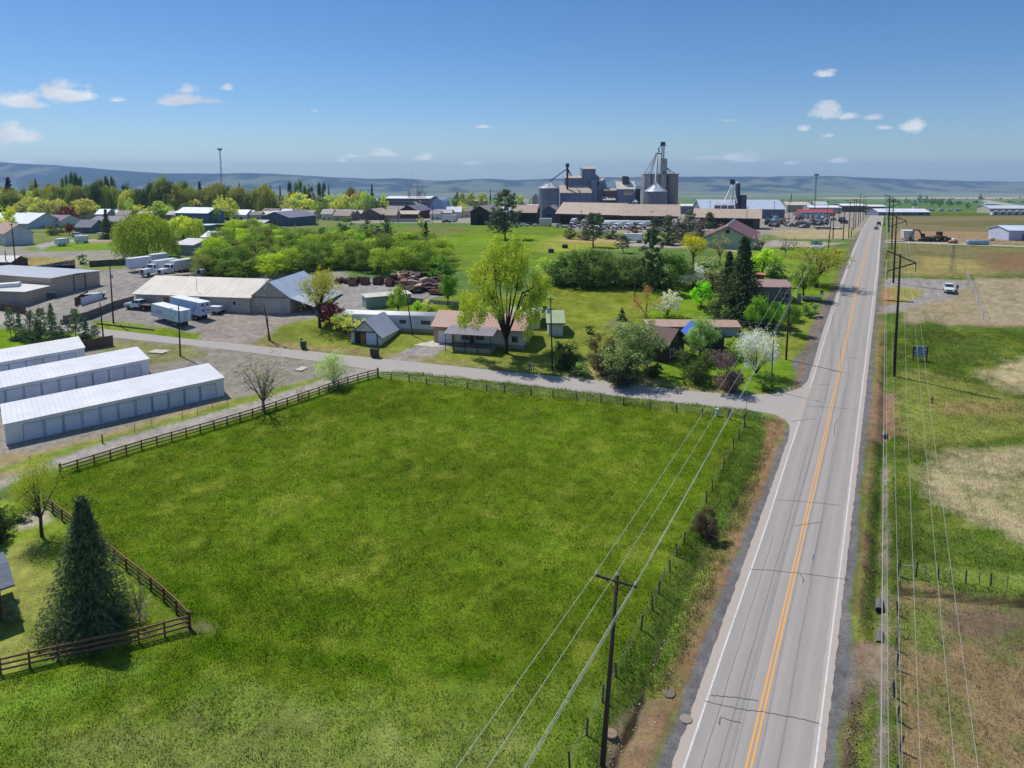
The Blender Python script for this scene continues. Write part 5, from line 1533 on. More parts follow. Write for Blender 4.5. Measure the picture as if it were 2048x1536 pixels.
def bld(name, label, cat, pa, xb, ang, ye, yr, dep, ridge, wall, roof, over=.45, pb=None, wk='lap', rk='shingle', group=None, hmax=None, wins=(), dors=(), found=None, Yfix=None, trim=None):
 """a gabled, shed or flat building. pa: foot of its left front corner, xb: pixel column of the right front corner; ang: bearing of the front"""
 if Yfix:
  A = (xat(pa[0], pa[1], Yfix), Yfix, float(gz(Yfix)))
 else:
  A = G(*pa)
 if pb is not None:
  B = G(*pb)
  a = atan2(B[1] - A[1], B[0] - A[0])
  L = np.hypot(B[0] - A[0], B[1] - A[1])
 else:
  a = radians(ang)
  rb = (xb - CX) / F / fd(pa[1])[0]
  L = (rb * A[1] - A[0]) / (cos(a) - rb * sin(a))
 L = float(L)
 fx, fy = cos(a), sin(a)
 nx, ny = -sin(a), cos(a)
 D = dep
 zs = [float(gz(A[1] + k * L * fy + j * D * ny)) for k in (0, 1) for j in (0, 1)]
 Z0 = float(gz(A[1]))
 zb = min(zs) - Z0 - .3
 he = max(1.6, zat(A[1], ye) - Z0)
 if ridge == 'x':
  my = A[1] + L / 2 * fy + D / 2 * ny
 elif ridge == 'y':
  my = A[1] + L / 2 * fy
 else:
  my = A[1] + L / 2 * fy + D * ny
 hr = zat(my, yr) - Z0
 hr = max(hr, he + .25)
 r = thing(name, label, cat, (A[0], A[1], Z0), a, group)
 r['_L'], r['_D'], r['_he'], r['_hr'] = L, D, he, hr
 b = MB()
 if ridge == 'x':
  b.prism([(0, zb), (D, zb), (D, he), (D / 2, hr), (0, he)], 'x', 0, L)
 elif ridge == 'y':
  b.prism([(0, zb), (L, zb), (L, he), (L / 2, hr), (0, he)], 'y', 0, D)
 elif ridge == 'shed':
  b.prism([(0, zb), (D, zb), (D, hr), (0, he)], 'x', 0, L)
 else:
  b.box(0, L, 0, D, zb, he)
 b.build('wall', mat(wk, wall), r)
 t, o = .14, over
 rb_ = MB()
 def slab(axis, p0, p1, a0, a1, lift=.03):
  (u0, z0), (u1, z1) = p0, p1
  rb_.prism([(u0, z0 + lift), (u1, z1 + lift), (u1, z1 + lift + t), (u0, z0 + lift + t)], axis, a0, a1)
 if ridge == 'x':
  sl = (hr - he) / (D / 2)
  slab('x', (-o, he - sl * o), (D / 2 + .01, hr), -o, L + o)
  slab('x', (D + o, he - sl * o), (D / 2 + .01, hr), -o, L + o, .032)
  k = rk + '_x' if rk in ('ribs', 'rust') else rk
 elif ridge == 'y':
  sl = (hr - he) / (L / 2)
  slab('y', (-o, he - sl * o), (L / 2 + .01, hr), -o, D + o)
  slab('y', (L + o, he - sl * o), (L / 2 + .01, hr), -o, D + o, .032)
  k = rk + '_y' if rk in ('ribs', 'rust') else rk
 elif ridge == 'shed':
  sl = (hr - he) / D
  slab('x', (-o, he - sl * o), (D + o, hr + sl * o), -o, L + o)
  k = rk + '_x' if rk in ('ribs', 'rust') else rk
 else:
  rb_.box(-o, L + o, -o, D + o, he + .01, he + .22)
  k = rk + '_x' if rk in ('ribs', 'rust') else rk
 rb_.build('roof', mat(k, roof, .55 if rk in ('ribs', 'rust') else .85), r)
 if trim:
  tb = MB()
  if ridge == 'y':
   for s in (0, 1):
    x0, x1 = (-o, L / 2) if s == 0 else (L + o, L / 2)
    z0_, z1_ = he - sl * o, hr
    tb.prism([(x0, z0_ - .12), (x1, z1_ - .12), (x1, z1_ + .03), (x0, z0_ + .03)], 'y', -o - .05, -o - .005)
  elif ridge == 'x':
   tb.box(-o, L + o, -o - .05, -o - .005, he - sl * o - .1, he - sl * o + .12)
  if tb.v:
   tb.build('trim', mat('plain', trim), r)
 if found:
  MB().box(-.02, L + .02, -.02, D + .02, zb - .02, .35).build('foundation', mat('concrete', found), r)
 for w_ in wins:
  window(r, w_[0], L, D, *[x for x in w_[1:5]], **({'fc': w_[5]} if len(w_) > 5 else {}))
 for d_ in dors:
  door(r, d_[0], L, D, *d_[1:])
 return r
ALU, WHITE, GREYR = lin(205, 212, 220), lin(226, 226, 224), lin(150, 148, 148)
# --- white storage sheds
SHA = atan2(*(np.array(G(449, 791)[:2]) - np.array(G(12, 890)[:2]))[::-1])
def storage(label, pa, pb, ye, nd, flip=False):
 A, B = G(*pa), G(*pb)
 a = atan2(B[1] - A[1], B[0] - A[0])
 L = float(np.hypot(B[0] - A[0], B[1] - A[1]))
 Z0 = float(gz(A[1]))
 zend = float(gz(B[1])) - Z0
 H, D = 2.75, 9.0
 r = thing('storage_shed', label, 'storage shed', (A[0], A[1], Z0), a, 'white storage sheds')
 zb = min(0, zend) - .4
 hz_ = max(0, 0)
 tilt = zend / L
 b = MB()
 vs = []
 for x in (0, L):
  zz = tilt * x
  vs += [(x, 0, zz - .3), (x, D, zz - .3), (x, D, zz + H + .22), (x, 0, zz + H)]
 b.add(vs, [(0, 1, 2, 3), (7, 6, 5, 4), (0, 3, 7, 4), (2, 1, 5, 6), (3, 2, 6, 7), (0, 4, 5, 1)])
 b.build('wall', mat('ribs_x', lin(226, 228, 232), .6), r)
 q_ = [(-.15, -.2), (L + .15, -.2), (L + .15, D + .2), (-.15, D + .2)]
 lo = [(x, y, tilt * x + H + .03 + .22 * y / D) for x, y in q_]
 hi = [(x, y, z + .1) for x, y, z in lo]
 MB().add(lo + hi, [(0, 1, 2, 3), (7, 6, 5, 4), (0, 4, 5, 1), (1, 5, 6, 2), (2, 6, 7, 3), (3, 7, 4, 0)]).build('roof', mat('ribs_x', lin(216, 216, 214), .5), r)
 MB().box(-.15, L + .15, -.3, -.21, tilt * 0 + H - .02, H + .1).build('gutter', mat('plain', lin(190, 196, 206)), r) if abs(zend) < .15 else None
 st = (L - 3.4) / nd
 for i in range(nd):
  x0 = 2.0 + i * st
  zz = tilt * x0
  w_ = 2.35
  d = MB().box(x0, x0 + w_, -.045, -.004, zz + .05, zz + 2.2).build('roll_up_door', mat('lap', lin(208, 216, 230), .5), r)
  f = MB()
  f.box(x0 - .1, x0 - .002, -.06, -.003, zz, zz + 2.3)
  f.box(x0 + w_ + .002, x0 + w_ + .1, -.06, -.003, zz, zz + 2.3)
  f.box(x0 - .1, x0 + w_ + .1, -.06, -.003, zz + 2.302, zz + 2.36)
  f.build('door_frame', mat('plain', lin(158, 166, 178)), d)
  MB().box(x0 + w_ + .03, x0 + w_ + .12, -.1, -.062, zz + .95, zz + 1.1).build('handle', STEEL(), d)
 return r
storage('white storage shed nearest the lane, with eleven doors in view', (12, 890), (449, 791), 847, 11)
storage('middle white storage shed of three, half hidden by the nearest', (-60, 826), (299, 751), 790, 9)
storage('rear white storage shed beside the weathered board fence', (-160, 789), (171, 727), 745, 8)
# --- along the side road
A = np.array(G(868, 684)[:2])
B = np.array(G(1048, 699)[:2])
ang = atan2(B[1] - A[1], B[0] - A[0])
h1 = bld('farm_house', 'cream lap-sided house with faded red metal roof and long porch', 'house', (868, 684), None, 0, 651, 625.5, 8.4, 'x', lin(206, 202, 182), lin(176, 132, 114), over=.5, pb=(1048, 699), wk='lap', rk='ribs', found=lin(150, 145, 140))
L, D, he, hr = h1['_L'], h1['_D'], h1['_he'], h1['_hr']
door(h1, 'f', L, D, .9, 3.6, 2.3, lin(224, 222, 218), 'lap', 'garage_door')
MB().box(.0, 4.2, -.035, -.004, -.4, he - .05).build('brick_facing', mat('shingle', lin(186, 150, 128)), h1)
window(h1, 'f', L, D, 5.6, 6.9, .9, 2.0, lin(90, 70, 60))
window(h1, 'f', L, D, 8.2, 9.9, .9, 2.0)
window(h1, 'f', L, D, L - 2.3, L - 1.1, .8, 2.0)
window(h1, 'r', L, D, 2.2, 3.1, .9, 2.1)
window(h1, 'r', L, D, 6.6, 7.3, .9, 2.1)
door(h1, 'f', L, D, 7.1, 8.0, 2.05, lin(96, 60, 46))
MB().tube((L + .1, 5.0, 0), (L + .1, 5.0, hr - .6), .06).build('flue_pipe', mat('plain', lin(90, 88, 86), .5), h1)
p0, p1 = 3.6, 12.2
MB().prism([(-3.9, he - .58), (.12, he + .12), (.12, he + .22), (-3.9, he - .48)], 'x', p0 - .4, p1 + .4).build('porch_roof', mat('ribs_x', lin(140, 130, 136), .5), h1)
MB().box(p0 + 1.2, p1, -3.5, -.05, -.75, .22).build('porch_floor', mat('concrete', lin(160, 156, 148)), h1)
for x in (p0 - .1, p0 + 1.3, p0 + 3.6, p0 + 6, p1 - .1):
 MB().box(x, x + .1, -3.75, -3.65, -.75, he - .55).build('porch_post', mat('plain', lin(50, 40, 36)), h1)
rl = MB()
rl.box(p0 + 1.4, p1 - .1, -3.72, -3.66, .95, 1.03)
rl.box(p0 + 1.4, p1 - .1, -3.72, -3.66, .35, .41)
for i in range(40):
 x = p0 + 1.5 + i * (p1 - p0 - 1.8) / 40
 rl.box(x, x + .04, -3.71, -3.67, .41, .95)
rl.build('railing', mat('plain', lin(62, 42, 34)), h1)
g1 = bld('outbuilding', 'white lap-sided outbuilding with pale green roof, nearer of two', 'shed', (1097, 672), None, 0, 645, 622, 7.0, 'x', lin(212, 214, 216), lin(164, 184, 140), pb=(1126, 672), rk='ribs', trim=lin(70, 74, 60), dors=[], wins=[])
L, D, he = g1['_L'], g1['_D'], g1['_he']
MB().box(L + .004, L + .04, 2.6, 4.4, .0, 2.1).build('door', mat('lap', lin(224, 226, 226)), g1)
bld('outbuilding', 'second white outbuilding with pale green roof, behind the cream house', 'shed', (1022, 656), None, 0, 637, 615.5, 7.5, 'x', lin(206, 208, 208), lin(168, 186, 144), pb=(1078, 658), rk='ribs', trim=lin(70, 74, 60))
ga = bld('garage', 'small white garage with its left doorway open', 'garage', (702, 685), None, 0, 671.5, 641, 7.6, 'y', lin(218, 216, 210), lin(178, 180, 190), over=.5, pb=(762, 691), wk='board', rk='ribs', trim=lin(64, 66, 66))
L, D, he, hr = ga['_L'], ga['_D'], ga['_he'], ga['_hr']
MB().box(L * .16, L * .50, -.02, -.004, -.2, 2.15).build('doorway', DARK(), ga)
MB().box(L * .33, L * .49, -.06, -.022, -.1, 1.9).build('plywood_panel', mat('wood', lin(150, 104, 66)), ga)
MB().box(L * .52, L * .86, -.06, -.004, -.25, 2.1).build('garage_door', mat('lap', lin(196, 208, 228)), ga)
fr = MB()
fr.box(L * .12, L * .9, -.09, -.003, 2.16, 2.34)
fr.box(L * .125, L * .155, -.08, -.003, -.3, 2.155)
fr.box(L * .865, L * .9, -.08, -.003, -.3, 2.155)
fr.box(L * .503, L * .517, -.08, -.003, -.3, 2.155)
fr.build('door_frame', mat('plain', lin(74, 84, 92)), ga)
mh_ = bld('mobile_home', 'long white mobile home with barrel roof behind the garage', 'mobile home', (684, 658), None, 0, 630, 626, 4.3, 'flat', lin(196, 206, 218), lin(228, 224, 220), over=.1, pb=(868, 667), wk='ribs_x', rk='plain')
L, D, he = mh_['_L'], mh_['_D'], mh_['_he']
MB().box(-.02, L + .02, -.02, D + .02, -.5, .55).build('skirting', mat('ribs_x', lin(150, 146, 132)), mh_)
ra = MB()
ra.prism([(-.12 + D * i / 12 * 1.056, he + .225 + .34 * sin(pi * i / 12)) for i in range(13)], 'x', -.1, L + .1)
ra.build('roof_cap', mat('plain', lin(232, 228, 224), .5), mh_, True)
for u in (.30, .47, .63):
 window(mh_, 'f', L, D, L * u, L * u + 1.4, 1.5, 2.3)
window(mh_, 'f', L, D, L * .86, L * .86 + 2.0, 1.45, 2.3)
door(mh_, 'f', L, D, L * .76, L * .76 + .9, 2.6, lin(206, 214, 224), z0=.6)
MB().prism([(.6, 2.5), (3.6, 2.5), (3.7, 2.25), (.5, 2.25)], 'x', L + .02, L + .9).build('awning', mat('plain', WHITE), mh_)
bld('trailer_house', 'pale green flat-roofed trailer at the edge of the scrap yard', 'trailer', (733, 618), None, 0, 596, 590, 3.2, 'shed', lin(136, 158, 148), lin(206, 200, 186), over=.25, pb=(822, 606), wk='lap', rk='plain', wins=[('f', 4.6, 5.5, 1.4, 2.2, lin(60, 62, 60))], dors=[('f', 6.3, 7.1, 2.1, lin(120, 158, 152))])
lb = bld('long_barn', 'long low whitewashed barn with weathered pale metal roof', 'barn', (272, 613), None, 0, 587, 555.5, 15.0, 'x', lin(190, 182, 170), lin(196, 188, 172), over=.5, pb=(500, 626), wk='board', rk='rust', wins=[])
L, D, he, hr = lb['_L'], lb['_D'], lb['_he'], lb['_hr']
MB().box(7.0, 8.5, -.05, -.004, 0, 2.3).build('door', mat('board', lin(120, 108, 92)), lb)
window(lb, 'f', L, D, L - 4.0, L - 3.2, 1.2, 2.0)
MB().prism([(-1.1, he - .42), (-.05, he - .12), (-.05, he - .04), (-1.1, he - .34)], 'x', 11.5, 16.4).build('canopy', mat('rust_x', lin(150, 144, 120)), lb)
MB().tube((14.5, 1.2, he + .8), (14.5, 1.2, he + 3.6), .05).build('vent_stack', STEEL(), lb)
gb = bld('gabled_barn', 'gable-fronted whitewashed barn at the right end of the long barn', 'barn', (503, 624), None, 0, 593.5, 565, 17.0, 'y', lin(184, 178, 168), lin(186, 200, 212), over=.4, pb=(581, 627), wk='board', rk='ribs')
L, D, he, hr = gb['_L'], gb['_D'], gb['_he'], gb['_hr']
for u0, u1 in ((.30, .53), (.535, .76)):
 MB().box(L * u0, L * u1, -.06, -.004, -.1, he * .86).build('sliding_door', mat('board', lin(196, 190, 180)), gb)
MB().box(.05, L - .05, -.1, -.003, he - .12, he + .06).build('door_track', mat('plain', lin(120, 114, 104)), gb)
lt = MB()
lt.prism([(L + .02, he - .1), (L + 5.4, he - 1.9), (L + 5.4, he - 1.78), (L + .02, he + .04)], 'y', -.2, D + .2)
lt.build('lean_to_roof', mat('ribs_y', lin(184, 194, 200), .5), gb)
for y in (.1, D * .33, D * .66, D - .1):
 MB().box(L + 5.0, L + 5.2, y - .08, y + .08, -.8, he - 1.8).build('post', WOODPOLE(), gb)
MB().box(L + .05, L + 5.0, D - .12, D - .02, -.6, he - 1.9).build('back_wall', mat('board', lin(84, 74, 66)), gb)
ls = bld('pole_shed', 'large tan metal shed with very low grey roof and tall door', 'shed', (105, 593), 202, 71, 557, 548.5, 32, 'y', lin(190, 170, 152), lin(172, 176, 182), over=.5, wk='ribs_x', rk='ribs')
L, D, he = ls['_L'], ls['_D'], ls['_he']
dd = MB().box(L * .45, L * .67, -.05, -.004, 0, he * .98).build('tall_door', mat('lap', lin(192, 180, 166)), ls)
f = MB()
f.box(L * .435, L * .449, -.1, -.003, 0, he * 1.0)
f.box(L * .671, L * .69, -.1, -.003, 0, he * 1.0)
f.box(L * .435, L * .69, -.1, -.003, he * 1.002, he * 1.06)
for k_ in range(1, 7):
 f.box(L * .452, L * .668, -.075, -.052, he * k_ * .14, he * k_ * .14 + .07)
f.build('door_frame', mat('plain', lin(74, 56, 46)), dd)
door(ls, 'f', L, D, L * .37, L * .42, 2.1, lin(182, 172, 162))
sd = bld('pump_shed', 'small tan metal shed with pale roof at the left edge', 'shed', (-30, 607), None, 0, 582, 578, 8, 'shed', lin(176, 160, 142), lin(214, 212, 206), over=.3, pb=(51, 611), wk='ribs_x', rk='plain', dors=[('f', 6.2, 7.6, 2.4, lin(168, 166, 164), 'lap')])
ck = bld('weathered_shed', 'little dark shed with pale tin roof cut by the left edge', 'shed', (-30, 536), 23, -6, 523, 512, 6, 'x', lin(86, 78, 70), lin(196, 194, 190), wk='board', rk='rust')
ct = bld('cottage', 'dark brown cottage with white-framed window, hidden by shrubs', 'cottage', (1334, 727), None, 0, 689, 659, 6.2, 'y', lin(70, 50, 40), lin(116, 92, 86), over=.5, pb=(1368, 705), wk='lap', rk='shingle', trim=lin(90, 70, 58))
L, D, he, hr = ct['_L'], ct['_D'], ct['_he'], ct['_hr']
window(ct, 'f', L, D, L * .17, L * .36, .9, 2.2, lin(226, 226, 222))
window(ct, 'f', L, D, L * .43, L * .55, he - .1, he + .55, lin(160, 140, 120))
door(ct, 'f', L, D, L * .68, L * .84, 2.1, lin(120, 130, 140))
ts = bld('tarp_shed', 'dark shed roofed with a blue tarpaulin', 'shed', (1404, 705), None, 0, 678, 655, 6.0, 'y', lin(48, 44, 42), lin(52, 104, 190), over=.4, pb=(1448, 697), wk='board', rk='plain')
bld('long_shed', 'long low shed with grey and tan roof behind the cottage', 'shed', (1296, 670), None, 0, 653, 642, 6, 'x', lin(176, 176, 172), lin(186, 156, 134), over=.4, pb=(1478, 672), wk='board', rk='rust', wins=[('f', 5, 7, .6, 1.4), ('f', 12, 14, .6, 1.4)])
bld('ranch_house', 'low house with dull pink-brown roof behind the green garden trees', 'house', (1500, 603), None, 0, 573, 560, 9, 'x', lin(108, 108, 112), lin(172, 138, 128), over=.6, pb=(1578, 605), wk='lap', rk='ribs', wins=[('f', 7, 9, .9, 2.0), ('f', 2, 4, .9, 2.0)], dors=[('f', 10.4, 11.3, 2.1, lin(140, 140, 140))])
bld('garden_shed', 'tiny shed with orange roof behind the great spruce', 'shed', (1513, 562), 1528, -10, 553, 547, 3, 'x', lin(140, 100, 70), lin(196, 130, 88), wk='board')
hs_ = bld('sage_hall', 'sage-green gabled hall with reddish-brown metal roof', 'hall', (1404, 496), 1506, -22, 476, 453.5, 34, 'y', lin(168, 182, 160), lin(128, 84, 78), over=.6, wk='plain', rk='ribs', trim=lin(70, 46, 40))
L, D, he, hr = hs_['_L'], hs_['_D'], hs_['_he'], hs_['_hr']
window(hs_, 'f', L, D, L / 2 - .6, L / 2 + .6, hr - 2.2, hr - 1.1, lin(90, 90, 84))
for k_ in range(5):
 MB().tube((L / 2, 3 + k_ * 6, hr), (L / 2, 3 + k_ * 6, hr + 1.0), .55, .4, 10).build('roof_vent', mat('plain', lin(210, 206, 202), .5), hs_)
window(hs_, 'r', L, D, 3, 5, 1, 2.4)
hc = bld('log_house', 'house corner with slate-blue roof cut by the left edge', 'house', (-90, 1275), 9, 42, 1200, 1150, 5, 'x', lin(120, 72, 46), lin(104, 112, 122), over=.9, wk='lap', rk='shingle')
# --- elevator row: brown sheds
for lab, pa, pb, ye, yr, dp in (('left of three long brown-roofed sheds before the grain elevators', (1114, 449), (1240, 451), 426, 406, 26), ('middle of three long brown-roofed sheds before the grain elevators', (1243, 452), (1356, 453), 430, 409, 26)):
 r = bld('grain_shed', lab, 'shed', pa, None, 0, ye, yr, dp, 'x', lin(92, 80, 74), lin(186, 166, 144), over=1.0, pb=pb, wk='board', rk='rust', group='long brown-roofed sheds')
 L, D, he = r['_L'], r['_D'], r['_he']
 n_ = int(L / 11)
 for i in range(n_):
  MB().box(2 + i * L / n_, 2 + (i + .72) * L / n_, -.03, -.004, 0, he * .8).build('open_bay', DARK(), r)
r = bld('grain_shed', 'right of three long brown-roofed sheds, nearest the road', 'shed', (1388, 457), None, 0, 433.5, 418.3, 20, 'x', lin(90, 80, 74), lin(188, 168, 146), over=1.0, pb=(1519, 459), wk='board', rk='rust', group='long brown-roofed sheds')
L, D, he = r['_L'], r['_D'], r['_he']
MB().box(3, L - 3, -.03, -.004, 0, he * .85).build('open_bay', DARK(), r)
MB().box(L + .004, L + .05, .2, D - .2, -.2, he).build('end_wall', mat('board', lin(206, 204, 200)), r)
bld('office', 'pale grey building with hip-like roof among the junipers', 'building', (1345, 464), 1400, -8, 449, 438, 12, 'x', lin(168, 166, 164), lin(170, 164, 160), rk='shingle')
bld('long_shed', 'very long shed with pale blue-grey metal roof by the implement yard', 'shed', (1402, 437), 1569, -6, 417.5, 399.5, 40, 'x', lin(106, 116, 130), lin(186, 196, 208), over=.8, wk='ribs_x', rk='ribs')
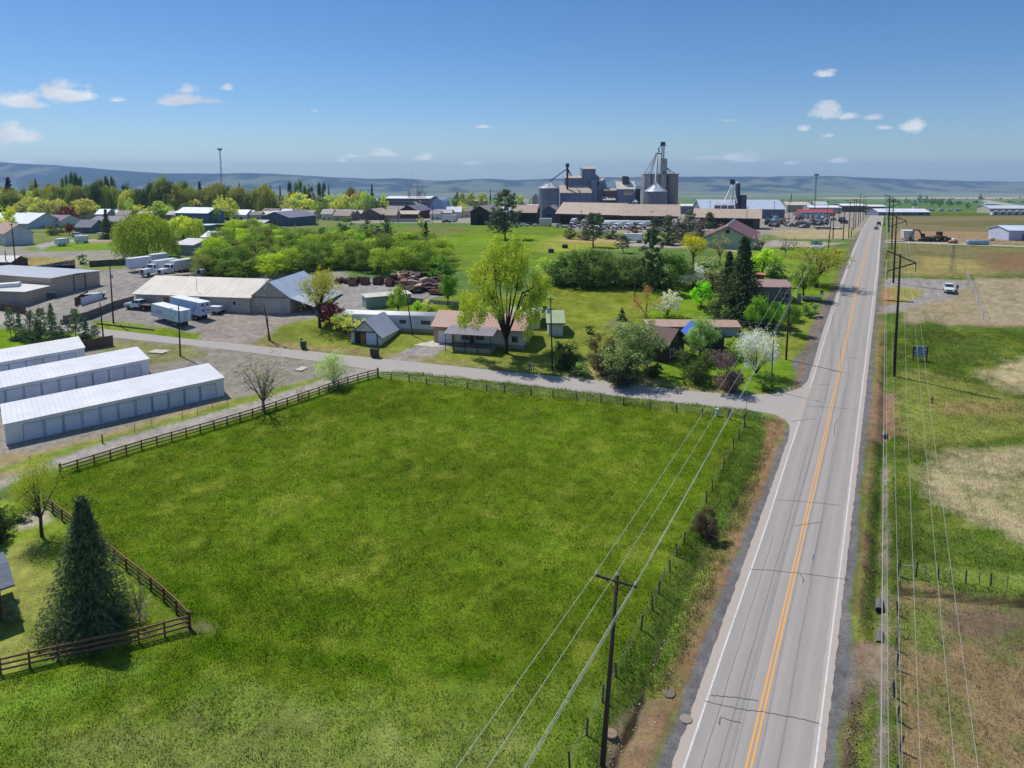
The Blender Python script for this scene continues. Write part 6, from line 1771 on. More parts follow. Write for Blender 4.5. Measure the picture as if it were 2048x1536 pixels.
# --- town: (foot of left front corner, right column, bearing, eave y, ridge y, depth, ridge, wall, roof, label)
K = lambda *c: lin(*c)
TOWN = [
 ('white_shed', 'white shed with rusting tan roof facing the yard', (11, 492), 68, 46, 467.5, 449, 22, 'y', K(206, 212, 218), K(186, 150, 122), 'board', 'rust'),
 ('metal_shed', 'light blue-roofed shed behind the rusting white shed', (-40, 458), 57, -8, 446, 426, 22, 'x', K(186, 198, 212), K(196, 208, 220), 'ribs_x', 'ribs'),
 ('house', 'white house with purple-brown roof and dark red maple', (56, 455), 121, -10, 441, 430, 14, 'x', K(206, 208, 212), K(150, 122, 132), 'lap', 'shingle'),
 ('house', 'house with pink-brown roof above the yellow shrub', (32, 424), 64, -10, 417, 406, 12, 'x', K(120, 104, 96), K(168, 140, 138), 'lap', 'shingle'),
 ('house', 'low house with dark gabled grey roof right of the maple', (175, 436), 217, -6, 429, 418, 14, 'x', K(110, 104, 100), K(124, 122, 132), 'lap', 'shingle'),
 ('metal_building', 'building with light blue-white roof behind the dark grey roof', (185, 424), 224, -6, 417, 407, 14, 'x', K(160, 176, 196), K(208, 216, 228), 'lap', 'ribs'),
 ('two_storey_house', 'upper storey block of the grey-blue house', (180, 464), 243, -8, 442.5, 432.5, 12, 'x', K(98, 114, 126), K(146, 144, 150), 'lap', 'shingle'),
 ('house_wing', 'low left wing of the grey-blue house', (150, 467), 182, -8, 454, 440, 10, 'x', K(102, 118, 128), K(130, 130, 140), 'lap', 'shingle'),
 ('white_house', 'small white house behind the yellow tree', (160, 410), 172, 0, 402, 393, 8, 'x', K(216, 214, 210), K(190, 186, 182), 'lap', 'shingle'),
 ('house', 'grey-roofed house near the floodlight poles', (187, 412), 210, 0, 404, 396, 10, 'x', K(170, 166, 170), K(170, 164, 168), 'lap', 'shingle'),
 ('white_house', 'long white house behind the purple-roofed house', (52, 402), 80, 0, 397, 391, 10, 'x', K(216, 216, 216), K(214, 214, 216), 'lap', 'shingle'),
 ('house', 'house with cream roof and brown gable', (226, 432), 267, -10, 424, 412, 14, 'x', K(98, 82, 74), K(200, 186, 162), 'lap', 'shingle'),
 ('house', 'house with two dark windows under a grey-brown roof', (262, 428), 289, -6, 420, 412, 10, 'x', K(150, 144, 140), K(120, 108, 104), 'lap', 'shingle'),
 ('house', 'brown-grey roofed house left of the tall weeping willow', (288, 430), 318, -6, 422, 412, 12, 'x', K(110, 100, 96), K(128, 116, 116), 'lap', 'shingle'),
 ('flat_building', 'building with mint-green flat roof above the huge willow', (262, 436), 315, -3, 428.5, 422, 16, 'shed', K(130, 170, 154), K(152, 200, 182), 'plain', 'ribs'),
 ('house', 'pinkish-white roofed house before the dark rounded tree', (255, 420), 281, 0, 411, 400, 10, 'x', K(200, 190, 188), K(206, 190, 186), 'lap', 'ribs'),
 ('white_house', 'bright white building behind the pinkish-white roof', (268, 412), 290, 0, 402, 394, 8, 'flat', K(220, 222, 226), K(224, 224, 226), 'lap', 'plain'),
 ('long_building', 'long blue building with white metal roof', (352, 446), 416, -14, 425.5, 415, 16, 'x', K(92, 112, 142), K(214, 220, 228), 'lap', 'ribs'),
 ('house', 'brown-roofed house before the long blue building', (346, 444), 393, -8, 433, 425, 10, 'x', K(86, 74, 70), K(112, 100, 94), 'lap', 'shingle'),
 ('blue_annex', 'teal-blue annex right of the long blue building', (428, 440), 463, -6, 424, 417, 10, 'x', K(90, 128, 142), K(214, 206, 200), 'lap', 'ribs'),
 ('white_shed', 'blue-grey shed with pinkish white roof beyond the huge willow', (350, 509), 387, -18, 489, 477.5, 13, 'x', K(164, 180, 202), K(204, 196, 200), 'ribs_x', 'ribs'),
 ('kiosk', 'narrow teal hut with white roof rim', (401, 470), 419, -6, 451, 449, 6, 'flat', K(88, 130, 146), K(214, 218, 220), 'lap', 'plain'),
 ('white_shed', 'white shed with cluttered pale roof above the thicket', (404, 484), 432, -12, 474, 463, 9, 'x', K(206, 212, 222), K(218, 216, 214), 'lap', 'ribs'),
 ('gable_hall', 'dark blue gabled hall above the thicket', (523, 452), 579, -20, 434, 424, 24, 'y', K(82, 102, 122), K(128, 126, 136), 'lap', 'ribs'),
 ('house', 'low tan-roofed house left of the dark blue hall', (508, 440), 552, -6, 433, 423, 16, 'x', K(120, 90, 76), K(190, 180, 166), 'lap', 'ribs'),
 ('lean_to', 'pale lean-to roofs over dark walls at the edge of the thicket', (474, 456), 524, -16, 447, 440, 12, 'x', K(66, 58, 52), K(190, 186, 186), 'board', 'ribs'),
 ('a_frame', 'white A-frame house with green roof', (544, 428), 560, -10, 422, 407, 12, 'y', K(220, 218, 212), K(80, 130, 112), 'lap', 'ribs'),
 ('white_house', 'white gabled house among the mid-town poplars', (604, 416), 632, -12, 405, 393, 16, 'x', K(218, 214, 212), K(204, 196, 194), 'lap', 'shingle'),
 ('white_house', 'house with pale shed roof left of the tan-roofed house', (474, 440), 503, -6, 430, 421, 10, 'x', K(170, 170, 166), K(206, 204, 206), 'lap', 'ribs'),
 ('cottage', 'dark-gabled cottage with white roof by the rounded green tree', (662, 437), 686, -30, 428, 417, 16, 'y', K(62, 70, 80), K(190, 190, 192), 'lap', 'ribs'),
 ('bungalow', 'tan-roofed bungalow with dark gable', (722, 440), 762, -16, 428, 418, 18, 'y', K(98, 92, 92), K(188, 170, 148), 'lap', 'shingle'),
 ('bungalow_wing', 'tan-roofed wing right of the dark-gabled bungalow', (762, 440), 792, -6, 430, 420, 12, 'x', K(150, 132, 116), K(192, 174, 152), 'lap', 'shingle'),
 ('red_barn', 'dark red barn with grey roof', (798, 437), 836, -22, 421, 411, 22, 'y', K(112, 46, 46), K(122, 120, 128), 'board', 'ribs'),
 ('barn_porch', 'tan-roofed low porch building before the red barn', (793, 438), 836, -4, 428, 422, 6, 'shed', K(90, 60, 56), K(190, 178, 152), 'board', 'ribs'),
 ('grey_house', 'grey-roofed building left of the red barn', (770, 434), 804, -6, 424, 412, 16, 'x', K(160, 158, 160), K(172, 170, 170), 'lap', 'shingle'),
 ('warehouse', 'big grey warehouse with bright white roof', (770, 424), 860, -4, 397, 392.5, 40, 'x', K(98, 104, 122), K(226, 224, 220), 'ribs_x', 'plain'),
 ('metal_building', 'long building with light blue roof left of the grey warehouse', (717, 424), 752, -4, 405, 398, 16, 'x', K(206, 208, 214), K(190, 202, 214), 'lap', 'ribs'),
 ('house', 'house with dark blue-grey gables left of the light blue roof', (692, 422), 717, -6, 408, 399, 12, 'x', K(120, 116, 136), K(110, 118, 132), 'lap', 'shingle'),
 ('white_house', 'off-white house with grey-brown roof right of the red barn', (866, 438), 902, -8, 427, 419, 12, 'x', K(196, 192, 184), K(154, 146, 136), 'lap', 'shingle'),
 ('far_barn', 'tiny white barn alone on the far green plain', (794, 400), 804, -10, 396, 390, 16, 'x', K(150, 110, 100), K(232, 230, 226), 'board', 'ribs'),
 ('dark_barn', 'dark brown gabled barn left of the big blue-green pine', (941, 450), 979, -12, 423, 412.5, 34, 'y', K(66, 54, 52), K(156, 146, 138), 'board', 'rust'),
 ('dark_barn', 'dark barn with tan roof right of the big blue-green pine', (1026, 450), 1072, -8, 425, 410.5, 22, 'x', K(58, 50, 48), K(176, 152, 134), 'board', 'rust'),
 ('feed_plant', 'white industrial plant with square tanks', (937, 426), 970, -3, 402, 400, 24, 'flat', K(216, 212, 208), K(222, 220, 216), 'ribs_x', 'plain'),
 ('grey_barn', 'slate-blue gabled barn before the wooden elevator', (1084, 446), 1114, -12, 422, 412, 20, 'y', K(78, 92, 112), K(150, 138, 134), 'lap', 'ribs'),
 ('white_shed', 'low white-roofed shed left of the slate-blue barn', (1050, 428), 1082, -3, 413, 409, 14, 'x', K(140, 140, 146), K(222, 220, 218), 'lap', 'plain'),
 ('house', 'tan hip-roofed house left of the galvanised bin', (1028, 420), 1056, -5, 407, 398, 16, 'x', K(150, 140, 134), K(176, 164, 156), 'lap', 'shingle'),
 ('blue_shed', 'light blue shed at the foot of the galvanised bin', (1071, 430), 1084, -5, 416, 412, 10, 'x', K(170, 184, 206), K(200, 206, 214), 'lap', 'ribs'),
 ('tan_shed', 'tan gabled shed against the galvanised bin', (1064, 424), 1076, -10, 396, 388, 12, 'y', K(160, 146, 124), K(166, 154, 132), 'board', 'ribs'),
 ('white_shed', 'white-roofed shed right of the concrete elevator', (1362, 428), 1390, -4, 412, 408, 14, 'x', K(120, 116, 110), K(224, 222, 216), 'lap', 'plain'),
 ('red_shop', 'long red-roofed shop behind the substation', (1600, 432), 1670, -4, 424.5, 419, 18, 'x', K(150, 70, 66), K(186, 66, 64), 'lap', 'ribs'),
 ('warehouse', 'tan warehouse beyond the red-roofed shop', (1574, 424), 1622, -3, 410, 404, 30, 'x', K(180, 160, 140), K(216, 196, 170), 'ribs_x', 'ribs'),
 ('grey_barn', 'grey-roofed barn rising over the white warehouses', (1629, 420), 1655, -10, 409.5, 403, 26, 'x', K(120, 116, 120), K(202, 202, 200), 'lap', 'ribs'),
 ('warehouse', 'white-roofed warehouse left of the pole row', (1618, 427), 1682, -3, 415, 411, 20, 'x', K(150, 156, 172), K(224, 226, 230), 'ribs_x', 'plain'),
 ('warehouse', 'white-roofed warehouse behind the pole row', (1684, 424), 1732, -3, 411.5, 407.5, 30, 'x', K(104, 92, 88), K(228, 226, 224), 'ribs_x', 'plain'),
 ('warehouse', 'white-roofed warehouse where the road drops from view', (1738, 421), 1772, -3, 413, 409.5, 24, 'x', K(110, 96, 92), K(226, 222, 220), 'ribs_x', 'plain'),
 ('long_building', 'long low white-roofed building across the road end', (1757, 431), 1860, -3, 424, 417.5, 24, 'x', K(112, 120, 140), K(218, 218, 222), 'ribs_x', 'plain'),
 ('pale_building', 'long pale building at the far right with goods in front', (1980, 426), 2120, -3, 417, 411, 26, 'x', K(190, 176, 168), K(206, 210, 218), 'ribs_x', 'ribs'),
 ('metal_shed', 'white metal shed with dark doorway at the right edge', (2017, 481), 2090, -6, 461, 451.5, 14, 'x', K(186, 192, 214), K(206, 220, 236), 'ribs_x', 'ribs'),
 ('house', 'low white shed left of the long pale building', (1970, 418), 1990, -3, 408, 405.5, 14, 'x', K(170, 176, 190), K(190, 194, 204), 'lap', 'ribs'),
]
for (nm, lab, pa, xb, an, ye, yr, dp, rg, wc, rc, wk, rk) in TOWN:
 if pa[1] < 431 and pa[0] < 1060 and nm != 'far_barn':
  pa = (pa[0], 431 + (pa[1] - 400) * .1)
 if nm == 'far_barn' and pa[0] < 400:
  pa = (pa[0], 430)
 r = bld(nm, lab, 'barn' if 'barn' in nm else 'shed' if 'shed' in nm else 'house' if ('house' in nm or nm in ('cottage', 'bungalow', 'a_frame', 'bungalow_wing')) else 'building', pa, xb, an, ye, yr, dp, rg, wc, rc, wk=wk, rk=rk, over=.5)
 L, D, he = r['_L'], r['_D'], r['_he']
 if 'house' in nm or nm in ('bungalow', 'cottage', 'a_frame', 'bungalow_wing', 'blue_annex'):
  k_ = max(2, int(L / 4.5))
  for i in range(k_):
   u = (i + .32) * L / k_
   if i == k_ // 2:
    door(r, 'f', L, D, u, u + .95, min(2.1, he - .2), lin(120, 96, 84), handle=False)
   else:
    window(r, 'f', L, D, u, u + 1.4, .95, min(2.15, he - .25))
 elif nm in ('warehouse', 'long_building', 'pale_building', 'red_shop', 'dark_barn', 'grey_barn', 'metal_building', 'metal_shed', 'gable_hall', 'red_barn'):
  k_ = max(1, int(L / 14))
  for i in range(k_):
   u = (i + .35) * L / k_
   MB().box(u, u + min(3.6, L * .3), -.05, -.004, 0, he * .72).build('bay_door', mat('lap', tuple(x * .35 for x in wc)), r)
hc_ = [(lin(214, 214, 214), lin(220, 222, 226)), (lin(196, 190, 180), lin(150, 140, 136)), (lin(150, 160, 176), lin(196, 204, 212)), (lin(186, 170, 150), lin(178, 160, 146)), (lin(216, 210, 204), lin(128, 124, 130)), (lin(130, 112, 102), lin(206, 202, 196))]
hn_ = ['white house with white roof', 'grey-roofed cream house', 'blue-grey house with pale roof', 'tan house with tan roof', 'white house with dark grey roof', 'brown house with pale roof']
for i in range(82):
 x = (i * 61.8 + 13) % 720 - 10 if i < 70 else 860 + (i - 70) * 17
 yb = 433 + (i * 7.3) % 9
 e = yb - RNG.uniform(9, 13)
 j = i % 6
 sd_ = 'left half of town' if x < 350 else 'right half of town' if x < 760 else 'strip before the elevators'
 r = bld('town_house', f'small {hn_[j]} among the trees, {sd_}', 'house', (x, yb), x + RNG.uniform(18, 32), RNG.uniform(-14, 4), e, e - RNG.uniform(6, 10), RNG.uniform(9, 14), 'x', hc_[j][0], hc_[j][1], group=f'{hn_[j]}s in the {sd_}', over=.5, rk='shingle' if j % 2 else 'ribs')
 window(r, 'f', r['_L'], r['_D'], r['_L'] * .2, r['_L'] * .2 + 1.4, .95, min(2.1, r['_he'] - .25))
 window(r, 'f', r['_L'], r['_D'], r['_L'] * .65, r['_L'] * .65 + 1.6, .95, min(2.1, r['_he'] - .25))
Y0 = G(862, 436)[1]
A = (xat(861, 436, Y0), Y0, float(gz(Y0)))
Wq = (891 - 861) * mpp(Y0)
hq = zat(Y0, 397) - A[2]
r = thing('quonset_hut', 'arched blue metal hut right of the grey warehouse', 'building', A, -.1)
MB().prism([(Wq / 2 - Wq / 2 * cos(pi * i / 16), hq * (.35 + .65 * sin(pi * i / 16))) for i in range(17)] + [(Wq, -.5), (0, -.5)], 'y', 0, 26).build('shell', mat('ribs_y', lin(146, 172, 204), .5), r, False)
MB().box(Wq * .3, Wq * .7, -.06, -.004, 0, hq * .42).build('door', mat('plain', lin(84, 84, 90)), r)
# grain elevators
YE = G(1150, 441)[1]
ZE = float(gz(YE))
sx = lambda px, Y=YE: xat(px, 430, Y)
zz_ = lambda py, Y=YE: zat(Y, py) - float(gz(Y))
SLATE = lin(128, 140, 164)
ELM = mat('board', SLATE, .7)
ROOFT = mat('rust_x', lin(196, 180, 156), .6)
def blk(root, name, x0, x1, y0, y1, z0, z1, m):
 return MB().box(sx(x0) - sx(1120), sx(x1) - sx(1120), y0, y1, z0, z1).build(name, m, root)
el = thing('wooden_elevator', 'tall slate-grey clad wooden grain elevator with stepped tower', 'grain elevator', (sx(1120), YE, ZE))
E = lambda px: sx(px) - sx(1120)
MB().prism([(0, -1), (22, -1), (22, zz_(372)), (9, zz_(371)), (0, zz_(386))], 'x', E(1120), E(1184)).build('storage_block', ELM, el)
MB().prism([(-.8, zz_(386.6)), (9, zz_(371)), (9, zz_(370.3)), (-.8, zz_(385.6))], 'x', E(1119.2), E(1183)).build('lower_roof', ROOFT, el)
MB().box(E(1184.05), E(1194), 2, 22, -1, zz_(360)).build('side_block', ELM, el)
MB().prism([(9.02, zz_(386)), (20, zz_(386)), (20, zz_(355)), (9.02, zz_(356.6))], 'x', E(1130.5), E(1165.4)).build('upper_block', ELM, el)
MB().prism([(8.4, zz_(356.8)), (15, zz_(352.4)), (20.5, zz_(355.6)), (20.5, zz_(355)), (15, zz_(351.7)), (8.4, zz_(356.1))], 'x', E(1130), E(1165.3)).build('upper_roof', ROOFT, el)
MB().box(E(1165.5), E(1193.2), 8.9, 21, zz_(372), zz_(338)).build('tower', ELM, el)
MB().prism([(8.3, zz_(338.2)), (15, zz_(333.8)), (21.5, zz_(338.2)), (21.5, zz_(337.4)), (15, zz_(333)), (8.3, zz_(337.4))], 'x', E(1165), E(1193.7)).build('tower_roof', ROOFT, el)
MB().prism([(E(1194.1), -1), (E(1214.6), -1), (E(1214.6), zz_(372)), (E(1209.6), zz_(358)), (E(1199), zz_(371)), (E(1194.1), zz_(371))], 'y', 5, 20).build('gabled_annex', ELM, el)
MB().prism([(E(1198), zz_(371.6)), (E(1209.6), zz_(357.6)), (E(1209.6), zz_(356.9)), (E(1198), zz_(370.8))], 'y', 4.4, 20.4).build('annex_roof', ROOFT, el)
for x0, yt in ((1194.4, 349), (1196.6, 351.5), (1199, 353.5)):
 MB().box(E(x0), E(x0 + 1.9), 9, 12, zz_(372), zz_(yt)).build('vent', ELM, el)
for x, y in ((1134.5, 363), (1158, 363), (1182, 363), (1163, 374)):
 MB().box(E(x), E(x + 2), 8.83 if x < 1190 else 8, 8.87, zz_(y + 2), zz_(y)).build('window', GLASS(), el)
MB().tube((E(1191.5), 1.6, 0), (E(1191.5), 8.4, zz_(338)), .15).build('conduit', STEEL(), el)
e2 = thing('small_elevator', 'smaller clad elevator with bright tin roof and rooftop cupola', 'grain elevator', (sx(1233), YE, ZE))
E = lambda px: sx(px) - sx(1233)
WD = mat('board', lin(96, 92, 92), .8)
MB().prism([(0, -1), (14, -1), (14, zz_(378)), (7, zz_(363.5)), (0, zz_(378))], 'x', E(1233), E(1270)).build('body', ELM, e2)
MB().prism([(-.7, zz_(379)), (7, zz_(363.6)), (7, zz_(362.8)), (-.7, zz_(378))], 'x', E(1232.4), E(1270.8)).build('roof', mat('rust_x', lin(226, 216, 198), .5), e2)
MB().box(E(1245.8), E(1259), 4, 10, zz_(370), zz_(355)).build('cupola', WD, e2)
MB().box(E(1247), E(1257.6), 4.5, 9, zz_(354.9), zz_(352.6)).build('cupola_roof', mat('board', lin(70, 62, 58)), e2)
MB().prism([(-2.4, zz_(389.5)), (-.05, zz_(381.6)), (-.05, zz_(381)), (-2.4, zz_(388.8))], 'x', E(1245), E(1262)).build('hood', mat('rust_x', lin(206, 180, 148), .6), e2)
MB().box(E(1208), E(1232.7), .5, 10, -1, zz_(380)).build('annex', mat('board', lin(112, 100, 90)), e2)
MB().prism([(-.2, zz_(381.8)), (5, zz_(377.8)), (10.4, zz_(379)), (10.4, zz_(378.4)), (5, zz_(377.1)), (-.2, zz_(381))], 'x', E(1207.6), E(1232.3)).build('annex_roof', ROOFT, e2)
MB().prism([(-5, zz_(400)), (.4, zz_(394)), (.4, zz_(393.3)), (-5, zz_(399.3))], 'x', E(1203.5), E(1229)).build('porch_roof', mat('rust_x', lin(206, 190, 176), .6), e2)
MB().box(E(1206), E(1228), -4.4, .4, -1, zz_(400.3)).build('porch', mat('board', lin(80, 74, 74)), e2)
for (a_, b_) in (((1262, -1, 390), (1271, -1, 374)), ((1266, 2, 405), (1272, 2, 372))):
 MB().tube((E(a_[0]), a_[1], zz_(a_[2])), (E(b_[0]), b_[1], zz_(b_[2])), .35).build('spout', mat('plain', lin(200, 202, 206), .4), e2)
MB().box(E(1271), E(1283), 6, 16, -1, zz_(378)).build('rear_block', mat('board', lin(84, 84, 88)), e2)
ce = thing('concrete_elevator', 'tall concrete grain elevator with headhouse and white spouts', 'grain elevator', (sx(1293.6), YE + 14, float(gz(YE + 14))))
YC = YE + 14
cx_ = lambda px: xat(px, 430, YC) - xat(1293.6, 430, YC)
cz = lambda py: zat(YC, py) - float(gz(YC))
CON = mat('concrete', lin(176, 174, 172), .9)
CON2 = mat('concrete', lin(150, 142, 134), .9)
x0, x1 = cx_(1294), cx_(1341)
rr = (x1 - x0) / 6
for i in range(3):
 for j in range(2):
  MB().tube((x0 + rr + i * 2 * rr, rr + j * 2 * rr, -1), (x0 + rr + i * 2 * rr, rr + j * 2 * rr, cz(349)), rr * 1.005, n=24).build('silo', CON, ce, False)
MB().box(x0, x1, -.2, rr * 4 + .2, cz(349) + .02, cz(347.6)).build('deck', CON, ce)
x2, x3 = cx_(1342.2), cx_(1364)
rb2 = (x3 - x2) / 2
for j in range(2):
 MB().tube((x2 + rb2, rb2 - 1 + j * 2 * rb2, -1), (x2 + rb2, rb2 - 1 + j * 2 * rb2, cz(348.6)), rb2, n=28).build('annex_silo', CON2, ce)
MB().box(x2, x3, -1, rb2 * 3.9, cz(348.6) + .02, cz(347.4)).build('annex_deck', CON2, ce)
hh = MB().box(cx_(1328.5), cx_(1341), rr, rr * 3, cz(347.58), cz(316.8)).build('headhouse', CON, ce)
for y in (322, 344):
 MB().box(cx_(1333), cx_(1335.6), rr - .06, rr - .004, cz(y + 3), cz(y)).build('window', GLASS(), hh)
LEG = mat('plain', lin(54, 56, 62), .6)
tw = MB()
for px in (1330.5, 1334.6):
 tw.tube((cx_(px), rr * 1.4, cz(316.9)), (cx_(px), rr * 1.4, cz(286)), .38, n=6)
for k_ in range(7):
 zq = cz(316 - k_ * 4.3)
 tw.tube((cx_(1330.5), rr * 1.4, zq), (cx_(1334.6), rr * 1.4, zq + 1.0), .14, n=4)
tw.build('leg', LEG, ce)
MB().tube((cx_(1328), rr * 1.4, cz(286.5)), (cx_(1336.5), rr * 1.4, cz(286.5)), 1.25, n=14).build('leg_head', LEG, ce)
MB().box(cx_(1327), cx_(1339.5), rr * .8, rr * 2, cz(291.5), cz(290.6)).build('platform', LEG, ce)
MB().path([(cx_(1329), rr * 1.4, cz(289)), (cx_(1323.5), rr * 1.3, cz(297)), (cx_(1325), rr * 1.3, cz(303)), (cx_(1321.5), rr * 1.3, cz(306))], .5).build('head_spout', LEG, ce)
MB().box(cx_(1318), cx_(1329), rr * .9, rr * 1.9, cz(308), cz(306)).build('distributor', LEG, ce)
SPOUT = mat('plain', lin(216, 216, 216), .4, .2)
for (px, py, yy) in ((1303, 347.4, 1), (1311, 347.4, rr * 2), (1321.5, 347.4, 1), (1325, 347.4, rr * 3), (1299, 347.4, rr * 3)):
 MB().tube((cx_(1320 + (px - 1312) * .15), rr * 1.3, cz(307.9)), (cx_(px), yy, cz(py)), .45, n=8).build('spout', SPOUT, ce)
MB().tube((cx_(1321), rr * .8, cz(307.9)), (cx_(1311.2), -9.5, cz(364.5)), .5, n=8).build('spout', SPOUT, ce)
for px in (1349, 1357):
 MB().tube((cx_(1341), rr * 1.6, cz(335)), (cx_(px), 4, cz(347.3)), .28, n=6).build('annex_spout', LEG, ce)
rail = MB()
for k_ in range(13):
 x = x0 + (x1 - x0) * k_ / 12
 rail.box(x - .06, x + .06, -.1, .02, cz(347.58), cz(347.58) + 1.1)
rail.box(x0, x1, -.1, .02, cz(347.58) + 1.1, cz(347.58) + 1.2)
rail.build('railing', LEG, ce)
def bin_(label, xl, xr, ye, ya, Y, c=lin(120, 128, 140), rc=lin(190, 196, 202), name='steel_bin', group=None):
 X0, X1 = xat(xl, 430, Y), xat(xr, 430, Y)
 R = (X1 - X0) / 2
 z0 = float(gz(Y))
 r = thing(name, label, 'grain bin', ((X0 + X1) / 2, Y, z0), 0, group)
 he, ha = zat(Y, ye) - z0, zat(Y, ya) - z0
 pf = [(R, -1)]
 for k_ in range(24):
  pf += [(R, he * k_ / 24 + .01), (R * 1.008, he * (k_ + .5) / 24)]
 pf += [(R, he)]
 MB().lathe(pf, 32).build('body', mat('ribs_x', c, .6, .1), r)
 MB().lathe([(R * 1.03, he + .02), (R * .55, he + (ha - he) * .44), (R * .12, he + (ha - he) * .9), (R * .1, ha + .4), (.02, ha + .6)], 24).build('roof', mat('plain', rc, .4, .3), r)
 rb_ = MB()
 for k_ in range(24):
  a = 2 * pi * k_ / 24
  rb_.tube((R * 1.02 * cos(a), R * 1.02 * sin(a), he + .12), (R * .13 * cos(a), R * .13 * sin(a), he + (ha - he) * .9 + .1), .12, n=4)
 rb_.build('roof_ribs', mat('plain', rc, .4, .3), r)
 ld = MB()
 for s in (-.3, .3):
  ld.tube((s, -R - .25, 0), (s, -R - .25, he), .06, n=5)
 for k_ in range(int(he / .6)):
  ld.tube((-.3, -R - .25, .3 + k_ * .6), (.3, -R - .25, .3 + k_ * .6), .04, n=4)
 ld.build('ladder', STEEL(), r)
 return r
bin_('big corrugated steel bin in front of the concrete elevator', 1289, 1333, 382.5, 365.5, YE)
bin_('tall galvanised bin with shiny roof left of the wooden elevator', 1077, 1118, 376, 363.5, YE - 8)
bin_('tiny steel hopper bin between the two elevators', 1264, 1276, 404, 399.5, YE - 4)
YB = G(1448, 439)[1]
for lb_, a, b in (('left of three small bins before the long blue-grey shed', 1428, 1440.6), ('middle of three small bins before the long blue-grey shed', 1442, 1454), ('right of three small bins before the long blue-grey shed', 1455.5, 1467.5)):
 bin_(lb_, a, b, 410.5, 405.5, YB - 14, name='small_bin', rc=lin(224, 222, 216))
YL_ = YE + 4
z0 = float(gz(YL_))
cl = thing('grain_conveyor', 'dark conveyor leg with long sloping spouts over the galvanised bin', 'conveyor', (xat(1134, 430, YL_), YL_, z0))
lx = lambda p: xat(p, 430, YL_) - xat(1134, 430, YL_)
lz = lambda p: zat(YL_, p) - z0
MB().tube((0, 0, -1), (0, 0, lz(329)), .75, n=8).build('leg', LEG, cl)
MB().box(-1.2, 1.2, -1, 1, lz(334), lz(327)).build('head', LEG, cl)
MB().tube((0, -.4, lz(337)), (lx(1098), -6, lz(362.5)), .35, n=6).build('spout', LEG, cl)
MB().tube((.2, .2, lz(337)), (lx(1144), 3, lz(352)), .3, n=6).build('spout', LEG, cl)
MB().tube((.2, .2, lz(335)), (lx(1140), 6, lz(352)), .25, n=6).build('spout', LEG, cl)
YT = YB
z0 = float(gz(YT))
ft = thing('leg_tower', 'thin lattice leg with spouts fanning to three small bins', 'conveyor', (xat(1462.5, 430, YT), YT, z0))
lx = lambda p: xat(p, 430, YT) - xat(1462.5, 430, YT)
lz = lambda p: zat(YT, p) - z0
t_ = MB()
for s in (-.8, .8):
 t_.tube((s, 0, -1), (s, 0, lz(362)), .18, n=5)
for k_ in range(9):
 t_.tube((-.8, 0, lz(440 - k_ * 8)), (.8, 0, lz(434 - k_ * 8)), .1, n=4)
t_.build('lattice', LEG, ft)
MB().box(-1.6, 1.6, -1, 1, lz(368), lz(359)).build('head', LEG, ft)
for px in (1434, 1448, 1461.5):
 MB().tube((0, -.5, lz(367)), (lx(px), -14, lz(405)), .28, n=6).build('spout', SPOUT, ft)
dt = thing('dryer_tower', 'dark ringed grain dryer tower with pale cap', 'grain dryer', (xat(1474, 430, YT + 10), YT + 10, float(gz(YT + 10))))
z0 = float(gz(YT + 10))
lz = lambda p: zat(YT + 10, p) - z0
R = 5.2 * mpp(YT)
pf = []
for k_ in range(12):
 pf += [(R, -1 + (lz(368) + 1) * k_ / 12), (R * .82, -1 + (lz(368) + 1) * (k_ + .7) / 12)]
MB().lathe(pf + [(R, lz(368))], 20).build('body', mat('plain', lin(78, 84, 98), .5, .3), dt)
MB().lathe([(R * .7, lz(368) + .02), (R * .8, lz(365)), (R * .6, lz(363.4)), (.05, lz(363))], 20).build('cap', mat('plain', lin(214, 216, 218), .4), dt)
MB().box(R + .02, R + 4, -3, 3, -1, lz(390)).build('side_house', mat('board', lin(86, 90, 100)), dt)
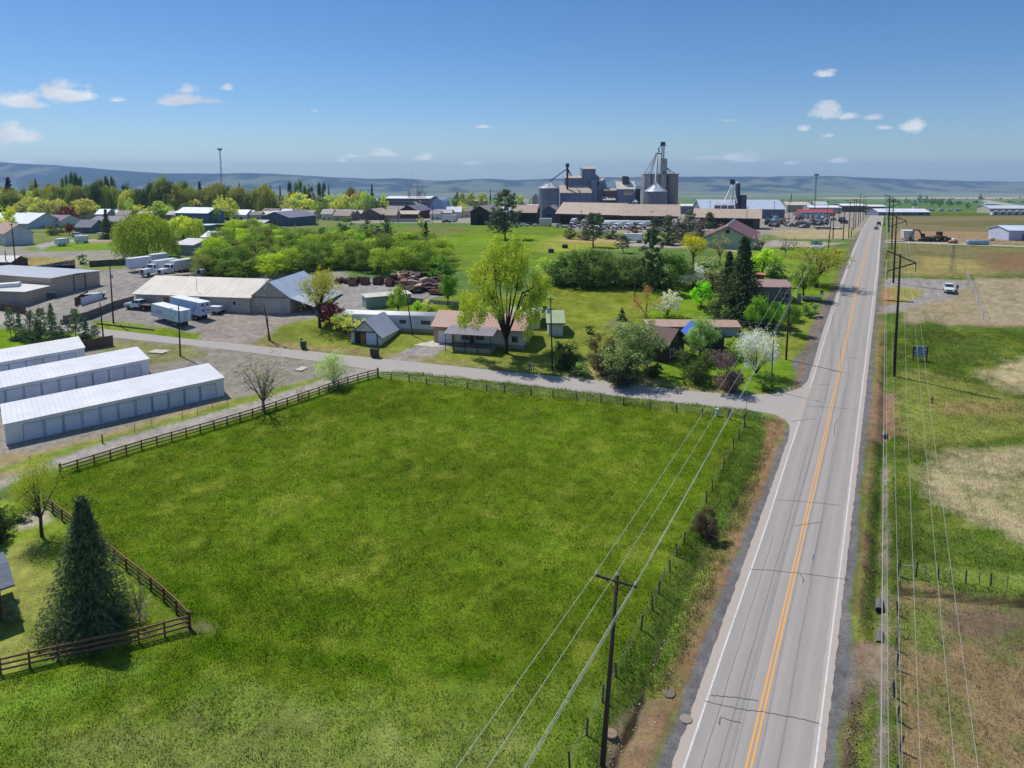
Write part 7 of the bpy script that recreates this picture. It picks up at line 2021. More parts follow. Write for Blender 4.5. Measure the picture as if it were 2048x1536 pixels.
# fences
RAILW = mat('wood', lin(108, 70, 50), .85)
RAILB = mat('wood', lin(146, 106, 78), .85)
def rail_fence(label, pts, gap=2.45, n=None, ends=True):
 """three-rail timber fence along ground points"""
 P = W(pts)
 s = np.concatenate([[0], np.cumsum(np.hypot(*np.diff(P, axis=0).T))])
 m_ = n or int(round(s[-1] / gap))
 t = np.linspace(0, s[-1], m_ + 1)
 X, Y = np.interp(t, s, P[:, 0]), np.interp(t, s, P[:, 1])
 Z = gz(Y) + relief(X, Y) * 0
 r = thing('rail_fence', label, 'fence', (X[0], Y[0], Z[0]))
 for i in range(len(X)):
  x, y, z = X[i] - X[0], Y[i] - Y[0], Z[i] - Z[0]
  big = ends and i in (0, len(X) - 1)
  w_ = .1 if big else .065
  a = atan2(Y[min(i + 1, len(X) - 1)] - Y[max(i - 1, 0)], X[min(i + 1, len(X) - 1)] - X[max(i - 1, 0)])
  ca, sa = cos(a), sin(a)
  b = MB()
  q_ = [(-w_, -w_), (w_, -w_), (w_, w_), (-w_, w_)]
  q_ = [(x + u * ca - v * sa, y + u * sa + v * ca) for u, v in q_]
  h = (1.5 if big else 1.32) + random.uniform(-.03, .03)
  b.prism(q_, 'z', z - .3, z + h)
  b.build('post', RAILW, r)
 for k_, h in enumerate((.35, .78, 1.2)):
  b = MB()
  for i in range(len(X) - 1):
   p, q = np.array((X[i] - X[0], Y[i] - Y[0], Z[i] - Z[0] + h)), np.array((X[i + 1] - X[0], Y[i + 1] - Y[0], Z[i + 1] - Z[0] + h))
   p[2] += random.uniform(-.02, .02)
   q[2] += random.uniform(-.02, .02)
   d = (q - p) / np.linalg.norm(q - p)
   nrm = np.array((-d[1], d[0], 0)) * .1
   nn = np.array((-d[1], d[0], 0)) * .04
   e = np.array((0, 0, .075))
   vs = [p + nrm - nn - e, q + nrm - nn - e, q + nrm + nn - e, p + nrm + nn - e, p + nrm - nn + e, q + nrm - nn + e, q + nrm + nn + e, p + nrm + nn + e]
   b.add(vs, [(0, 3, 2, 1), (4, 5, 6, 7), (0, 1, 5, 4), (1, 2, 6, 5), (2, 3, 7, 6), (3, 0, 4, 7)])
  b.build('rail', RAILB, r)
 return r
rail_fence('long brown three-rail fence between the lane and the pasture', [(121, 951), (280, 901), (410, 864), (510, 834), (620, 797), (700, 768), (756, 753)], n=25)
rail_fence('brown three-rail fence running from the young tree to the corner by the big spruce', [(88, 1014), (180, 1085), (280, 1165), (340, 1215), (378, 1256)], n=13)
rail_fence('brown three-rail fence crossing in front of the big spruce', [(380, 1258), (283, 1285), (150, 1312), (83, 1328), (10, 1345), (-120, 1375)], n=9)
POSTM, POSTG = mat('wood', lin(92, 78, 64), .95), mat('plain', lin(96, 108, 90), .7)
WIREM = mat('plain', lin(150, 150, 146), .5, .5)
def wire_fence(label, pts, h=1.15, pm=None, steel=(), wires=3, wr=.008, pw=.07, lean=0):
 P = [np.array(G(*p)) for p in pts]
 O = P[0]
 r = thing('wire_fence', label, 'fence', tuple(O))
 tops = []
 for i, p in enumerate(P):
  q_ = p - O
  q_[2] += float(relief(np.array([p[0]]), np.array([p[1]]))[0])
  lx_, ly_ = random.uniform(-1, 1) * lean, random.uniform(-1, 1) * lean
  hh = h * random.uniform(.9, 1.08)
  if i in steel:
   MB().box(q_[0] - .025, q_[0] + .025, q_[1] - .025, q_[1] + .025, q_[2] - .2, q_[2] + hh).build('steel_post', POSTG, r)
  else:
   MB().tube((q_[0], q_[1], q_[2] - .25), (q_[0] + lx_, q_[1] + ly_, q_[2] + hh), pw, pw * .88, 7).build('post', pm or POSTM, r)
  tops.append((q_, hh))
 for k_ in range(wires):
  b = MB()
  for (p, a), (q_, c) in zip(tops[:-1], tops[1:]):
   f = .35 + .55 * k_ / max(1, wires - 1)
   m1 = (p + q_) / 2 + (0, 0, (a + c) / 2 * f - .04)
   b.path([p + (0, 0, a * f), m1, q_ + (0, 0, c * f)], wr, 3)
  b.build('wire', WIREM, r)
 return r
wire_fence('wire fence with wooden posts between the pasture and the side road', [(757, 757), (782.7, 760), (818.5, 764), (852.5, 768), (890, 772.5), (934.5, 777), (973, 782), (1009, 786), (1061.5, 791), (1106, 796), (1154, 802), (1202, 806.5), (1247, 811), (1300, 818), (1353, 824.5), (1405, 832), (1456, 838)], 1.25, pw=.085)
wire_fence('wire fence with leaning posts beside the roadside ditch', [(1489, 852), (1477, 879), (1466.5, 897), (1458, 914), (1446.5, 938), (1424, 983), (1412, 1005), (1389, 1046), (1367.5, 1086), (1354, 1113), (1340, 1142), (1328, 1163), (1317, 1188), (1304.6, 1221), (1282, 1260), (1260, 1301), (1232, 1353), (1204.5, 1405), (1173, 1471), (1140, 1540)], 1.35, steel=(3, 7, 11, 15), pw=.08, lean=.12)
wire_fence('thin wire fence in the dry grass between the sheds and the lane', [(-40, 968), (60, 930), (205, 886), (270, 866), (304, 855), (365, 838), (395, 829), (425, 820), (455, 811)], 1.2, steel=(1, 3, 4, 5, 6, 7, 8), pw=.09)
gt = thing('fence_brace', 'old timber H-brace and white-footed corner post at the road junction', 'fence brace', G(1456, 838))
O = np.array(G(1456, 838))
b0, b1 = np.array(G(1459, 838)) - O, np.array(G(1488, 853)) - O
MB().tube(b0 - (0, 0, .2), b0 + (.05, 0, 1.5), .09, n=8).build('post', POSTM, gt)
MB().tube(b1 - (0, 0, .2), b1 + (0, 0, 1.75), .11, n=8).build('post', POSTM, gt)
MB().tube(b0 + (0, 0, 1.1), b1 + (0, 0, 1.25), .06, n=7).build('brace_rail', POSTM, gt)
MB().tube(b1 - (.12, .05, .1), b1 + (-.12, -.05, .75), .06, n=6).build('white_marker', mat('plain', lin(206, 202, 196)), gt)
wire_fence('low wire fence of steel and wood posts crossing the east slope', [(1832, 1150), (1851, 1154), (1876, 1158), (1900, 1162), (1931, 1166), (1958, 1170), (1981, 1172), (2014, 1176), (2060, 1182), (2140, 1192)], 1.2, steel=(1, 3, 5, 7), pw=.075)
wire_fence('leaning timber-post fence beside the east ditch', [(1798, 1152), (1797, 1190), (1796, 1230), (1794, 1272), (1793, 1300), (1791, 1340), (1790, 1395), (1792, 1440), (1796, 1500), (1799, 1570)], 1.25, pw=.085, lean=.3)
g2 = thing('fence_brace', 'pale timber H-brace where two fences meet east of the road', 'fence brace', G(1798, 1152))
O = np.array(G(1798, 1152))
b1 = np.array(G(1831, 1154)) - O
MB().tube((0, 0, -.2), (.02, 0, 1.55), .085, n=8).build('post', POSTM, g2)
MB().tube(b1 - (0, 0, .2), b1 + (.1, 0, 1.5), .085, n=8).build('post', POSTM, g2)
MB().tube((0, -.05, 1.05), b1 + (0, -.05, 1.05), .055, n=7).build('brace_rail', mat('wood', lin(176, 166, 148)), g2)
def panel_fence(name, label, pts, h, c, kind='board', t=.04, gap=2.4, post=True):
 P = W(pts)
 A = (P[0][0], P[0][1], float(gz(P[0][1])))
 r = thing(name, label, 'fence', A)
 R = resample(P, max(2, int(np.hypot(*np.diff(P, axis=0).T).sum() / gap) + 1))
 b = MB()
 for i in range(len(R) - 1):
  p, q_ = R[i] - P[0], R[i + 1] - P[0]
  za, zb_ = float(gz(R[i][1])) - A[2], float(gz(R[i + 1][1])) - A[2]
  d = (q_ - p) / np.hypot(*(q_ - p))
  nn = np.array((-d[1], d[0])) * t
  hh = h * random.uniform(.96, 1.03)
  lo = [(p[0] - nn[0], p[1] - nn[1]), (q_[0] - nn[0], q_[1] - nn[1]), (q_[0] + nn[0], q_[1] + nn[1]), (p[0] + nn[0], p[1] + nn[1])]
  zs = [za, zb_, zb_, za]
  b.add([(*v, z - .15) for v, z in zip(lo, zs)] + [(*v, z + hh) for v, z in zip(lo, zs)], [(0, 3, 2, 1), (4, 5, 6, 7), (0, 1, 5, 4), (1, 2, 6, 5), (2, 3, 7, 6), (3, 0, 4, 7)])
 b.build('panel', mat(kind, c), r)
 if post:
  for i in range(min(len(R), 60)):
   p = R[i] - P[0]
   za = float(gz(R[i][1])) - A[2]
   MB().box(p[0] - .07, p[0] + .07, p[1] - .07 - t, p[1] + .07 - t, za - .2, za + h * 1.04).build('post', mat('wood', tuple(x * .7 for x in c)), r)
 return r
panel_fence('board_fence', 'weathered brown board fence behind the storage sheds', [(-60, 752), (60, 724), (130, 707), (226, 691)], 1.9, lin(112, 90, 78))
panel_fence('corrugated_fence', 'grey corrugated fence beside the long barn', [(128, 648), (175, 640), (226, 619), (268, 607)], 1.7, lin(108, 104, 102), 'ribs_x')
panel_fence('corrugated_fence', 'grey corrugated fence behind the tan metal shed', [(70, 549), (110, 541), (150, 534)], 2.2, lin(150, 148, 146), 'ribs_x')
panel_fence('board_fence', 'low dark board fence under the huge weeping willow', [(180, 534), (225, 531), (262, 530)], 1.8, lin(98, 90, 80))
panel_fence('board_fence', 'long dark board fence above the thicket', [(421, 464), (470, 465), (522, 462)], 3.4, lin(74, 66, 64), gap=5)
panel_fence('board_fence', 'brown board fence cut by the left edge below the tan metal shed', [(-40, 615), (24, 624), (52, 628)], 1.6, lin(96, 78, 66))
panel_fence('picket_fence', 'pale picket fence in front of the red barn', [(770, 444), (800, 444), (834, 444)], 2.2, lin(190, 188, 182), gap=3)
panel_fence('board_fence', 'low pale fence along the scrap yard edge', [(815, 602), (860, 607), (930, 612)], .9, lin(186, 172, 158), gap=2)
def chain_fence(label, pts, h=1.9):
 P = [np.array(G(*p)) for p in pts]
 O = P[0]
 r = thing('chain_link_fence', label, 'fence', tuple(O))
 for p in P:
  q_ = p - O
  MB().tube(q_ - (0, 0, .2), q_ + (0, 0, h), .04, n=6).build('post', STEEL(), r)
 b = MB()
 for p, q_ in zip(P[:-1], P[1:]):
  p, q_ = p - O, q_ - O
  b.tube(p + (0, 0, h), q_ + (0, 0, h), .025, n=5)
  n_ = int(np.linalg.norm(q_ - p) / .5)
  for i in range(n_):
   a, c = p + (q_ - p) * i / n_, p + (q_ - p) * min(1, (i + 3) / n_)
   b.tube(a, c + (0, 0, h), .007, n=3, caps=False)
   b.tube(a + (0, 0, h), c, .007, n=3, caps=False)
 b.build('mesh', mat('plain', lin(138, 142, 146), .5, .5), r)
 return r
chain_fence('grey chain-link fence beside the dry eastern pen', [(1931, 548), (1938, 566), (1947, 588), (1956, 612), (1967, 640)])
chain_fence('chain-link fence round the yard in front of the tan metal shed', [(52, 632), (75, 637), (100, 641), (128, 646)], 1.7)
# utility poles and lines
INS = mat('plain', lin(206, 212, 218), .25)
def pole(label, base, top, r0=.17, arm=None, arm_z=.0, arm_az=None, extra=None, group=None, name='utility_pole', wood=None, hollow=False):
 """arm: half width (m); returns (root, function giving world points on the arm)"""
 X, Y, Z = G(*base)
 H = zat(Y, top[1]) - Z
 xt = xat(top[0], top[1], Y) - X
 r = thing(name, label, 'utility pole', (X, Y, Z), 0, group)
 MB().tube((0, 0, -.5), (xt, 0, H), r0, r0 * .62, 10).build('shaft', wood or WOODPOLE(), r, True)
 az = arm_az if arm_az is not None else -radians(28)
 d = np.array((cos(az), sin(az), 0))
 c = np.array((xt, 0, H))
 if arm:
  zc = c - (0, 0, arm_z + .25)
  n2 = np.array((-d[1], d[0], 0)) * .06
  b = MB()
  p, q_ = zc - d * arm - n2 * 2.6, zc + d * arm - n2 * 2.6
  e = np.array((0, 0, .06))
  vs = [p - n2 - e, q_ - n2 - e, q_ + n2 - e, p + n2 - e, p - n2 + e, q_ - n2 + e, q_ + n2 + e, p + n2 + e]
  b.add(vs, [(0, 3, 2, 1), (4, 5, 6, 7), (0, 1, 5, 4), (1, 2, 6, 5), (2, 3, 7, 6), (3, 0, 4, 7)])
  for s in (-.5, .5):
   b.tube(zc + d * arm * s - n2 * 2.6 - e, np.array((xt * .93, 0, zc[2] - .75)), .025, n=4)
  ca = b.build('crossarm', WOODPOLE(), r)
  for s in (-1, 0, 1):
   p = zc + d * arm * s * .96 - n2 * 2.6 + e
   if s == 0:
    p = c + (0, 0, .0)
   MB().tube(p, p + (0, 0, .12), .025, n=5).tube(p + (0, 0, .12), p + (0, 0, .2), .1, .06, 8).tube(p + (0, 0, .2), p + (0, 0, .28), .08, .03, 8).build('insulator', INS, r)
 O = np.array((X, Y, Z))
 return r, O, c, d
def wire(name, label, pts, rad=.014, group=None, c=lin(222, 224, 212)):
 """catenary through world points, cut fine"""
 P = [np.array(p, float) for p in pts]
 out = []
 for a, q_ in zip(P[:-1], P[1:]):
  L = np.linalg.norm(q_ - a)
  sag = .0045 * L * min(1.6, L / 60)
  for t in np.linspace(0, 1, 14)[:-1]:
   p = a + (q_ - a) * t
   out.append(p - (0, 0, 4 * sag * t * (1 - t)))
 out.append(P[-1])
 b = MB()
 b.path(out, rad, 4)
 o = b.build(name, mat('plain', c, .4, .3), None, True)
 return tag(o, label, 'wire', group)
L1, o1, c1, d1 = pole('nearest crossarm utility pole standing in the ditch by the highway', (1205, 1522), (1234, 1152), .19, arm=1.32)
L2, o2, c2, d2 = pole('crossarm pole beside the cherry tree at the junction', (1572, 719), (1581, 573), .18, arm=1.35)
B0 = o1 - (o2 - o1) * 1.05
B0[2] = float(gz(B0[1])) + 12.8
L0 = thing('utility_pole', 'utility pole out of the frame behind the viewpoint', 'utility pole', (B0[0], B0[1], B0[2] - 12.8))
MB().tube((0, 0, -.5), (0, 0, 12.8), .18, .12, 10).build('shaft', WOODPOLE(), L0, True)
MB().box(-1.4, 1.4, -.06, .06, 12.4, 12.52).build('crossarm', WOODPOLE(), L0)
far_left = [((1656, 502), (1662, 439)), ((1686, 480), (1690, 415)), ((1697, 476), (1701, 404)), ((1707, 460), (1709, 399)), ((1711, 456), (1713, 398)), ((1716.5, 452), (1719, 402)), ((1721, 446), (1721, 388)), ((1726, 442), (1728, 393)), ((1731, 436), (1732, 392))]
lab = ['pole before the propane tank and frontage signs', 'first pole beyond the frontage signs', 'pole with boxes near its foot beyond the frontage signs', 'fourth roadside pole counted from the propane tank', 'fifth roadside pole counted from the propane tank', 'sixth roadside pole counted from the propane tank', 'tallest far pole of the left roadside row', 'pole second from the far end of the left row', 'last pole of the left row before the road drops']
prevs = []
for (bs, tp), lb_ in zip(far_left, lab):
 prevs.append(pole(lb_, bs, tp, .2, arm=1.5, group='poles of the left roadside row'))
for bs, tp, lb_ in (((1702, 474), (1704, 455), 'short dark post among the left row'), ((1666, 478), (1668, 420), 'pole at the yard corner behind the left row'), ((1578, 446), (1579, 405), 'pole in the implement yard at the long shed'), ((1548, 440), (1549, 404), 'left pole before the long blue-grey shed'), ((1421, 440), (1420, 402), 'double-armed pole at the left end of the long blue-grey shed'), ((1654, 448), (1656, 402), 'pole in front of the red-roofed shop'), ((1678, 444), (1678, 404), 'pole at the right end of the red-roofed shop'), ((1612, 428), (1613, 402), 'pole left of the red-roofed shop')):
 pole(lb_, bs, tp, .2, arm=1.5, arm_az=0)
A0 = [B0 + np.array((cos(-.49) * s, sin(-.49) * s, 0)) for s in (-1.3, 0, 1.3)]
for s, nm in ((-1, 'left conductor of the line along the pasture'), (0, 'middle conductor of the line along the pasture'), (1, 'right conductor of the line along the pasture')):
 p1 = o1 + c1 + d1 * 1.27 * s + ((0, 0, .05) if s else (0, 0, .28))
 p2 = o2 + c2 + d2 * 1.3 * s + ((0, 0, .05) if s else (0, 0, .28))
 r3, o3, c3, d3 = prevs[0]
 p3 = o3 + c3 + d3 * 1.4 * s + ((0, 0, .05) if s else (0, 0, .28))
 wire('power_line', nm, [A0[s + 1], p1, p2, p3], .015)
n1_, n2_ = o1 + c1 * .80 + d1 * .22, o2 + c2 * .86 + d2 * .22
for dz, nm in ((0, 'upper of two close-set wires low on the pasture line'), (.18, 'lower of two close-set wires low on the pasture line')):
 wire('neutral_wire', nm, [B0 - (0, 0, 2.2 + dz) + np.array((.3, -.15, 0)), n1_ - (0, 0, dz), n2_ - (0, 0, dz * 1.6), prevs[0][1] + prevs[0][2] * .85], .010)
DKW = mat('wood', lin(52, 44, 38), .9)
def tpole(label, base, top, k_=1.0, arms=True):
 r, O, c, d = pole(label, base, top, .24, None, wood=DKW, group='zigzag-armed poles right of the highway', name='transmission_pole')
 if arms:
  for (a0, z0, a1, z1) in ((-2.1, .45, 2.15, -1.3), (2.15, -1.3, -1.9, -2.9)):
   b = MB()
   b.tube(c + d * a0 * k_ + (0, 0, z0 * k_) + (0, -.25, 0), c + d * a1 * k_ + (0, 0, z1 * k_) + (0, -.25, 0), .11, n=6)
   b.build('brace_arm', DKW, r)
  for a0, z0 in ((2.15, -1.35), (-1.9, -2.95), (-2.1, .4)):
   p = c + d * a0 * k_ + (0, -.25, z0 * k_)
   b = MB()
   for i in range(6):
    b.tube(p - (0, 0, .1 + i * .22), p - (0, 0, .22 + i * .22), .09, .12, 7)
   b.tube(p, p - (0, 0, 1.45), .03, n=4)
   b.build('insulator', mat('plain', lin(86, 82, 78), .4), r)
  zc = c * .62
  b = MB()
  b.tube(zc - d * 2.15 + (0, -.3, 0), zc + d * 2.1 + (0, -.3, 0), .09, n=6)
  b.build('crossarm', DKW, r)
  for s in (-2.05, -1.1, .7, 2.0):
   p = zc + d * s + (0, -.3, .09)
   MB().tube(p, p + (0, 0, .14), .03, n=5).tube(p + (0, 0, .14), p + (0, 0, .3), .1, .05, 7).build('insulator', INS, r)
 return r, O, c, d
T1 = tpole('nearest zigzag-armed transmission pole right of the highway', (1788, 752), (1801, 508))
T2 = tpole('second zigzag-armed transmission pole right of the highway', (1786.7, 566), (1793.5, 431))
T3 = tpole('third zigzag-armed transmission pole right of the highway', (1783, 500), (1787, 399))
T4 = tpole('distant zigzag-armed pole left of the pale box van', (1778, 465), (1780, 393))
T5 = tpole('dark far pole at the right side of the road end', (1769, 452), (1770, 434), arms=False)
T6 = tpole('farthest zigzag-armed pole near the road end', (1776, 452), (1779.5, 391))
POLEG = []
for nm, a, z, pb in (('farther right conductor hanging from the zigzag poles', 2.15, ('t', -2.75), 1956), ('lower left conductor hanging from the zigzag poles', -1.9, ('t', -4.4), 1777), ('upper left conductor hanging from the zigzag poles', -2.1, ('t', -1.0), 1762.5),
      ('rightmost conductor on the lower crossarm of the zigzag poles', 2.0, ('m', .3), 1910), ('inner right conductor on the lower crossarm of the zigzag poles', .7, ('m', .3), 1841), ('inner left conductor on the lower crossarm of the zigzag poles', -1.1, ('m', .3), 1805), ('leftmost conductor on the lower crossarm of the zigzag poles', -2.05, ('m', .3), 1761)):
 q_ = []
 for (r, O, c, d) in (T1, T2, T3, T4):
  if z[0] == 't':
   q_.append(O + c + d * a + (0, -.25, z[1]))
  else:
   q_.append(O + c * .62 + d * a + (0, -.3, z[1]))
 f, dd = fd(1536)
 YQ = 23.7
 Q = np.array((xat(pb, 1536, YQ), YQ, zat(YQ, 1536)))
 e = q_[0]
 t = np.linspace(0, 1.75, 30)
 zend = Q[2] + 1.2
 A_ = np.array([[1, 1], [1.75**2, 1.75]])
 kk = np.linalg.solve(A_, np.array([Q[2] - e[2], zend - e[2]]))
 pts = [(e[0] + (Q[0] - e[0]) * u, e[1] + (Q[1] - e[1]) * u, e[2] + kk[0] * u * u + kk[1] * u) for u in t]
 b = MB()
 b.path(pts, .0095, 4)
 far = []
 for a_, c_ in zip(q_[:-1], q_[1:]):
  for u in np.linspace(0, 1, 10)[:-1]:
   far.append(a_ + (c_ - a_) * u - (0, 0, 4 * .9 * u * (1 - u)))
 far.append(q_[-1])
 b.path(far, .018, 4)
 tag(b.build('power_line', mat('plain', lin(206, 208, 198), .4, .3), None, True), nm, 'wire')
S1, so1, sc1, sd1 = pole('tall pole with grey transformer can before the dark green shrub', (1105, 741), (1101, 595), .16, arm=.55, arm_az=0)
MB().tube(sc1 * .83 + (-.42, -.1, -.55), sc1 * .83 + (-.42, -.1, .45), .27, n=14).tube(sc1 * .83 + (-.42, -.1, .45), sc1 * .83 + (-.42, -.1, .55), .18, .1, 10).build('transformer', mat('plain', lin(176, 186, 196), .5), S1)
S2, so2, sc2, sd2 = pole('dark leaning yard-light pole at the yard entrance', (541, 682), (527.5, 609), .16)
MB().tube(sc2 - (0, 0, .3), sc2 + (-1.2, -.2, -.45), .04, n=5).tube(sc2 + (-1.2, -.2, -.45), sc2 + (-1.7, -.2, -.4), .11, .07, 8).build('light_arm', DARK(), S2)
S3, so3, sc3, sd3 = pole('pale slender pole behind the dark leaning yard-light pole', (537, 680), (531.6, 551), .11, wood=mat('wood', lin(176, 160, 128), .9))
MB().box(sc3[0] * .8 - .35, sc3[0] * .8 - .1, -.2, .1, sc3[2] * .72, sc3[2] * .8).build('meter_box', STEEL(), S3)
S4, so4, sc4, sd4 = pole('pole with street lamp standing before the white trailers', (360.5, 712), (357, 611), .15)
MB().tube(sc4 - (0, 0, .6), sc4 + (-.9, -.3, -.35), .03, n=5).tube(sc4 + (-.9, -.3, -.42), sc4 + (-1.4, -.4, -.38), .12, .08, 8).build('lamp', INS, S4)
S5, so5, sc5, sd5 = pole('tall dark pole on the verge left of the white trailers', (227, 646), (219.5, 530), .17)
MB().tube(sc5 * .8 + (.35, -.1, -.3), sc5 * .8 + (.35, -.1, .4), .2, n=10).build('transformer', mat('plain', lin(150, 170, 184), .5), S5)
S6, so6, sc6, sd6 = pole('pole at the right end of the weathered board fence', (207, 676), (199.5, 604), .15)
S7, so7, sc7, sd7 = pole('brown pole with guy wires left of the tan metal shed', (32, 537), (23, 447), .18, arm=.5, arm_az=0)
S8, so8, sc8, sd8 = pole('short dark pole at the left edge before the little dark shed', (12, 536), (10, 500), .16)
S9, so9, sc9, sd9 = pole('leaning pole between the garage and the cream house', (826, 671), (811, 578), .13)
S10, so10, sc10, sd10 = pole('ivy-covered pole behind the orange-brown shrub', (1269, 604), (1271, 556), .14)
S11, so11, sc11, sd11 = pole('pole leaning on the green before the bungalow', (763, 450), (757, 425), .16)
S12, so12, sc12, sd12 = pole('dark pole with lamp between the red barn and green', (866, 446), (864, 402), .2, arm=1.2, arm_az=0)
for bs, tp, lb_ in (((797, 446), (796, 408), 'lamp pole before the grey-roofed building by the red barn'), ((718, 438), (717, 386), 'tall pole right of the dark-gabled cottage'), ((1071, 436), (1070, 392), 'pole left of the slate-blue barn'), ((804, 420), (804, 389), 'pole before the grey warehouse'), ((1303, 452), (1303, 422), 'thin pale pole before the middle brown shed'), ((1163, 452), (1163, 421), 'thin pale pole before the left brown shed'), ((1494, 459), (1494, 413), 'crossarm pole at the right end of the right brown shed'), ((210, 440), (209, 404), 'pole among the houses left of the tan-roofed house')):
 pole(lb_, bs, tp, .17, arm=1.3, arm_az=0)
wire('service_wire', 'wire from the transformer pole across the cottage shrubs', [so1 + sc1, np.array(G(1572, 719)) + (0, 0, 6.0)], .012)
wire('service_wire', 'wire crossing the yard from the lamp pole to the pale slender pole', [so4 + sc4 * .95, so3 + sc3 * .45], .014, c=lin(110, 114, 120))
for k_, (y0, y1, lb_) in enumerate(((404, 411, 'upper wire sagging across the mid-town roofs'), (411, 421, 'lower wire sagging across the mid-town roofs'))):
 YW_ = 430
 pts = [(xat(x, y, YW_), YW_, zat(YW_, y)) for x, y in ((570, y0 - 10), (720, y0 - 3), (865, y0), (1070, y0 - 2), (1300, y0))]
 wire('town_wire', lb_, pts, .035, c=lin(190, 196, 200))
X, Y, Z = G(1542, 780)
H = zat(Y, 680) - Z
sl = thing('street_lamp', 'slender street lamp with short arm at the junction', 'street lamp', (X, Y, Z))
MB().tube((0, 0, -.3), (.05, 0, H), .1, .07, 8).build('shaft', mat('wood', lin(70, 62, 56)), sl)
MB().tube((.05, 0, H - .1), (1.1, -.6, H + .25), .03, n=5).build('arm', STEEL(), sl)
MB().tube((1.0, -.55, H + .2), (1.55, -.85, H + .28), .12, .08, 8).build('lamp_head', STEEL(), sl)
X, Y, Z = G(1492, 836)
H = zat(Y, 791) - Z
sn = thing('street_name_sign', 'green street-name sign on a thin post at the junction', 'street sign', (X, Y, Z))
MB().tube((0, 0, -.3), (-.03, 0, H), .035, n=6).build('post', STEEL(), sn)
MB().box(-.55, .5, -.015, .015, H, H + .2).build('name_blade', mat('plain', lin(24, 104, 76), .5), sn)
MB().box(-.015, .015, -.5, .5, H + .21, H + .4).build('cross_blade', mat('plain', lin(24, 104, 76), .5), sn)
# lettering
def text(root, name, body, loc, size, c, rot=(pi / 2, 0, 0), sx_=1.0, ext_=.004):
 cu = bpy.data.curves.new(name, 'FONT')
 cu.body = body
 cu.size = size
 cu.extrude = ext_
 cu.align_x = 'CENTER'
 cu.align_y = 'CENTER'
 o = bpy.data.objects.new(name, cu)
 COL.objects.link(o)
 dg = bpy.context.evaluated_depsgraph_get()
 me = bpy.data.meshes.new_from_object(o.evaluated_get(dg))
 bpy.data.objects.remove(o)
 me.materials.clear()
 me.materials.append(mat('plain', c, .6))
 o = bpy.data.objects.new(name, me)
 COL.objects.link(o)
 o.parent = root
 o.location = loc
 o.rotation_euler = rot
 o.scale = (sx_, 1, 1)
 return o
A, B = np.array(G(1826, 720)), np.array(G(1853, 722))
sg = thing('billboard', 'blue and white ABC roadside sign on two dark posts', 'sign', tuple(A), atan2(B[1] - A[1], B[0] - A[0]))
L = float(np.hypot(*(B - A)[:2]))
H = zat(A[1], 691.5) - A[2]
for x in (0, L):
 MB().box(x - .09, x + .09, -.09, .09, -.3, H - .1).build('post', mat('wood', lin(62, 44, 32)), sg)
h0, h1_ = zat(A[1], 704.5) - A[2], H
MB().box(.1, L - .1, -.05, .05, h0, h1_).build('board', mat('plain', lin(186, 196, 214), .5), sg)
text(sg, 'lettering', 'ABC', (L / 2, -.056, (h0 + h1_) / 2 - .02), (h1_ - h0) * 1.12, lin(24, 40, 66), sx_=1.02)
zq = zat(A[1], 705.5) - A[2]
zq2 = zat(A[1], 711.5) - A[2]
sb = MB().box(.1, L - .1, -.045, .045, zq2, zq - .02).build('lower_board', mat('plain', lin(166, 172, 190), .5), sg)
MB().box(.1, L - .1, -.05, .05, zq - .015, h0 - .01).build('dark_band', mat('plain', lin(30, 44, 74)), sg)
MB().box(.1, L - .1, -.05, .05, zq2 - .09, zq2 - .01).build('bottom_rail', mat('plain', lin(84, 104, 110)), sg)
X, Y, Z = G(1633, 496)
s = mpp(Y)
fs = thing('frontage_sign', 'white and blue frontage sign above the propane tank', 'sign', (X, Y, Z))
fl_ = lambda p: zat(Y, p) - Z
wd = 10.5 * s
MB().box(-wd, wd, -.06, .06, fl_(489.6), fl_(482.8)).build('board', mat('plain', lin(200, 208, 220), .5), fs)
fr = MB()
for (a, b_, c, d) in ((-wd - .15, wd + .15, fl_(482.8), fl_(482)), (-wd - .15, wd + .15, fl_(490.4), fl_(489.6)), (-wd - .15, -wd, fl_(489.6), fl_(482.8)), (wd, wd + .15, fl_(489.6), fl_(482.8))):
 fr.box(a, b_, -.09, .09, c, d)
fr.build('frame', mat('plain', lin(52, 60, 66)), fs)
for x in (-wd, wd):
 MB().box(x - .1, x + .1, -.1, .1, -.3, fl_(490.4)).build('post', mat('plain', lin(52, 60, 66)), fs)
BL = mat('plain', lin(62, 84, 122))
MB().box(-wd * .42, wd * .4, -.075, -.062, fl_(484.9), fl_(484)).box(-wd * .3, wd * .3, -.075, -.062, fl_(487.4), fl_(485.6)).box(-wd * .85, wd * .8, -.075, -.062, fl_(487.0) - .02, fl_(486.2)).build('printed_bars', BL, fs)
def tank(label, pa, pb, dia_px, c, name='propane_tank', legs=True):
 A, B = np.array(G(*pa)), np.array(G(*pb))
 a = atan2(B[1] - A[1], B[0] - A[0])
 L = float(np.hypot(*(B - A)[:2]))
 R = dia_px * mpp(A[1]) / 2
 r = thing(name, label, 'tank', tuple(A), a)
 z = R + (.35 if legs else 0)
 pr = [(.05, -R * .5), (R * .6, -R * .38), (R * .92, -R * .15), (R, 0), (R, L), (R * .92, L + R * .15), (R * .6, L + R * .38), (.05, L + R * .5)]
 b = MB().lathe(pr, 18)
 b.v = [(v[2], v[0], v[1] + z) for v in b.v]
 b.build('shell', mat('paint', c, .35), r, True)
 for x in (L * .2, L * .8):
  MB().box(x - .15, x + .15, -R * .7, R * .7, -.2, z - R * .6).build('saddle', mat('concrete', lin(150, 148, 144)), r)
 MB().tube((L * .5, 0, z + R * .95), (L * .5, 0, z + R * 1.22), R * .22, n=10).build('valve_dome', mat('plain', c), r)
 return r
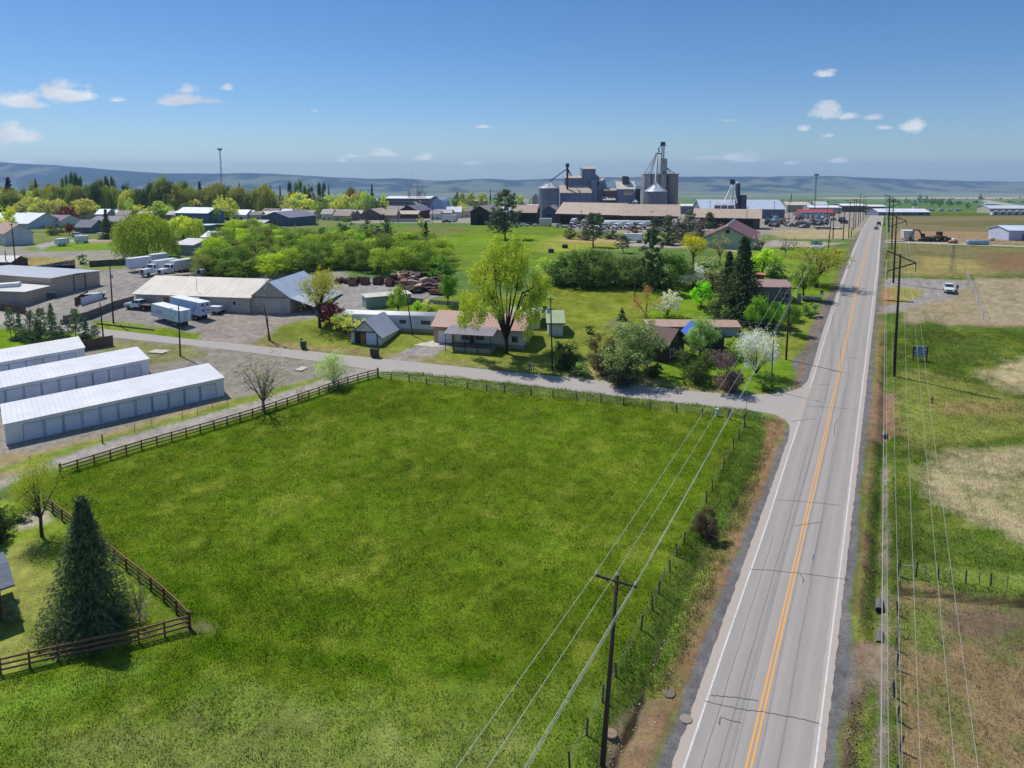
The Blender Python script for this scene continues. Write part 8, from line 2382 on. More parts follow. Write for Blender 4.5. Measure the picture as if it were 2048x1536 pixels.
tank('white propane tank under the frontage sign', (1622, 501), (1647, 501), 8, lin(226, 228, 226))
tank('long white bulk tank before the middle brown shed', (1210, 453), (1302, 453.5), 11.5, lin(216, 212, 204))
tank('long pale concrete-grey culvert tank east of the road', (1935, 489), (1975, 489.5), 10, lin(150, 166, 176), 'culvert_tank', False)
tank('small white tank right of the culvert tank', (1980, 482), (1988, 482), 5.5, lin(214, 212, 210), 'small_tank')
# vehicles
def wheels(root, xs, w_, R, name='wheel', t=.24):
 for x in xs:
  for s in (-1, 1):
   y0 = s * w_ / 2
   o = MB().tube((x, y0 - s * t, R), (x, y0, R), R, n=16).build(name, TYRE(), root)
   MB().tube((x, y0, R), (x, y0 + s * .02, R), R * .55, n=12).build('rim', STEEL(), o)
def car(name, label, cat, p, heading, kind, c, scale=1.0, group=None, s=1):
 """kind: suv pickup sedan flatbed; nose along +x of the heading (world angle)"""
 X, Y, Z = G(*p)
 sl = (float(gz(Y + .5 * sin(heading))) - float(gz(Y - .5 * sin(heading)))) if True else 0
 r = thing(name, label, cat, (X, Y, Z), heading, group)
 r.rotation_euler = (0, -math.asin(max(-.2, min(.2, sl))), heading)
 r.scale = (scale,) * 3
 P = mat('paint', c, .35)
 if kind == 'pickup' or kind == 'flatbed':
  body = [(-2.75, .5), (2.7, .5), (2.8, .75), (2.75, 1.05), (1.35, 1.18), (-.75, 1.18), (-.75, 1.2), (-2.75, 1.2)]
  cab = [(-.75, 1.19), (1.3, 1.19), (.62, 1.86), (-.62, 1.9)]
  wx = (1.75, -1.8)
 elif kind == 'suv':
  body = [(-2.25, .45), (2.2, .45), (2.28, .75), (2.2, 1.0), (1.05, 1.12), (-2.25, 1.15)]
  cab = [(-2.2, 1.13), (1.05, 1.12), (.4, 1.72), (-2.05, 1.74)]
  wx = (1.4, -1.4)
 else:
  body = [(-2.25, .35), (2.2, .35), (2.25, .6), (2.1, .82), (1.0, .95), (-1.6, .97), (-2.25, .92)]
  cab = [(-1.5, .95), (.95, .94), (.2, 1.42), (-1.05, 1.42)]
  wx = (1.35, -1.35)
 w_ = 1.9
 if kind == 'flatbed':
  body = [(-.7, .55), (2.7, .55), (2.78, .8), (2.7, 1.1), (1.35, 1.25), (-.7, 1.28)]
  MB().box(-3.1, -.75, -1.1, 1.1, .95, 1.08).build('flat_bed', mat('wood', lin(120, 74, 56)), r)
  MB().box(-3.0, -.7, -.45, .45, .55, .94).build('chassis', DARK(), r)
 MB().prism(body, 'y', -w_ / 2, w_ / 2).build('body', P, r, bevel=.05)
 (a, z0), (b, _), (c_, z1), (d, _2) = cab
 MB().add([(a, -w_ / 2 + .04, z0), (b, -w_ / 2 + .04, z0), (b, w_ / 2 - .04, z0), (a, w_ / 2 - .04, z0), (d, -w_ / 2 + .2, z1), (c_, -w_ / 2 + .2, z1), (c_, w_ / 2 - .2, z1), (d, w_ / 2 - .2, z1)],
    [(0, 3, 2, 1), (4, 5, 6, 7), (0, 1, 5, 4), (1, 2, 6, 5), (2, 3, 7, 6), (3, 0, 4, 7)]).build('cab', P, r, bevel=.03)
 def lerp(f, g_):
  x0 = a + (d - a) * g_
  x1 = b + (c_ - b) * g_
  return x0 + (x1 - x0) * f, z0 + (z1 - z0) * g_, (w_ / 2 - .04) - .16 * g_
 for f0, f1 in ((.05, .47), (.53, .95)):
  for s_ in (-1, 1):
   q_ = [lerp(f0, .14), lerp(f1, .14), lerp(f1, .9), lerp(f0, .9)]
   e_ = s_ * .012
   MB().quad(*[(x, s_ * y + e_, z) for x, z, y in q_]).build('side_window', GLASS(), r)
 for (g0, g1, f, e) in ((.14, .92, 1, .015), (.14, .92, 0, -.015)):
  x0, zz0, y0 = lerp(f, g0)
  x1, zz1, y1 = lerp(f, g1)
  MB().quad((x0 + e, -y0 + .08, zz0), (x0 + e, y0 - .08, zz0), (x1 + e, y1 - .06, zz1), (x1 + e, -y1 + .06, zz1)).build('windscreen' if f else 'rear_window', GLASS(), r)
 nose = max(p_[0] for p_ in body)
 for s_ in (-1, 1):
  MB().box(nose - .03, nose + .02, s_ * .75 - .14, s_ * .75 + .14, body[2][1] - .02, body[2][1] + .16).build('headlight', mat('plain', lin(232, 232, 226), .2), r)
 MB().box(nose - .02, nose + .015, -.52, .52, body[2][1] - .12, body[2][1] + .14).build('grille', DARK(), r)
 wheels(r, wx, w_ + .03, .4 if kind != 'sedan' else .33)
 if kind == 'pickup':
  MB().box(-2.68, -.85, -.82, .82, 1.201, 1.21).build('bed', DARK(), r)
 return r
RD = atan2(.883, .47)
car('suv', 'dark car driving towards the camera in the middle of the far road', 'car', (1752.5, 459), RD + pi, 'sedan', lin(40, 44, 50))
car('pickup_truck', 'dark pickup driving away in the right lane of the far road', 'pickup', (1757.5, 451), RD, 'pickup', lin(48, 48, 56), 1.15)
car('pickup_truck', 'white pickup parked on the gravel turnout with a person beside it', 'pickup', (1897, 583), -pi / 2 - .5, 'pickup', lin(222, 224, 226), 1.1)
car('farm_truck', 'old white flatbed truck parked left of the white trailers', 'truck', (279, 618), pi - .25, 'flatbed', lin(210, 220, 232), 1.15)
for i, (x, y, c, k_, lb) in enumerate([(1036, 453, lin(200, 206, 214), 'suv', 'white car at the left of the car row by the dark barn'), (1049, 453, lin(210, 212, 216), 'suv', 'white car second in the row by the dark barn'), (1061, 452.5, lin(40, 42, 48), 'pickup', 'black pickup in the car row by the dark barn'), (1071, 452.5, lin(200, 200, 206), 'sedan', 'silver car left of the white motorhome'),
          (1120, 455, lin(216, 220, 226), 'suv', 'white vehicle at the left end of the left brown shed'), (1140, 456, lin(220, 222, 226), 'pickup', 'white pickup in front of the left brown shed'), (1155, 456, lin(224, 224, 226), 'suv', 'white van-like vehicle before the left brown shed'), (56, 456, lin(150, 156, 166), 'sedan', 'silver car parked by the purple-roofed house'),
          (68, 457, lin(56, 70, 90), 'pickup', 'dark blue pickup parked by the purple-roofed house'), (80, 456, lin(110, 114, 122), 'suv', 'grey car parked by the purple-roofed house'), (90, 457, lin(200, 202, 206), 'sedan', 'white car right of the parked cars by the purple-roofed house'),
          (630, 443, lin(226, 226, 228), 'pickup', 'white pickup beside the dark blue gabled hall'), (736, 444, lin(200, 206, 216), 'sedan', 'pale car beside the dark-gabled bungalow'), (856, 444, lin(210, 204, 200), 'sedan', 'pale car right of the red barn'), (758, 424, lin(214, 216, 220), 'suv', 'white car behind the grey-roofed building'), (766, 424, lin(190, 194, 200), 'suv', 'grey car behind the grey-roofed building'),
          (893, 446, lin(30, 30, 32), 'pickup', 'black pickup before the white box trailer by the dark barn'), (156, 474, lin(190, 198, 206), 'suv', 'pale car before the low left wing of the grey-blue house')]):
 car({'suv': 'parked_car', 'sedan': 'parked_car', 'pickup': 'parked_pickup'}[k_], lb, 'car' if k_ != 'pickup' else 'pickup', (x, y), [.2, -.3, 2.9, 1.2][i % 4], k_, c, 1.1)
def trailer(name, label, pa, pb, hpx_top, c, clear=1.15, depth=2.6, stripe=None, wheels_at=(.78, .86), cat='trailer', kind='plain', tilt=False, name2='box', doors='r'):
 """box trailer; pa..pb are the ground points under the near side"""
 A, B = np.array(G(*pa)), np.array(G(*pb))
 a = atan2(B[1] - A[1], B[0] - A[0])
 L = float(np.hypot(*(B - A)[:2]))
 H = zat(A[1], hpx_top) - A[2]
 sl = (B[2] - A[2]) / L
 r = thing(name, label, cat, tuple(A), a)
 r.rotation_euler = (0, -math.atan(sl), a)
 bx_ = MB().box(0, L, 0, depth, clear, H).build(name2, mat(kind, c, .5), r, bevel=.03)
 MB().box(.05, L - .05, .05, depth - .05, H + .004, H + .05).build('roof', mat('plain', lin(232, 234, 234), .5), r)
 fr = MB()
 for (x0, x1, y0, y1, z0, z1) in ((-.02, L + .02, -.03, -.004, clear - .05, clear + .12), (-.02, L + .02, -.03, -.004, H - .1, H + .02), (-.02, .1, -.03, -.004, clear + .13, H - .11), (L - .1, L + .02, -.03, -.004, clear + .13, H - .11)):
  fr.box(x0, x1, y0, y1, z0, z1)
 fr.build('edge_rails', mat('plain', lin(176, 180, 188), .5), r)
 if doors:
  MB().box(L + .004, L + .04, .06, depth / 2 - .03, clear + .05, H - .06).build('rear_door', mat('plain', tuple(x * .93 for x in c), .5), r)
  MB().box(L + .004, L + .04, depth / 2 + .03, depth - .06, clear + .05, H - .06).build('rear_door', mat('plain', tuple(x * .93 for x in c), .5), r)
  MB().tube((L + .06, depth / 2 - .2, clear + .1), (L + .06, depth / 2 - .2, H - .1), .03, n=5).tube((L + .06, depth / 2 + .2, clear + .1), (L + .06, depth / 2 + .2, H - .1), .03, n=5).build('lock_rods', STEEL(), r)
 MB().box(.3, L - .2, depth * .3, depth * .7, clear - .25, clear - .06).build('chassis', DARK(), r)
 for f in wheels_at:
  for y in (.12, depth - .42):
   o = MB().tube((L * f, y, .5), (L * f, y + .3, .5), .5, n=16).build('wheel', TYRE(), r)
   MB().tube((L * f, y - .02, .5), (L * f, y, .5), .25, n=10).build('rim', STEEL(), o)
 for y in (.4, depth - .5):
  MB().box(L * .22, L * .22 + .12, y, y + .1, 0, clear - .07).build('landing_leg', STEEL(), r)
 if stripe is not None:
  z = clear + (H - clear) * .30
  h_ = .16
  MB().add([(.1, -.012, z), (L * .78, -.012, z - .1), (L * .78, -.012, z - .1 + h_), (.1, -.012, z + h_)], [(0, 1, 2, 3)]).add([(L * .78, -.012, z - .1), (L * .79 + .18, -.012, z - .1), (L * .88 + .18, -.012, H - .45), (L * .88, -.012, H - .45)], [(0, 1, 2, 3)]).build('stripe', mat('plain', stripe, .5), r)
 return r, L, H
tr1, L, H = trailer('semi_trailer', 'nearest white box trailer with faint grey stripe in the yard', (303, 640.5), (359, 657), 607.5, lin(196, 212, 232), stripe=lin(146, 158, 156))
mk = MB()
for i in range(7):
 mk.box(L * .14 + i * .36, L * .14 + i * .36 + .26, -.014, -.006, H * .62, H * .62 + .3 + .08 * (i % 2))
mk.build('faded_lettering', mat('plain', lin(160, 168, 172)), tr1)
tr2, L, H = trailer('semi_trailer', 'second white box trailer with blue stripe behind the nearest one', (340, 629), (400, 643), 593.5, lin(190, 208, 232), stripe=lin(96, 116, 150))
for (y, z0, z1) in ((.5, .52, .62), (1.7, .52, .6), (.3, .80, .93), (1.5, .80, .93)):
 MB().box(L + .045, L + .055, y, y + .6, H * z0, H * z1).build('decal', mat('plain', lin(62, 74, 104)), tr2)
cont = trailer('dump_trailer', 'small white tipping trailer right of the two box trailers', (417, 629), (438, 630), 613.5, lin(206, 210, 218), clear=.7, wheels_at=(.75,))[0]
tr3 = trailer('semi_trailer', 'white box trailer with blue mark left of the parked white trucks', (261, 546), (306, 540), 518, lin(206, 214, 226), clear=1.2)
MB().box(5.2, 6.4, -.012, -.004, 1.9, 2.6).build('blue_logo', mat('plain', lin(70, 92, 160)), tr3[0])
trailer('cargo_trailer', 'white trailer half under the huge willow behind the parked trucks', (306, 532), (338, 528), 510, lin(190, 204, 220))
ft1, L, H = trailer('enclosed_trailer', 'small white open-fronted trailer on the flatbeds by the thicket', (390, 556), (404, 556), 540, lin(216, 222, 232), clear=.6, wheels_at=(.5, .7))
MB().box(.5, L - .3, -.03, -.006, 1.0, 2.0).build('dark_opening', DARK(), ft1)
trailer('box_trailer', 'white box half swallowed by the right side of the yard thicket', (444, 546), (462, 547), 534, lin(214, 220, 222), clear=.5, wheels_at=(.6,))
trailer('box_trailer', 'white box trailer behind the yard', (1247, 485), (1284, 486), 467.5, lin(226, 226, 230), clear=.9)
trailer('box_trailer', 'white box trailer left of the dark barn', (884, 444), (912, 444.5), 430, lin(206, 206, 214), clear=.9)
trailer('box_trailer', 'small white box trailer on the grass of the corner lot', (120, 493), (139, 491), 478, lin(206, 216, 226), clear=.7, wheels_at=(.5,))
trailer('box_trailer', 'larger white box trailer right of the small one on the corner lot', (149, 487), (176, 486), 472.5, lin(212, 220, 230), clear=.7)
trailer('box_trailer', 'white van body at the end of the blue gabled hall', (524, 462), (538, 462), 449, lin(216, 220, 230), clear=.6)
trailer('box_van', 'pale box van with dark rear east of the road', (1807, 482), (1828, 482.5), 461.5, lin(196, 188, 174), clear=.8, depth=6)
trailer('motorhome', 'white motorhome beside the slate-blue barn', (1079, 453), (1104, 453), 437, lin(214, 206, 196), clear=.7, cat='motorhome')
trailer('camper', 'white camper roof at the left edge beside the tan metal shed', (-20, 603), (40, 598), 571, lin(226, 222, 218), clear=.8, cat='camper')
def semi(label, p, heading, body='box', c=lin(222, 226, 232), scale=1.0, name='truck', tank_c=lin(220, 222, 222)):
 X, Y, Z = G(*p)
 r = thing(name, label, 'truck', (X, Y, Z), heading)
 r.scale = (scale,) * 3
 P = mat('paint', c, .35)
 MB().prism([(1.9, .75), (4.2, .75), (4.3, 1.3), (4.15, 1.9), (2.9, 2.05), (1.9, 2.05)], 'y', -.95, .95).build('bonnet', P, r, bevel=.06)
 MB().prism([(.4, .75), (1.9, .75), (1.9, 2.06), (1.5, 2.95), (.4, 3.0)], 'y', -1.15, 1.15).build('cab', P, r, bevel=.05)
 MB().quad((1.925, -.98, 2.12), (1.925, .98, 2.12), (1.575, .92, 2.85), (1.575, -.92, 2.85)).build('windscreen', GLASS(), r)
 for s in (-1, 1):
  MB().quad((.8, s * 1.165, 2.0), (1.6, s * 1.165, 2.0), (1.45, s * 1.165, 2.75), (.8, s * 1.165, 2.75)).build('side_window', GLASS(), r)
  MB().box(4.2, 4.3, s * .78 - .15, s * .78 + .15, 1.05, 1.3).build('headlight', mat('plain', lin(232, 232, 226), .2), r)
 MB().box(4.26, 4.34, -.5, .5, .95, 1.75).build('grille', DARK(), r)
 MB().box(4.2, 4.42, -1.1, 1.1, .5, .8).build('bumper', STEEL(), r)
 MB().box(-6.5, 3.6, -.45, .45, .6, .86).build('chassis', DARK(), r)
 wheels(r, (3.2, -3.6, -5.0), 2.3, .5, t=.3)
 if body == 'box':
  MB().box(-6.8, .2, -1.25, 1.25, 1.0, 3.75).build('cargo_box', mat('plain', lin(216, 218, 216), .5), r, bevel=.04)
 else:
  b = MB().lathe([(.05, -6.8), (.9, -6.6), (1.15, -6.2), (1.15, -.2), (.9, .1), (.05, .25)], 18)
  b.v = [(v[2], v[0], v[1] + 2.1) for v in b.v]
  b.build('tank', mat('paint', tank_c, .3), r, True)
 return r
semi('left of two white parked trucks facing the yard', (311, 549), -pi / 2 - .35, 'box', name='box_truck')
semi('right of two white parked trucks facing the yard', (345, 549), -pi / 2 - .35, 'box', name='box_truck', c=lin(228, 230, 234))
for x, lb in ((1208, 'leftmost tanker truck before the long white bulk tank'), (1233, 'second tanker truck before the long white bulk tank'), (1256, 'third tanker truck before the long white bulk tank'), (1281, 'rightmost tanker truck before the long white bulk tank')):
 semi(lb, (x, 459), -pi / 2 - .5, 'tank', name='tanker_truck')
semi('white truck inside the open bay of the left brown shed', (1146, 451), -pi / 2 - .3, 'box', name='box_truck')
semi('white truck right of the open bay of the left brown shed', (1168, 453), -pi / 2 - .3, 'box', name='box_truck')
tank('white nurse tank right of the vehicles before the left brown shed', (1180, 458), (1198, 458), 6, lin(222, 222, 222), 'nurse_tank')
X, Y, Z = G(557, 476)
ol = thing('boom_truck', 'orange boom truck parked at the top of the thicket', 'machine', (X, Y, Z), .1)
OR = mat('paint', lin(200, 122, 56), .5)
s = mpp(Y)
MB().box(-13 * s, 12 * s, -1.2, 1.2, 2 * s, 7 * s).build('chassis', OR, ol, bevel=.1)
MB().box(-5 * s, 5 * s, -1, 1, 7 * s + .01, 11 * s).build('turret', mat('paint', lin(150, 84, 56), .5), ol, bevel=.1)
MB().tube((-12 * s, 0, 11 * s), (7 * s, 0, 16 * s), 1.1 * s, n=6).build('boom', mat('paint', lin(206, 190, 160), .5), ol)
wheels(ol, (-9 * s, -5 * s, 8 * s), 2.4, 2 * s)
X, Y, Z = G(738, 434)
o2_ = thing('crane', 'orange mobile crane with raised boom left of the grey warehouse', 'machine', (X, Y, Z))
s = mpp(Y)
MB().box(-8 * s, 8 * s, -1.5, 1.5, 2 * s, 7 * s).build('carrier', mat('paint', lin(170, 96, 60), .5), o2_, bevel=.1)
MB().tube((-6 * s, 0, 8 * s), (14 * s, 0, 36 * s), 1.6 * s, 1.1 * s, n=6).build('boom', mat('paint', lin(216, 176, 130), .5), o2_)
wheels(o2_, (-5 * s, 0, 5 * s), 2.6, 2 * s)
def loader(label, p, s, heading, exc=False, c=lin(122, 92, 54)):
 X, Y, Z = G(*p)
 r = thing('excavator' if exc else 'wheel_loader', label, 'machine', (X, Y, Z), heading)
 YM, DK = mat('paint', c, .5), mat('plain', lin(46, 40, 36), .7)
 if exc:
  for y in (-1.2, .7):
   MB().prism([(-1.8, .1), (1.8, .1), (2.1, .5), (1.8, .9), (-1.8, .9), (-2.1, .5)], 'y', y, y + .5).build('track', DK, r)
  MB().box(-1.9, 1.3, -1.2, 1.2, 1.0, 2.0).build('house', YM, r, bevel=.08)
  MB().box(.1, 1.3, -1.1, 0, 2.01, 3.0).build('cab', DK, r, bevel=.08)
  MB().path([(1.0, .4, 1.6), (2.4, .4, 4.3), (4.2, .4, 4.6)], [.28, .3, .2], 6).build('boom', DK, r)
  MB().path([(4.2, .4, 4.6), (5.2, .4, 2.0)], [.2, .14], 6).build('stick', DK, r)
  MB().prism([(4.8, 1.0), (5.6, .7), (5.7, 1.6), (5.1, 1.9)], 'y', -.1, .9).build('bucket', DK, r)
 else:
  wheels(r, (1.7, -1.7), 2.7, .95, t=.6)
  MB().prism([(-3.4, 1.0), (.2, 1.0), (.2, 2.4), (-3.2, 2.0)], 'y', -1.1, 1.1).build('engine_house', YM, r, bevel=.08)
  MB().box(-.4, 1.1, -.85, .85, 1.9, 3.6).build('cab', DK, r, bevel=.08)
  MB().box(.2, 2.6, -.7, .7, .7, 1.5).build('front_frame', YM, r)
  for y in (-.7, .5):
   MB().path([(1.4, y + .1, 1.9), (3.0, y + .1, 1.7), (3.9, y + .1, .7)], [.18, .18, .14], 5).build('lift_arm', YM, r)
  MB().prism([(3.7, .15), (5.0, .1), (4.1, .6), (3.9, 1.5), (3.7, 1.5)], 'y', -1.5, 1.5).build('bucket', DK, r)
 r.scale = (s, s, s)
 return r
loader('dark excavator with arched boom east of the road', (1850, 483), 1.0, pi - .2, True, lin(84, 66, 50))
loader('yellow-brown wheel loader right of the dark excavator', (1876, 483), 1.05, .2)
def lattice(name, label, base, top, wpx, c=lin(140, 146, 150), head=None, taper=.25, levels=9, cat='mast', r_=.06):
 X, Y, Z = G(*base)
 H = zat(Y, top) - Z
 w_ = wpx * mpp(Y) / 2
 r = thing(name, label, cat, (X, Y, Z))
 b = MB()
 ps = lambda k_: [np.array((sx_ * w_ * (1 - (1 - taper) * k_), sy_ * w_ * (1 - (1 - taper) * k_), H * k_)) for sx_, sy_ in ((-1, -1), (1, -1), (1, 1), (-1, 1))]
 for i in range(levels):
  a, c_ = ps(i / levels), ps((i + 1) / levels)
  for j in range(4):
   b.tube(a[j], c_[j], r_, n=4)
   b.tube(c_[j], c_[(j + 1) % 4], r_ * .7, n=4)
   b.tube(a[j], c_[(j + 1) % 4], r_ * .6, n=4)
 b.build('lattice', mat('plain', c, .5, .4), r)
 if head:
  head(r, H, mpp(Y))
 return r
lattice('lattice_tower', 'thin lattice tower standing in the stubble field east of the road', (1904, 546), 491, 9, lin(110, 112, 112), taper=.3, r_=.035)
def floods(r, H, s):
 MB().box(-4.2 * s, 4.2 * s, -.4, .4, H, H + 1.0 * s).build('platform', STEEL(), r)
 for i in range(4):
  x = (-3.6 + i * 2.4) * s
  MB().box(x - .9 * s, x + .9 * s, -.6, -.41, H - 1.6 * s, H + 2.4 * s).build('antenna_panel', mat('plain', lin(90, 98, 112)), r)
lattice('cell_mast', 'tall radio mast with antenna head at the upper left', (446, 431), 299, 3.4, lin(110, 120, 134), floods, .5, 16, r_=.09)
lattice('cell_mast', 'tall mast with antenna cluster behind the substation', (1629, 428), 350, 2.6, lin(70, 76, 84), floods, .5, 14, r_=.09)
MB_ = thing('radio_whip', 'hair-thin whip mast before the bare town trees', 'mast', G(824, 434))
Yw = G(824, 434)[1]
MB().tube((0, 0, 0), (0, 0, zat(Yw, 338) - float(gz(Yw))), .12, .05, 5).build('shaft', mat('plain', lin(120, 130, 144)), MB_)
X, Y, Z = G(1408, 472)
fp = thing('flagpole', 'white flagpole with a drooping flag left of the sage-green hall', 'flagpole', (X, Y, Z))
H = zat(Y, 436) - Z
MB().tube((0, 0, -.2), (.3, 0, H), .1, .06, 7).build('pole', mat('plain', lin(206, 204, 198)), fp)
fg = MB()
n_ = 10
for i in range(n_):
 x0, x1 = -3.0 * i / n_, -3.0 * (i + 1) / n_
 y0, y1 = .25 * sin(i * .9), .25 * sin((i + 1) * .9)
 d0, d1_ = .1 * i, .1 * (i + 1)
 fg.quad((.25 + x0, y0, H - 2.0 - d0), (.25 + x1, y1, H - 2.0 - d1_), (.25 + x1, y1, H - .1 - d1_), (.25 + x0, y0, H - .1 - d0))
fo = fg.build('flag', mat('plain', lin(196, 150, 150)), fp)
sfm = fo.modifiers.new('thickness', 'SOLIDIFY')
sfm.thickness = .02
for k_ in range(4):
 st_ = MB()
 for i in range(n_):
  x0, x1 = -3.0 * i / n_, -3.0 * (i + 1) / n_
  y0, y1 = .25 * sin(i * .9) - .03, .25 * sin((i + 1) * .9) - .03
  a0, a1 = H - .1 - .1 * i - .27 * (2 * k_), H - .1 - .1 * (i + 1) - .27 * (2 * k_)
  st_.quad((.25 + x0, y0, a0 - .27), (.25 + x1, y1, a1 - .27), (.25 + x1, y1, a1), (.25 + x0, y0, a0))
 st_.build('stripe', mat('plain', lin(176, 62, 66)), fo)
# bins, letter boxes, small things
def wheelie(label, p, c, s=1.0, n=1):
 X, Y, Z = G(*p)
 r = thing('wheelie_bin', label, 'bin', (X, Y, Z), -.25)
 M_ = mat('plain', c, .6)
 MB().add([(-.28, -.3, .1), (.28, -.3, .1), (.28, .3, .1), (-.28, .3, .1), (-.36, -.4, 1.15), (.36, -.4, 1.15), (.36, .4, 1.15), (-.36, .4, 1.15)], [(0, 3, 2, 1), (4, 5, 6, 7), (0, 1, 5, 4), (1, 2, 6, 5), (2, 3, 7, 6), (3, 0, 4, 7)]).build('tub', M_, r)
 MB().prism([(-.44, 1.16), (.44, 1.16), (.4, 1.24), (-.4, 1.3)], 'x', -.38, .38).build('lid', mat('plain', tuple(x * 1.5 for x in c), .5), r)
 for x in (-.3, .3):
  MB().tube((x - .04, .34, .14), (x + .04, .34, .14), .14, n=12).build('wheel', TYRE(), r)
 r.scale = (s, s, s)
 return r
wheelie('dark green wheelie bin on the verge of the big lawn', (607, 698), lin(48, 62, 54), 1.15)
wheelie('left of two dark wheelie bins side by side before the garage', (746.5, 714), lin(44, 46, 38), 1.2)
wheelie('right of two dark wheelie bins side by side before the garage', (752.5, 714.5), lin(48, 44, 36), 1.2)
X, Y, Z = G(603, 690)
mbx = thing('letter_box', 'dark letter box beside the green wheelie bin', 'letter box', (X, Y, Z))
MB().tube((0, 0, -.2), (0, 0, 1.0), .05, n=6).build('post', POSTM, mbx)
MB().prism([(-.13, 1.0), (.13, 1.0), (.13, 1.15), (.07, 1.25), (-.07, 1.25), (-.13, 1.15)], 'y', -.3, .3).build('box', mat('plain', lin(60, 60, 62), .5), mbx)
for x, lb, c in ((1059, 'left of the letter boxes under the cottonwood shade', lin(60, 58, 56)), (1063.5, 'middle of the letter boxes under the cottonwood shade', lin(180, 182, 186)), (1067, 'right of the letter boxes under the cottonwood shade', lin(110, 110, 112))):
 X, Y, Z = G(x, 744)
 r = thing('letter_box', lb, 'letter box', (X, Y, Z), -.2)
 MB().tube((0, 0, -.2), (0, 0, 1.0), .06, n=6).build('post', POSTM, r)
 MB().prism([(-.15, 1.0), (.15, 1.0), (.15, 1.2), (.08, 1.32), (-.08, 1.32), (-.15, 1.2)], 'y', -.3, .3).build('box', mat('plain', c, .5), r)
X, Y, Z = G(1643, 601)
r = thing('letter_box', 'letter box with white panel on a post by the far driveway', 'letter box', (X, Y, Z))
MB().tube((0, 0, -.2), (0, 0, 1.6), .06, n=6).build('post', POSTM, r)
MB().box(-.5, .5, -.15, .15, 1.3, 1.75).build('panel', mat('plain', lin(214, 222, 220)), r)
MB().box(-.25, .25, -.15, .15, 1.77, 2.3).build('box', mat('plain', lin(50, 66, 56)), r)
X, Y, Z = G(1622, 602)
r = thing('flat_trailer', 'low grey trailer parked at the driveway near the letter box', 'trailer', (X, Y, Z), -.3)
MB().box(-2, 2, -1, 1, .5, .9).build('deck', mat('plain', lin(130, 136, 148)), r)
wheels(r, (-.4, .5), 2.1, .34)
X, Y, Z = G(1864, 806)
r = thing('hydrant', 'rusty orange standpipe on the mown eastern slope', 'hydrant', (X, Y, Z))
MB().lathe([(.16, -.1), (.16, .1), (.11, .12), (.11, .75), (.17, .78), (.16, .9), (.06, 1.0), (.06, 1.08), (.01, 1.1)], 12).build('barrel', mat('plain', lin(160, 92, 52)), r)
MB().tube((-.26, 0, .55), (.26, 0, .55), .07, n=8).build('outlet', mat('plain', lin(140, 80, 46)), r)
X, Y, Z = G(1166, 735)
r = thing('marker_sign', 'small pale marker sign on the verge right of the dark shrub', 'sign', (X, Y, Z))
MB().tube((0, 0, -.2), (0, 0, 1.9), .035, n=5).build('post', POSTM, r)
MB().box(-.22, .22, -.04, -.036, 1.4, 1.95).build('plate', mat('plain', lin(190, 202, 196)), r)
X, Y, Z = G(1434, 832)
r = thing('utility_pedestal', 'pale pedestal box on the fence line near the junction', 'utility box', (X, Y, Z))
MB().box(-.2, .2, -.15, .15, -.1, 1.0).build('cabinet', mat('plain', lin(176, 186, 180)), r, bevel=.03)
MB().box(-.23, .23, -.18, .18, 1.004, 1.1).build('cap', mat('plain', lin(196, 204, 200)), r)
for p, lb, c in (((1338, 1388), 'round rusty manhole cover in the gravel beside the ditch', lin(124, 110, 96)), ((1372, 1439), 'pale flat manhole slab at the edge of the highway', lin(156, 140, 126)), ((1222, 1468), 'tan round lid in the weeds behind the nearest pole', lin(150, 126, 106))):
 X, Y, Z = G(*p)
 r = MB().lathe([(.01, -.1), (.4, -.1), (.42, .03), (.42, .06), (.38, .075), (.01, .08)], 20).build('manhole_cover', mat('concrete', c), None)
 r.location = (X, Y, Z + .01)
 tag(r, lb, 'manhole cover')
for p, lb in (((1769, 868), 'pale culvert mouth in the east ditch before the mown slope'), ((1759, 1210), 'dark culvert mouth in the stony east ditch'), ((1760, 1276), 'pale-rimmed culvert mouth before the field access')):
 X, Y, Z = G(*p)
 r = thing('culvert_pipe', lb, 'culvert', (X, Y, Z - .42), RD)
 b = MB()
 n_ = 18
 vs, fs = [], []
 for x_, rr_ in ((-.6, .32), (.9, .32), (.9, .26), (-.58, .26)):
  vs += [(x_ , rr_ * cos(2 * pi * j / n_), .25 + rr_ * sin(2 * pi * j / n_)) for j in range(n_)]
 for i in range(3):
  for j in range(n_):
   fs.append((i * n_ + j, i * n_ + (j + 1) % n_, (i + 1) * n_ + (j + 1) % n_, (i + 1) * n_ + j))
 for j in range(n_):
  fs.append((3 * n_ + j, 3 * n_ + (j + 1) % n_, (j + 1) % n_, j))
 b.add(vs, fs).build('pipe', mat('concrete', lin(104, 102, 98)), r)
 MB().tube((-.4, 0, .25), (-.3, 0, .25), .27, n=14).build('dark_bore', DARK(), r)
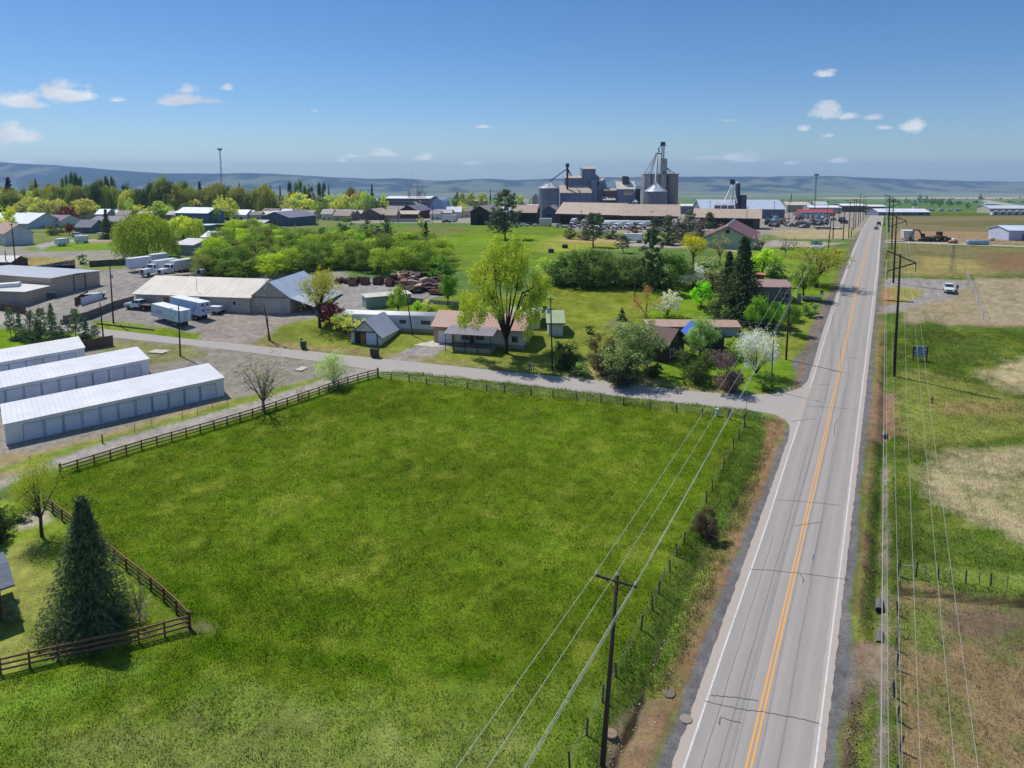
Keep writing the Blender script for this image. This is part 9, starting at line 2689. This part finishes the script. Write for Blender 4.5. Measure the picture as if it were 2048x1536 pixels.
def rubble(name, label, spots, n, smin, smax, cols, cat='stones'):
 vs, fs, cs = [], [], []
 base = [(1, 0, 0), (-1, 0, 0), (0, 1, 0), (0, -1, 0), (0, 0, 1), (0, 0, -1)]
 tri = [(0, 2, 4), (2, 1, 4), (1, 3, 4), (3, 0, 4), (2, 0, 5), (1, 2, 5), (3, 1, 5), (0, 3, 5)]
 for i in range(n):
  P = spots[int(RNG.integers(0, len(spots)))]
  t = RNG.random() * (len(P) - 1)
  k_ = min(int(t), len(P) - 2)
  p = P[k_] + (P[k_ + 1] - P[k_]) * (t - k_) + RNG.normal(size=2) * (.45 if cat == 'stones' else .9)
  z = float(gz(p[1])) + float(relief(np.array([p[0]]), np.array([p[1]]))[0])
  s = RNG.uniform(smin, smax)
  R_ = RNG.uniform(.6, 1.3, 3) * s
  a = RNG.uniform(0, 6.28)
  k0 = len(vs)
  for v in base:
   x, y, zz = v[0] * R_[0] + RNG.normal() * s * .15, v[1] * R_[1] + RNG.normal() * s * .15, v[2] * R_[2] * .7
   vs.append((p[0] + x * cos(a) - y * sin(a), p[1] + x * sin(a) + y * cos(a), z + zz + s * .2))
   cs.append(cols[i % len(cols)])
  fs += [tuple(k0 + j for j in f) for f in tri]
 m, q, b = principled('stone')
 at = q.n('ShaderNodeAttribute', attribute_name='gcol')
 q.l(at.outputs['Color'], b.inputs['Base Color'])
 b.inputs['Roughness'].default_value = .9
 o = mesh_np(name, np.array(vs), np.array(fs).ravel(), np.full(len(fs), 3), m, cols=np.array(cs))
 return tag(o, label, cat, None, 'stuff')
rubble('ditch_stones', 'stones scattered along the bottom of the east ditch', [DITCH[1], DITCH[2]], 700, .03, .10, [lin(126, 118, 108), lin(150, 142, 130), lin(92, 86, 80)])
rubble('ditch_stones', 'stones and litter in the roadside ditch by the pasture', [DITCH[0]], 300, .03, .11, [lin(150, 142, 128), lin(196, 190, 176), lin(110, 100, 88)])
rubble('gravel_spill', 'loose broken stone at the mouth of the side road ditches', [W([(1545, 790), (1560, 785), (1585, 775)]), W([(1180, 755), (1240, 765), (1300, 774)]), W([(1212, 655), (1222, 648), (1230, 640)])], 240, .06, .22, [lin(186, 178, 166), lin(150, 140, 128)])
for p, lb, sx_ in (((311, 703), 'left of two pale concrete slabs beside the lamp pole', 1.7), ((326, 704), 'right of two pale concrete slabs beside the lamp pole', 1.5), ((603, 738), 'pale concrete slab behind the round blossom tree', 1.4)):
 X, Y, Z = G(*p)
 r = MB().box(-sx_ / 2, sx_ / 2, -1.1, 1.1, -.05, .12).build('concrete_slab', mat('concrete', lin(200, 192, 176)), None, bevel=.03)
 r.location = (X, Y, Z)
 r.rotation_euler = (0, 0, -.2)
 tag(r, lb, 'slab')
for p0, p1, lb in (((195, 648), (308, 661), 'long weathered log lying on the verge before the white trailers'),):
 A, B = np.array(G(*p0)), np.array(G(*p1))
 r = MB().path([(0, 0, .2), tuple((B - A) * .5 + (0, 0, .22)), tuple(B - A + (0, 0, .2))], [.2, .19, .16], 8).build('log', mat('wood', lin(150, 138, 112)), None)
 r.location = tuple(A)
 tag(r, lb, 'log')
for p, lb in (((1102, 505), 'left dark green box on the open green'), ((1130, 496), 'right dark green box on the open green')):
 X, Y, Z = G(*p)
 r = thing('dark_box', lb, 'utility box', (X, Y, Z))
 s = mpp(Y)
 MB().box(-5.5 * s, 5.5 * s, -.8, .8, -.1, 6.5 * s).build('cabinet', mat('plain', lin(38, 52, 44), .6), r, bevel=.05)
 MB().box(-5.7 * s, 5.7 * s, -.9, .9, 6.5 * s + .004, 6.5 * s + .12).build('lid', mat('plain', lin(52, 66, 56), .6), r)
 MB().box(-.05, .05, -.83, -.806, .2, 6 * s).build('door_seam', DARK(), r)
RUSTC = [lin(110, 78, 66), lin(84, 66, 60), lin(140, 96, 76), lin(70, 62, 60)]
def skip(label, p, wpx, hpx, c, open_=True):
 X, Y, Z = G(*p)
 s = mpp(Y)
 w_, h = wpx * s, hpx * s
 r = thing('scrap_bin', label, 'scrap bin', (X, Y, Z), random.uniform(-.3, .1), 'rusty scrap bins of the yard')
 M_ = mat('rust_x', c, .8)
 t = .08
 b = MB()
 b.box(-w_ / 2, w_ / 2, 0, t, .2, h)
 b.box(-w_ / 2, w_ / 2, 3.2 - t, 3.2, .2, h)
 b.box(-w_ / 2, -w_ / 2 + t, t, 3.2 - t, .2, h)
 b.box(w_ / 2 - t, w_ / 2, t, 3.2 - t, .2, h)
 b.box(-w_ / 2 + t, w_ / 2 - t, t, 3.2 - t, .2, .3)
 b.build('tub', M_, r)
 for x in (-w_ * .35, w_ * .35):
  MB().box(x - .1, x + .1, .1, 3.1, 0, .199).build('skid', DARK(), r)
 fb = MB()
 for i in range(14):
  x, y = RNG.uniform(-w_ * .4, w_ * .4), RNG.uniform(.4, 2.8)
  d = RNG.normal(size=3) * .5
  fb.tube((x, y, h * .7), (x + d[0], y + d[1], h * .95 + abs(d[2]) * .5), .08, n=5)
 fb.build('scrap_load', mat('rust_x', RUSTC[int(RNG.integers(0, 4))], .8), r)
for i, (x, y, wp, hp, lb) in enumerate([(673, 568, 12, 9, 'dark scrap bin right of the loose yellow-green tree'), (692, 568, 12, 9, 'reddish scrap bin left of the tallest one'), (703, 572, 14, 13, 'tallest brown scrap bin near the left of the yard'), (716, 566, 10, 9, 'low brown scrap bin behind the tallest one'), (727, 570, 14, 12, 'black scrap bin between two brown ones'), (752, 570, 15, 13, 'pinkish-brown scrap bin in the middle of the yard'), (776, 573, 13, 13, 'dark scrap bin left of the machinery heap')]):
 skip(lb, (x, y), wp, hp, RUSTC[i % 4])
SC = W([(776, 566), (800, 556), (880, 560), (900, 590), (880, 594), (815, 586), (800, 574)])
k_ = 0
while k_ < 46:
 p = SC.min(0) + RNG.random(2) * (SC.max(0) - SC.min(0))
 if poly_sd(SC, p[:1], p[1:])[0] < .3:
  continue
 k_ += 1
 z = float(gz(p[1]))
 r = thing('scrap_machine', 'rusting piece of farm machinery in the scrap heap behind the pale green trailer', 'scrap', (p[0], p[1], z), RNG.uniform(0, 6.28), 'rusting machinery in the scrap heap')
 c = RUSTC[k_ % 4] if k_ % 4 else lin(186, 160, 138)
 w_ = RNG.uniform(2.0, 4.4)
 h = RNG.uniform(.8, 2.4)
 MB().prism([(-w_ / 2, .3), (w_ / 2, .3), (w_ / 2, h), (w_ * .1, h + RNG.uniform(0, .5)), (-w_ / 2, h * .8)], 'y', -.8, .8).build('hull', mat('rust_x', c, .8), r)
 b = MB()
 for j in range(5):
  a = RNG.normal(size=3) * np.array((w_ * .5, .7, .4))
  q_ = a + RNG.normal(size=3) * np.array((1.4, .8, .6))
  b.tube((a[0], a[1], abs(a[2]) + h * .6), (q_[0], q_[1], abs(q_[2]) + h * .5), .07, n=5)
 b.build('bars', mat('rust_x', RUSTC[(k_ + 1) % 4], .8), r)
 for x in (-w_ * .35, w_ * .35):
  MB().tube((x, -.95, .4), (x, -.82, .4), .4, n=12).build('wheel', TYRE(), r)
IC = [lin(70, 64, 60), lin(90, 120, 140), lin(110, 70, 56), lin(150, 154, 158), lin(54, 52, 52), lin(84, 76, 66)]
for i in range(34):
 x, y = RNG.uniform(1535, 1612), RNG.uniform(440, 456)
 if RNG.random() < .3:
  x, y = RNG.uniform(1612, 1690), RNG.uniform(440, 455)
 X, Y, Z = G(x, y)
 r = thing('farm_implement', 'parked farm implement in the crowded yard left of the far road', 'implement', (X, Y, Z), RNG.uniform(0, 6.28), 'farm implements in the crowded yard')
 w_, h = RNG.uniform(3, 6), RNG.uniform(1.2, 3.2)
 MB().prism([(-w_ / 2, .7), (w_ / 2, .7), (w_ * .4, h), (-w_ * .2, h * 1.2), (-w_ / 2, h * .8)], 'y', -1, 1).build('hull', mat('paint', IC[i % 6], .5), r)
 b = MB()
 for j in range(6):
  a = RNG.normal(size=3) * np.array((w_ * .4, 1, .6))
  q_ = a + RNG.normal(size=3) * np.array((1.6, 1.2, 1.2))
  b.tube((a[0], a[1], abs(a[2]) + .8), (q_[0], q_[1], abs(q_[2]) + 1.2), .11, n=5)
 b.build('frame', mat('plain', IC[(i + 3) % 6], .6), r)
 wheels(r, (-w_ * .3, w_ * .3), 2.6, .7)
X, Y, Z = G(1625, 438)
s = mpp(Y)
sb = thing('substation', 'grey steel substation frame behind the implement yard', 'substation', (X, Y, Z))
b = MB()
for i in range(9):
 x = (-36 + i * 9) * s
 for y in (-3, 4):
  b.tube((x, y, -1), (x, y, 13 * s), .16, n=5)
for y in (-3, 4):
 b.tube((-36 * s, y, 13 * s), (36 * s, y, 13 * s), .2, n=5)
 b.tube((-36 * s, y, 9 * s), (36 * s, y, 9 * s), .12, n=5)
b.build('gantry', mat('plain', lin(170, 182, 190), .5), sb)
for i in range(7):
 x = (-30 + i * 10) * s
 o = MB().box(x - 1.3, x + 1.3, -1.2, 1.2, -1, 3.2).build('transformer', mat('plain', lin(140, 150, 160), .5), sb, bevel=.1)
 for k_ in (-.7, 0, .7):
  MB().tube((x + k_, 0, 3.2), (x + k_, 0, 4.5), .14, .07, 7).build('bushing', mat('plain', lin(110, 90, 80), .4), o)
MB().box(4 * s, 9 * s, -6, -4, -1, 4.6).build('control_house', mat('ribs_x', lin(120, 150, 170)), sb)
X, Y, Z = G(1551, 445)
r = thing('blue_hopper', 'light blue hopper with auger in the implement yard', 'hopper', (X, Y, Z))
s = mpp(Y)
MB().prism([(-1 * s, 2 * s), (1 * s, 2 * s), (4 * s, 5 * s), (4 * s, 13 * s), (-4 * s, 13 * s), (-4 * s, 5 * s)], 'y', -1.6, 1.6).build('bin', mat('plain', lin(130, 190, 206), .5), r)
MB().tube((0, 0, 3 * s), (-8 * s, 0, 18 * s), .25, n=6).build('auger', STEEL(), r)
for x in (-3 * s, 3 * s):
 MB().tube((x, 0, -.5), (x, 0, 5.5 * s), .12, n=5).build('leg', STEEL(), r)
for i, (x0, x1, c, lb) in enumerate(((1632, 1662, lin(96, 106, 92), 'long dark green container at the edge of the implement yard'), (1665, 1686, lin(96, 98, 92), 'low flat trailer right of the dark green container'))):
 trailer('container', lb, (x0, 459), (x1, 459), 453 if i == 0 else 455.5, c, clear=.5, wheels_at=(.2, .8), doors=None)
for i in range(16):
 x = 1984 + i * 4.6
 X, Y, Z = G(x, 430)
 s = mpp(Y)
 o = MB().box(-2 * s, 2 * s, -2, 2, -.5, (6 + 3 * (i % 3) * .5) * s).build('goods_stack', mat('plain', [lin(206, 212, 226), lin(150, 110, 84), lin(190, 196, 214)][i % 3]), None, bevel=.2)
 o.location = (X, Y, Z)
 tag(o, 'wrapped stack of goods before the long pale building at the far right', 'goods', 'wrapped goods before the long pale building')
for i, (x, y, w_, c, lb) in enumerate([(1827, 421, 8, lin(196, 176, 160), 'left rounded silage heap by the far right grove'), (1836, 421, 7, lin(150, 120, 104), 'right rounded silage heap by the far right grove')]):
 X, Y, Z = G(x, y)
 s = mpp(Y)
 o = MB().lathe([(w_ * s * .62, -1), (w_ * s * .55, 3 * s), (w_ * s * .36, 6 * s), (.1, 7.5 * s)], 16).build('heap', mat('plain', c), None, True)
 o.location = (X, Y, Z)
 tag(o, lb, 'heap')
for i in range(9):
 x = 1848 + i * 9 + (i % 2) * 3
 X, Y, Z = G(x, 422.5)
 o = MB().box(-2, 2, -1.2, 1.2, .5, 3.2).build('parked_vehicle', mat('paint', [lin(220, 222, 226), lin(150, 160, 190), lin(206, 190, 178)][i % 3]), None, bevel=.3)
 wheels(o, (-1.3, 1.3), 2.2, .6)
 o.location = (X, Y, Z)
 tag(o, 'small parked vehicle in the line under the far right grove', 'vehicle', 'parked vehicles under the far right grove')
X, Y, Z = G(1906, 487)
r = thing('sprayer', 'small white and orange machine beside the farm track', 'machine', (X, Y, Z))
MB().box(-1.3, 1.3, -.7, .7, .5, 1.2).build('body', mat('paint', lin(206, 140, 120)), r, bevel=.1)
MB().box(-.2, 1.2, -.6, .6, 1.21, 1.9).build('tank', mat('plain', lin(226, 222, 216)), r, bevel=.1)
wheels(r, (-.9, .9), 1.5, .45)
for i, (x, y, c, lb) in enumerate([(92, 604, lin(60, 84, 92), 'dark boat-shaped load on a trailer before the tan metal shed'), (190, 606, lin(40, 70, 60), 'dark green skip at the right end of the tan metal shed')]):
 X, Y, Z = G(x, y - 8)
 r = thing('yard_skip', lb, 'skip', (X, Y, Z), .5)
 MB().prism([(-1.8, .3), (1.8, .3), (2.2, 1.3), (-2.2, 1.3)], 'y', -1, 1).build('tub', mat('plain', c, .6), r)
 MB().box(-2.1, 2.1, -.95, .95, 1.304, 1.4).build('cover', mat('plain', lin(190, 206, 204)), r)
 wheels(r, (-.9, .9), 2.1, .3)
pf = panel_fence('sign_hoarding', 'white lettered hoarding on the yard fence before the tan metal shed', [(163, 611), (206, 598)], 1.7, lin(206, 208, 218), 'plain', gap=3)
panel_fence('board_fence', 'dark red board panel left of the white hoarding', [(151, 612), (163, 604), (176, 597)], 1.8, lin(92, 50, 44), gap=3)
for i in range(3):
 X, Y, Z = G(122 + i * 9, 541)
 o = MB().lathe([(.45, 0), (.8, .05), (.8, .3), (.45, .35), (.4, .2), (.45, 0)], 16).lathe([(.45, .36), (.78, .4), (.78, .66), (.45, .7), (.4, .5), (.45, .36)], 16).lathe([(.45, .72), (.8, .76), (.8, 1.02), (.45, 1.06), (.4, .9), (.45, .72)], 16).build('tyre_stack', TYRE(), None)
 o.location = (X, Y, Z)
 o.scale = (1.6,) * 3
 tag(o, 'stack of old tyres against the corrugated fence of the yard', 'tyres', 'stacks of old tyres')
for i, (x, y, lb) in enumerate([(360, 556, 'left flatbed trailer with pale deck on the yard'), (384, 553, 'flatbed trailer with tan deck left of the open white trailer'), (420, 552, 'flatbed trailer with tan deck right of the open white trailer')]):
 X, Y, Z = G(x, y)
 r = thing('flatbed_trailer', lb, 'trailer', (X, Y, Z), .5)
 MB().box(-4, 4, -1.1, 1.1, .75, .95).build('deck', mat('wood', lin(176, 160, 138)), r)
 MB().tube((-5.2, 0, .7), (-4, .6, .8), .08, n=5).tube((-5.2, 0, .7), (-4, -.6, .8), .08, n=5).build('drawbar', DARK(), r)
 wheels(r, (1.0, 1.9), 2.3, .4)
h = h1
MB_ = thing('picnic_table', 'white-roofed picnic table by the blue spruce', 'table', G(206, 478))
for z, w_ in ((2.4, 1.9), (.75, .9)):
 MB().box(-w_, w_, -w_ * .6, w_ * .6, z, z + .1).build('canopy' if z > 1 else 'tabletop', mat('plain', lin(206, 202, 194)), MB_)
for x in (-1.5, 1.5):
 MB().box(x - .06, x + .06, -.06, .06, -.1, 2.39).build('post', POSTM, MB_)
# the person by the white pickup
def person(label, p, heading, shirt, trousers, skin=lin(190, 140, 112)):
 X, Y, Z = G(*p)
 r = thing('person', label, 'person', (X, Y, Z), heading)
 vs = [(0, 0, .95), (0, 0, 1.18), (0, 0, 1.4), (0, 0.01, 1.5), (0, .03, 1.58), (0, .02, 1.7),
   (-.19, 0, 1.42), (-.25, .02, 1.15), (-.24, .14, .92), (.19, 0, 1.42), (.26, 0, 1.15), (.27, .08, .9),
   (-.1, 0, .9), (-.11, .03, .5), (-.11, 0, .08), (-.11, .14, .05), (.1, 0, .9), (.12, .02, .5), (.13, -.03, .08), (.13, .11, .05)]
 es = [(0, 1), (1, 2), (2, 3), (3, 4), (4, 5), (2, 6), (6, 7), (7, 8), (2, 9), (9, 10), (10, 11), (0, 12), (12, 13), (13, 14), (14, 15), (0, 16), (16, 17), (17, 18), (18, 19)]
 rad = [.15, .14, .16, .06, .09, .1, .075, .055, .045, .075, .055, .045, .095, .07, .05, .045, .095, .07, .05, .045]
 me = bpy.data.meshes.new('body')
 me.from_pydata(vs, es, [])
 o = bpy.data.objects.new('body', me)
 COL.objects.link(o)
 md = o.modifiers.new('skin', 'SKIN')
 for i, x in enumerate(rad):
  me.skin_vertices[0].data[i].radius = (x, x)
 me.skin_vertices[0].data[0].use_root = True
 sd_ = o.modifiers.new('sub', 'SUBSURF')
 sd_.levels = sd_.render_levels = 2
 dg = bpy.context.evaluated_depsgraph_get()
 m2 = bpy.data.meshes.new_from_object(o.evaluated_get(dg))
 bpy.data.objects.remove(o)
 m2.materials.clear()
 for c in (shirt, trousers, skin, (.03, .025, .02)):
  m2.materials.append(mat('plain', c, .8))
 for f in m2.polygons:
  z, x = f.center.z, abs(f.center.x)
  f.material_index = 2 if z > 1.5 or (x > .2 and z < 1.12) else 1 if z < .98 else 0
  if z < .1:
   f.material_index = 3
  f.use_smooth = True
 o = bpy.data.objects.new('body', m2)
 COL.objects.link(o)
 o.parent = r
 hb = MB().lathe([(.02, 1.83), (.09, 1.8), (.115, 1.73), (.11, 1.66), (.09, 1.62)], 12)
 hb.build('hair', mat('plain', lin(60, 44, 34)), r, True)
 return r
person('person in dark clothes standing by the open door of the white pickup', (1914.5, 583), 2.6, lin(66, 66, 76), lin(44, 46, 56))
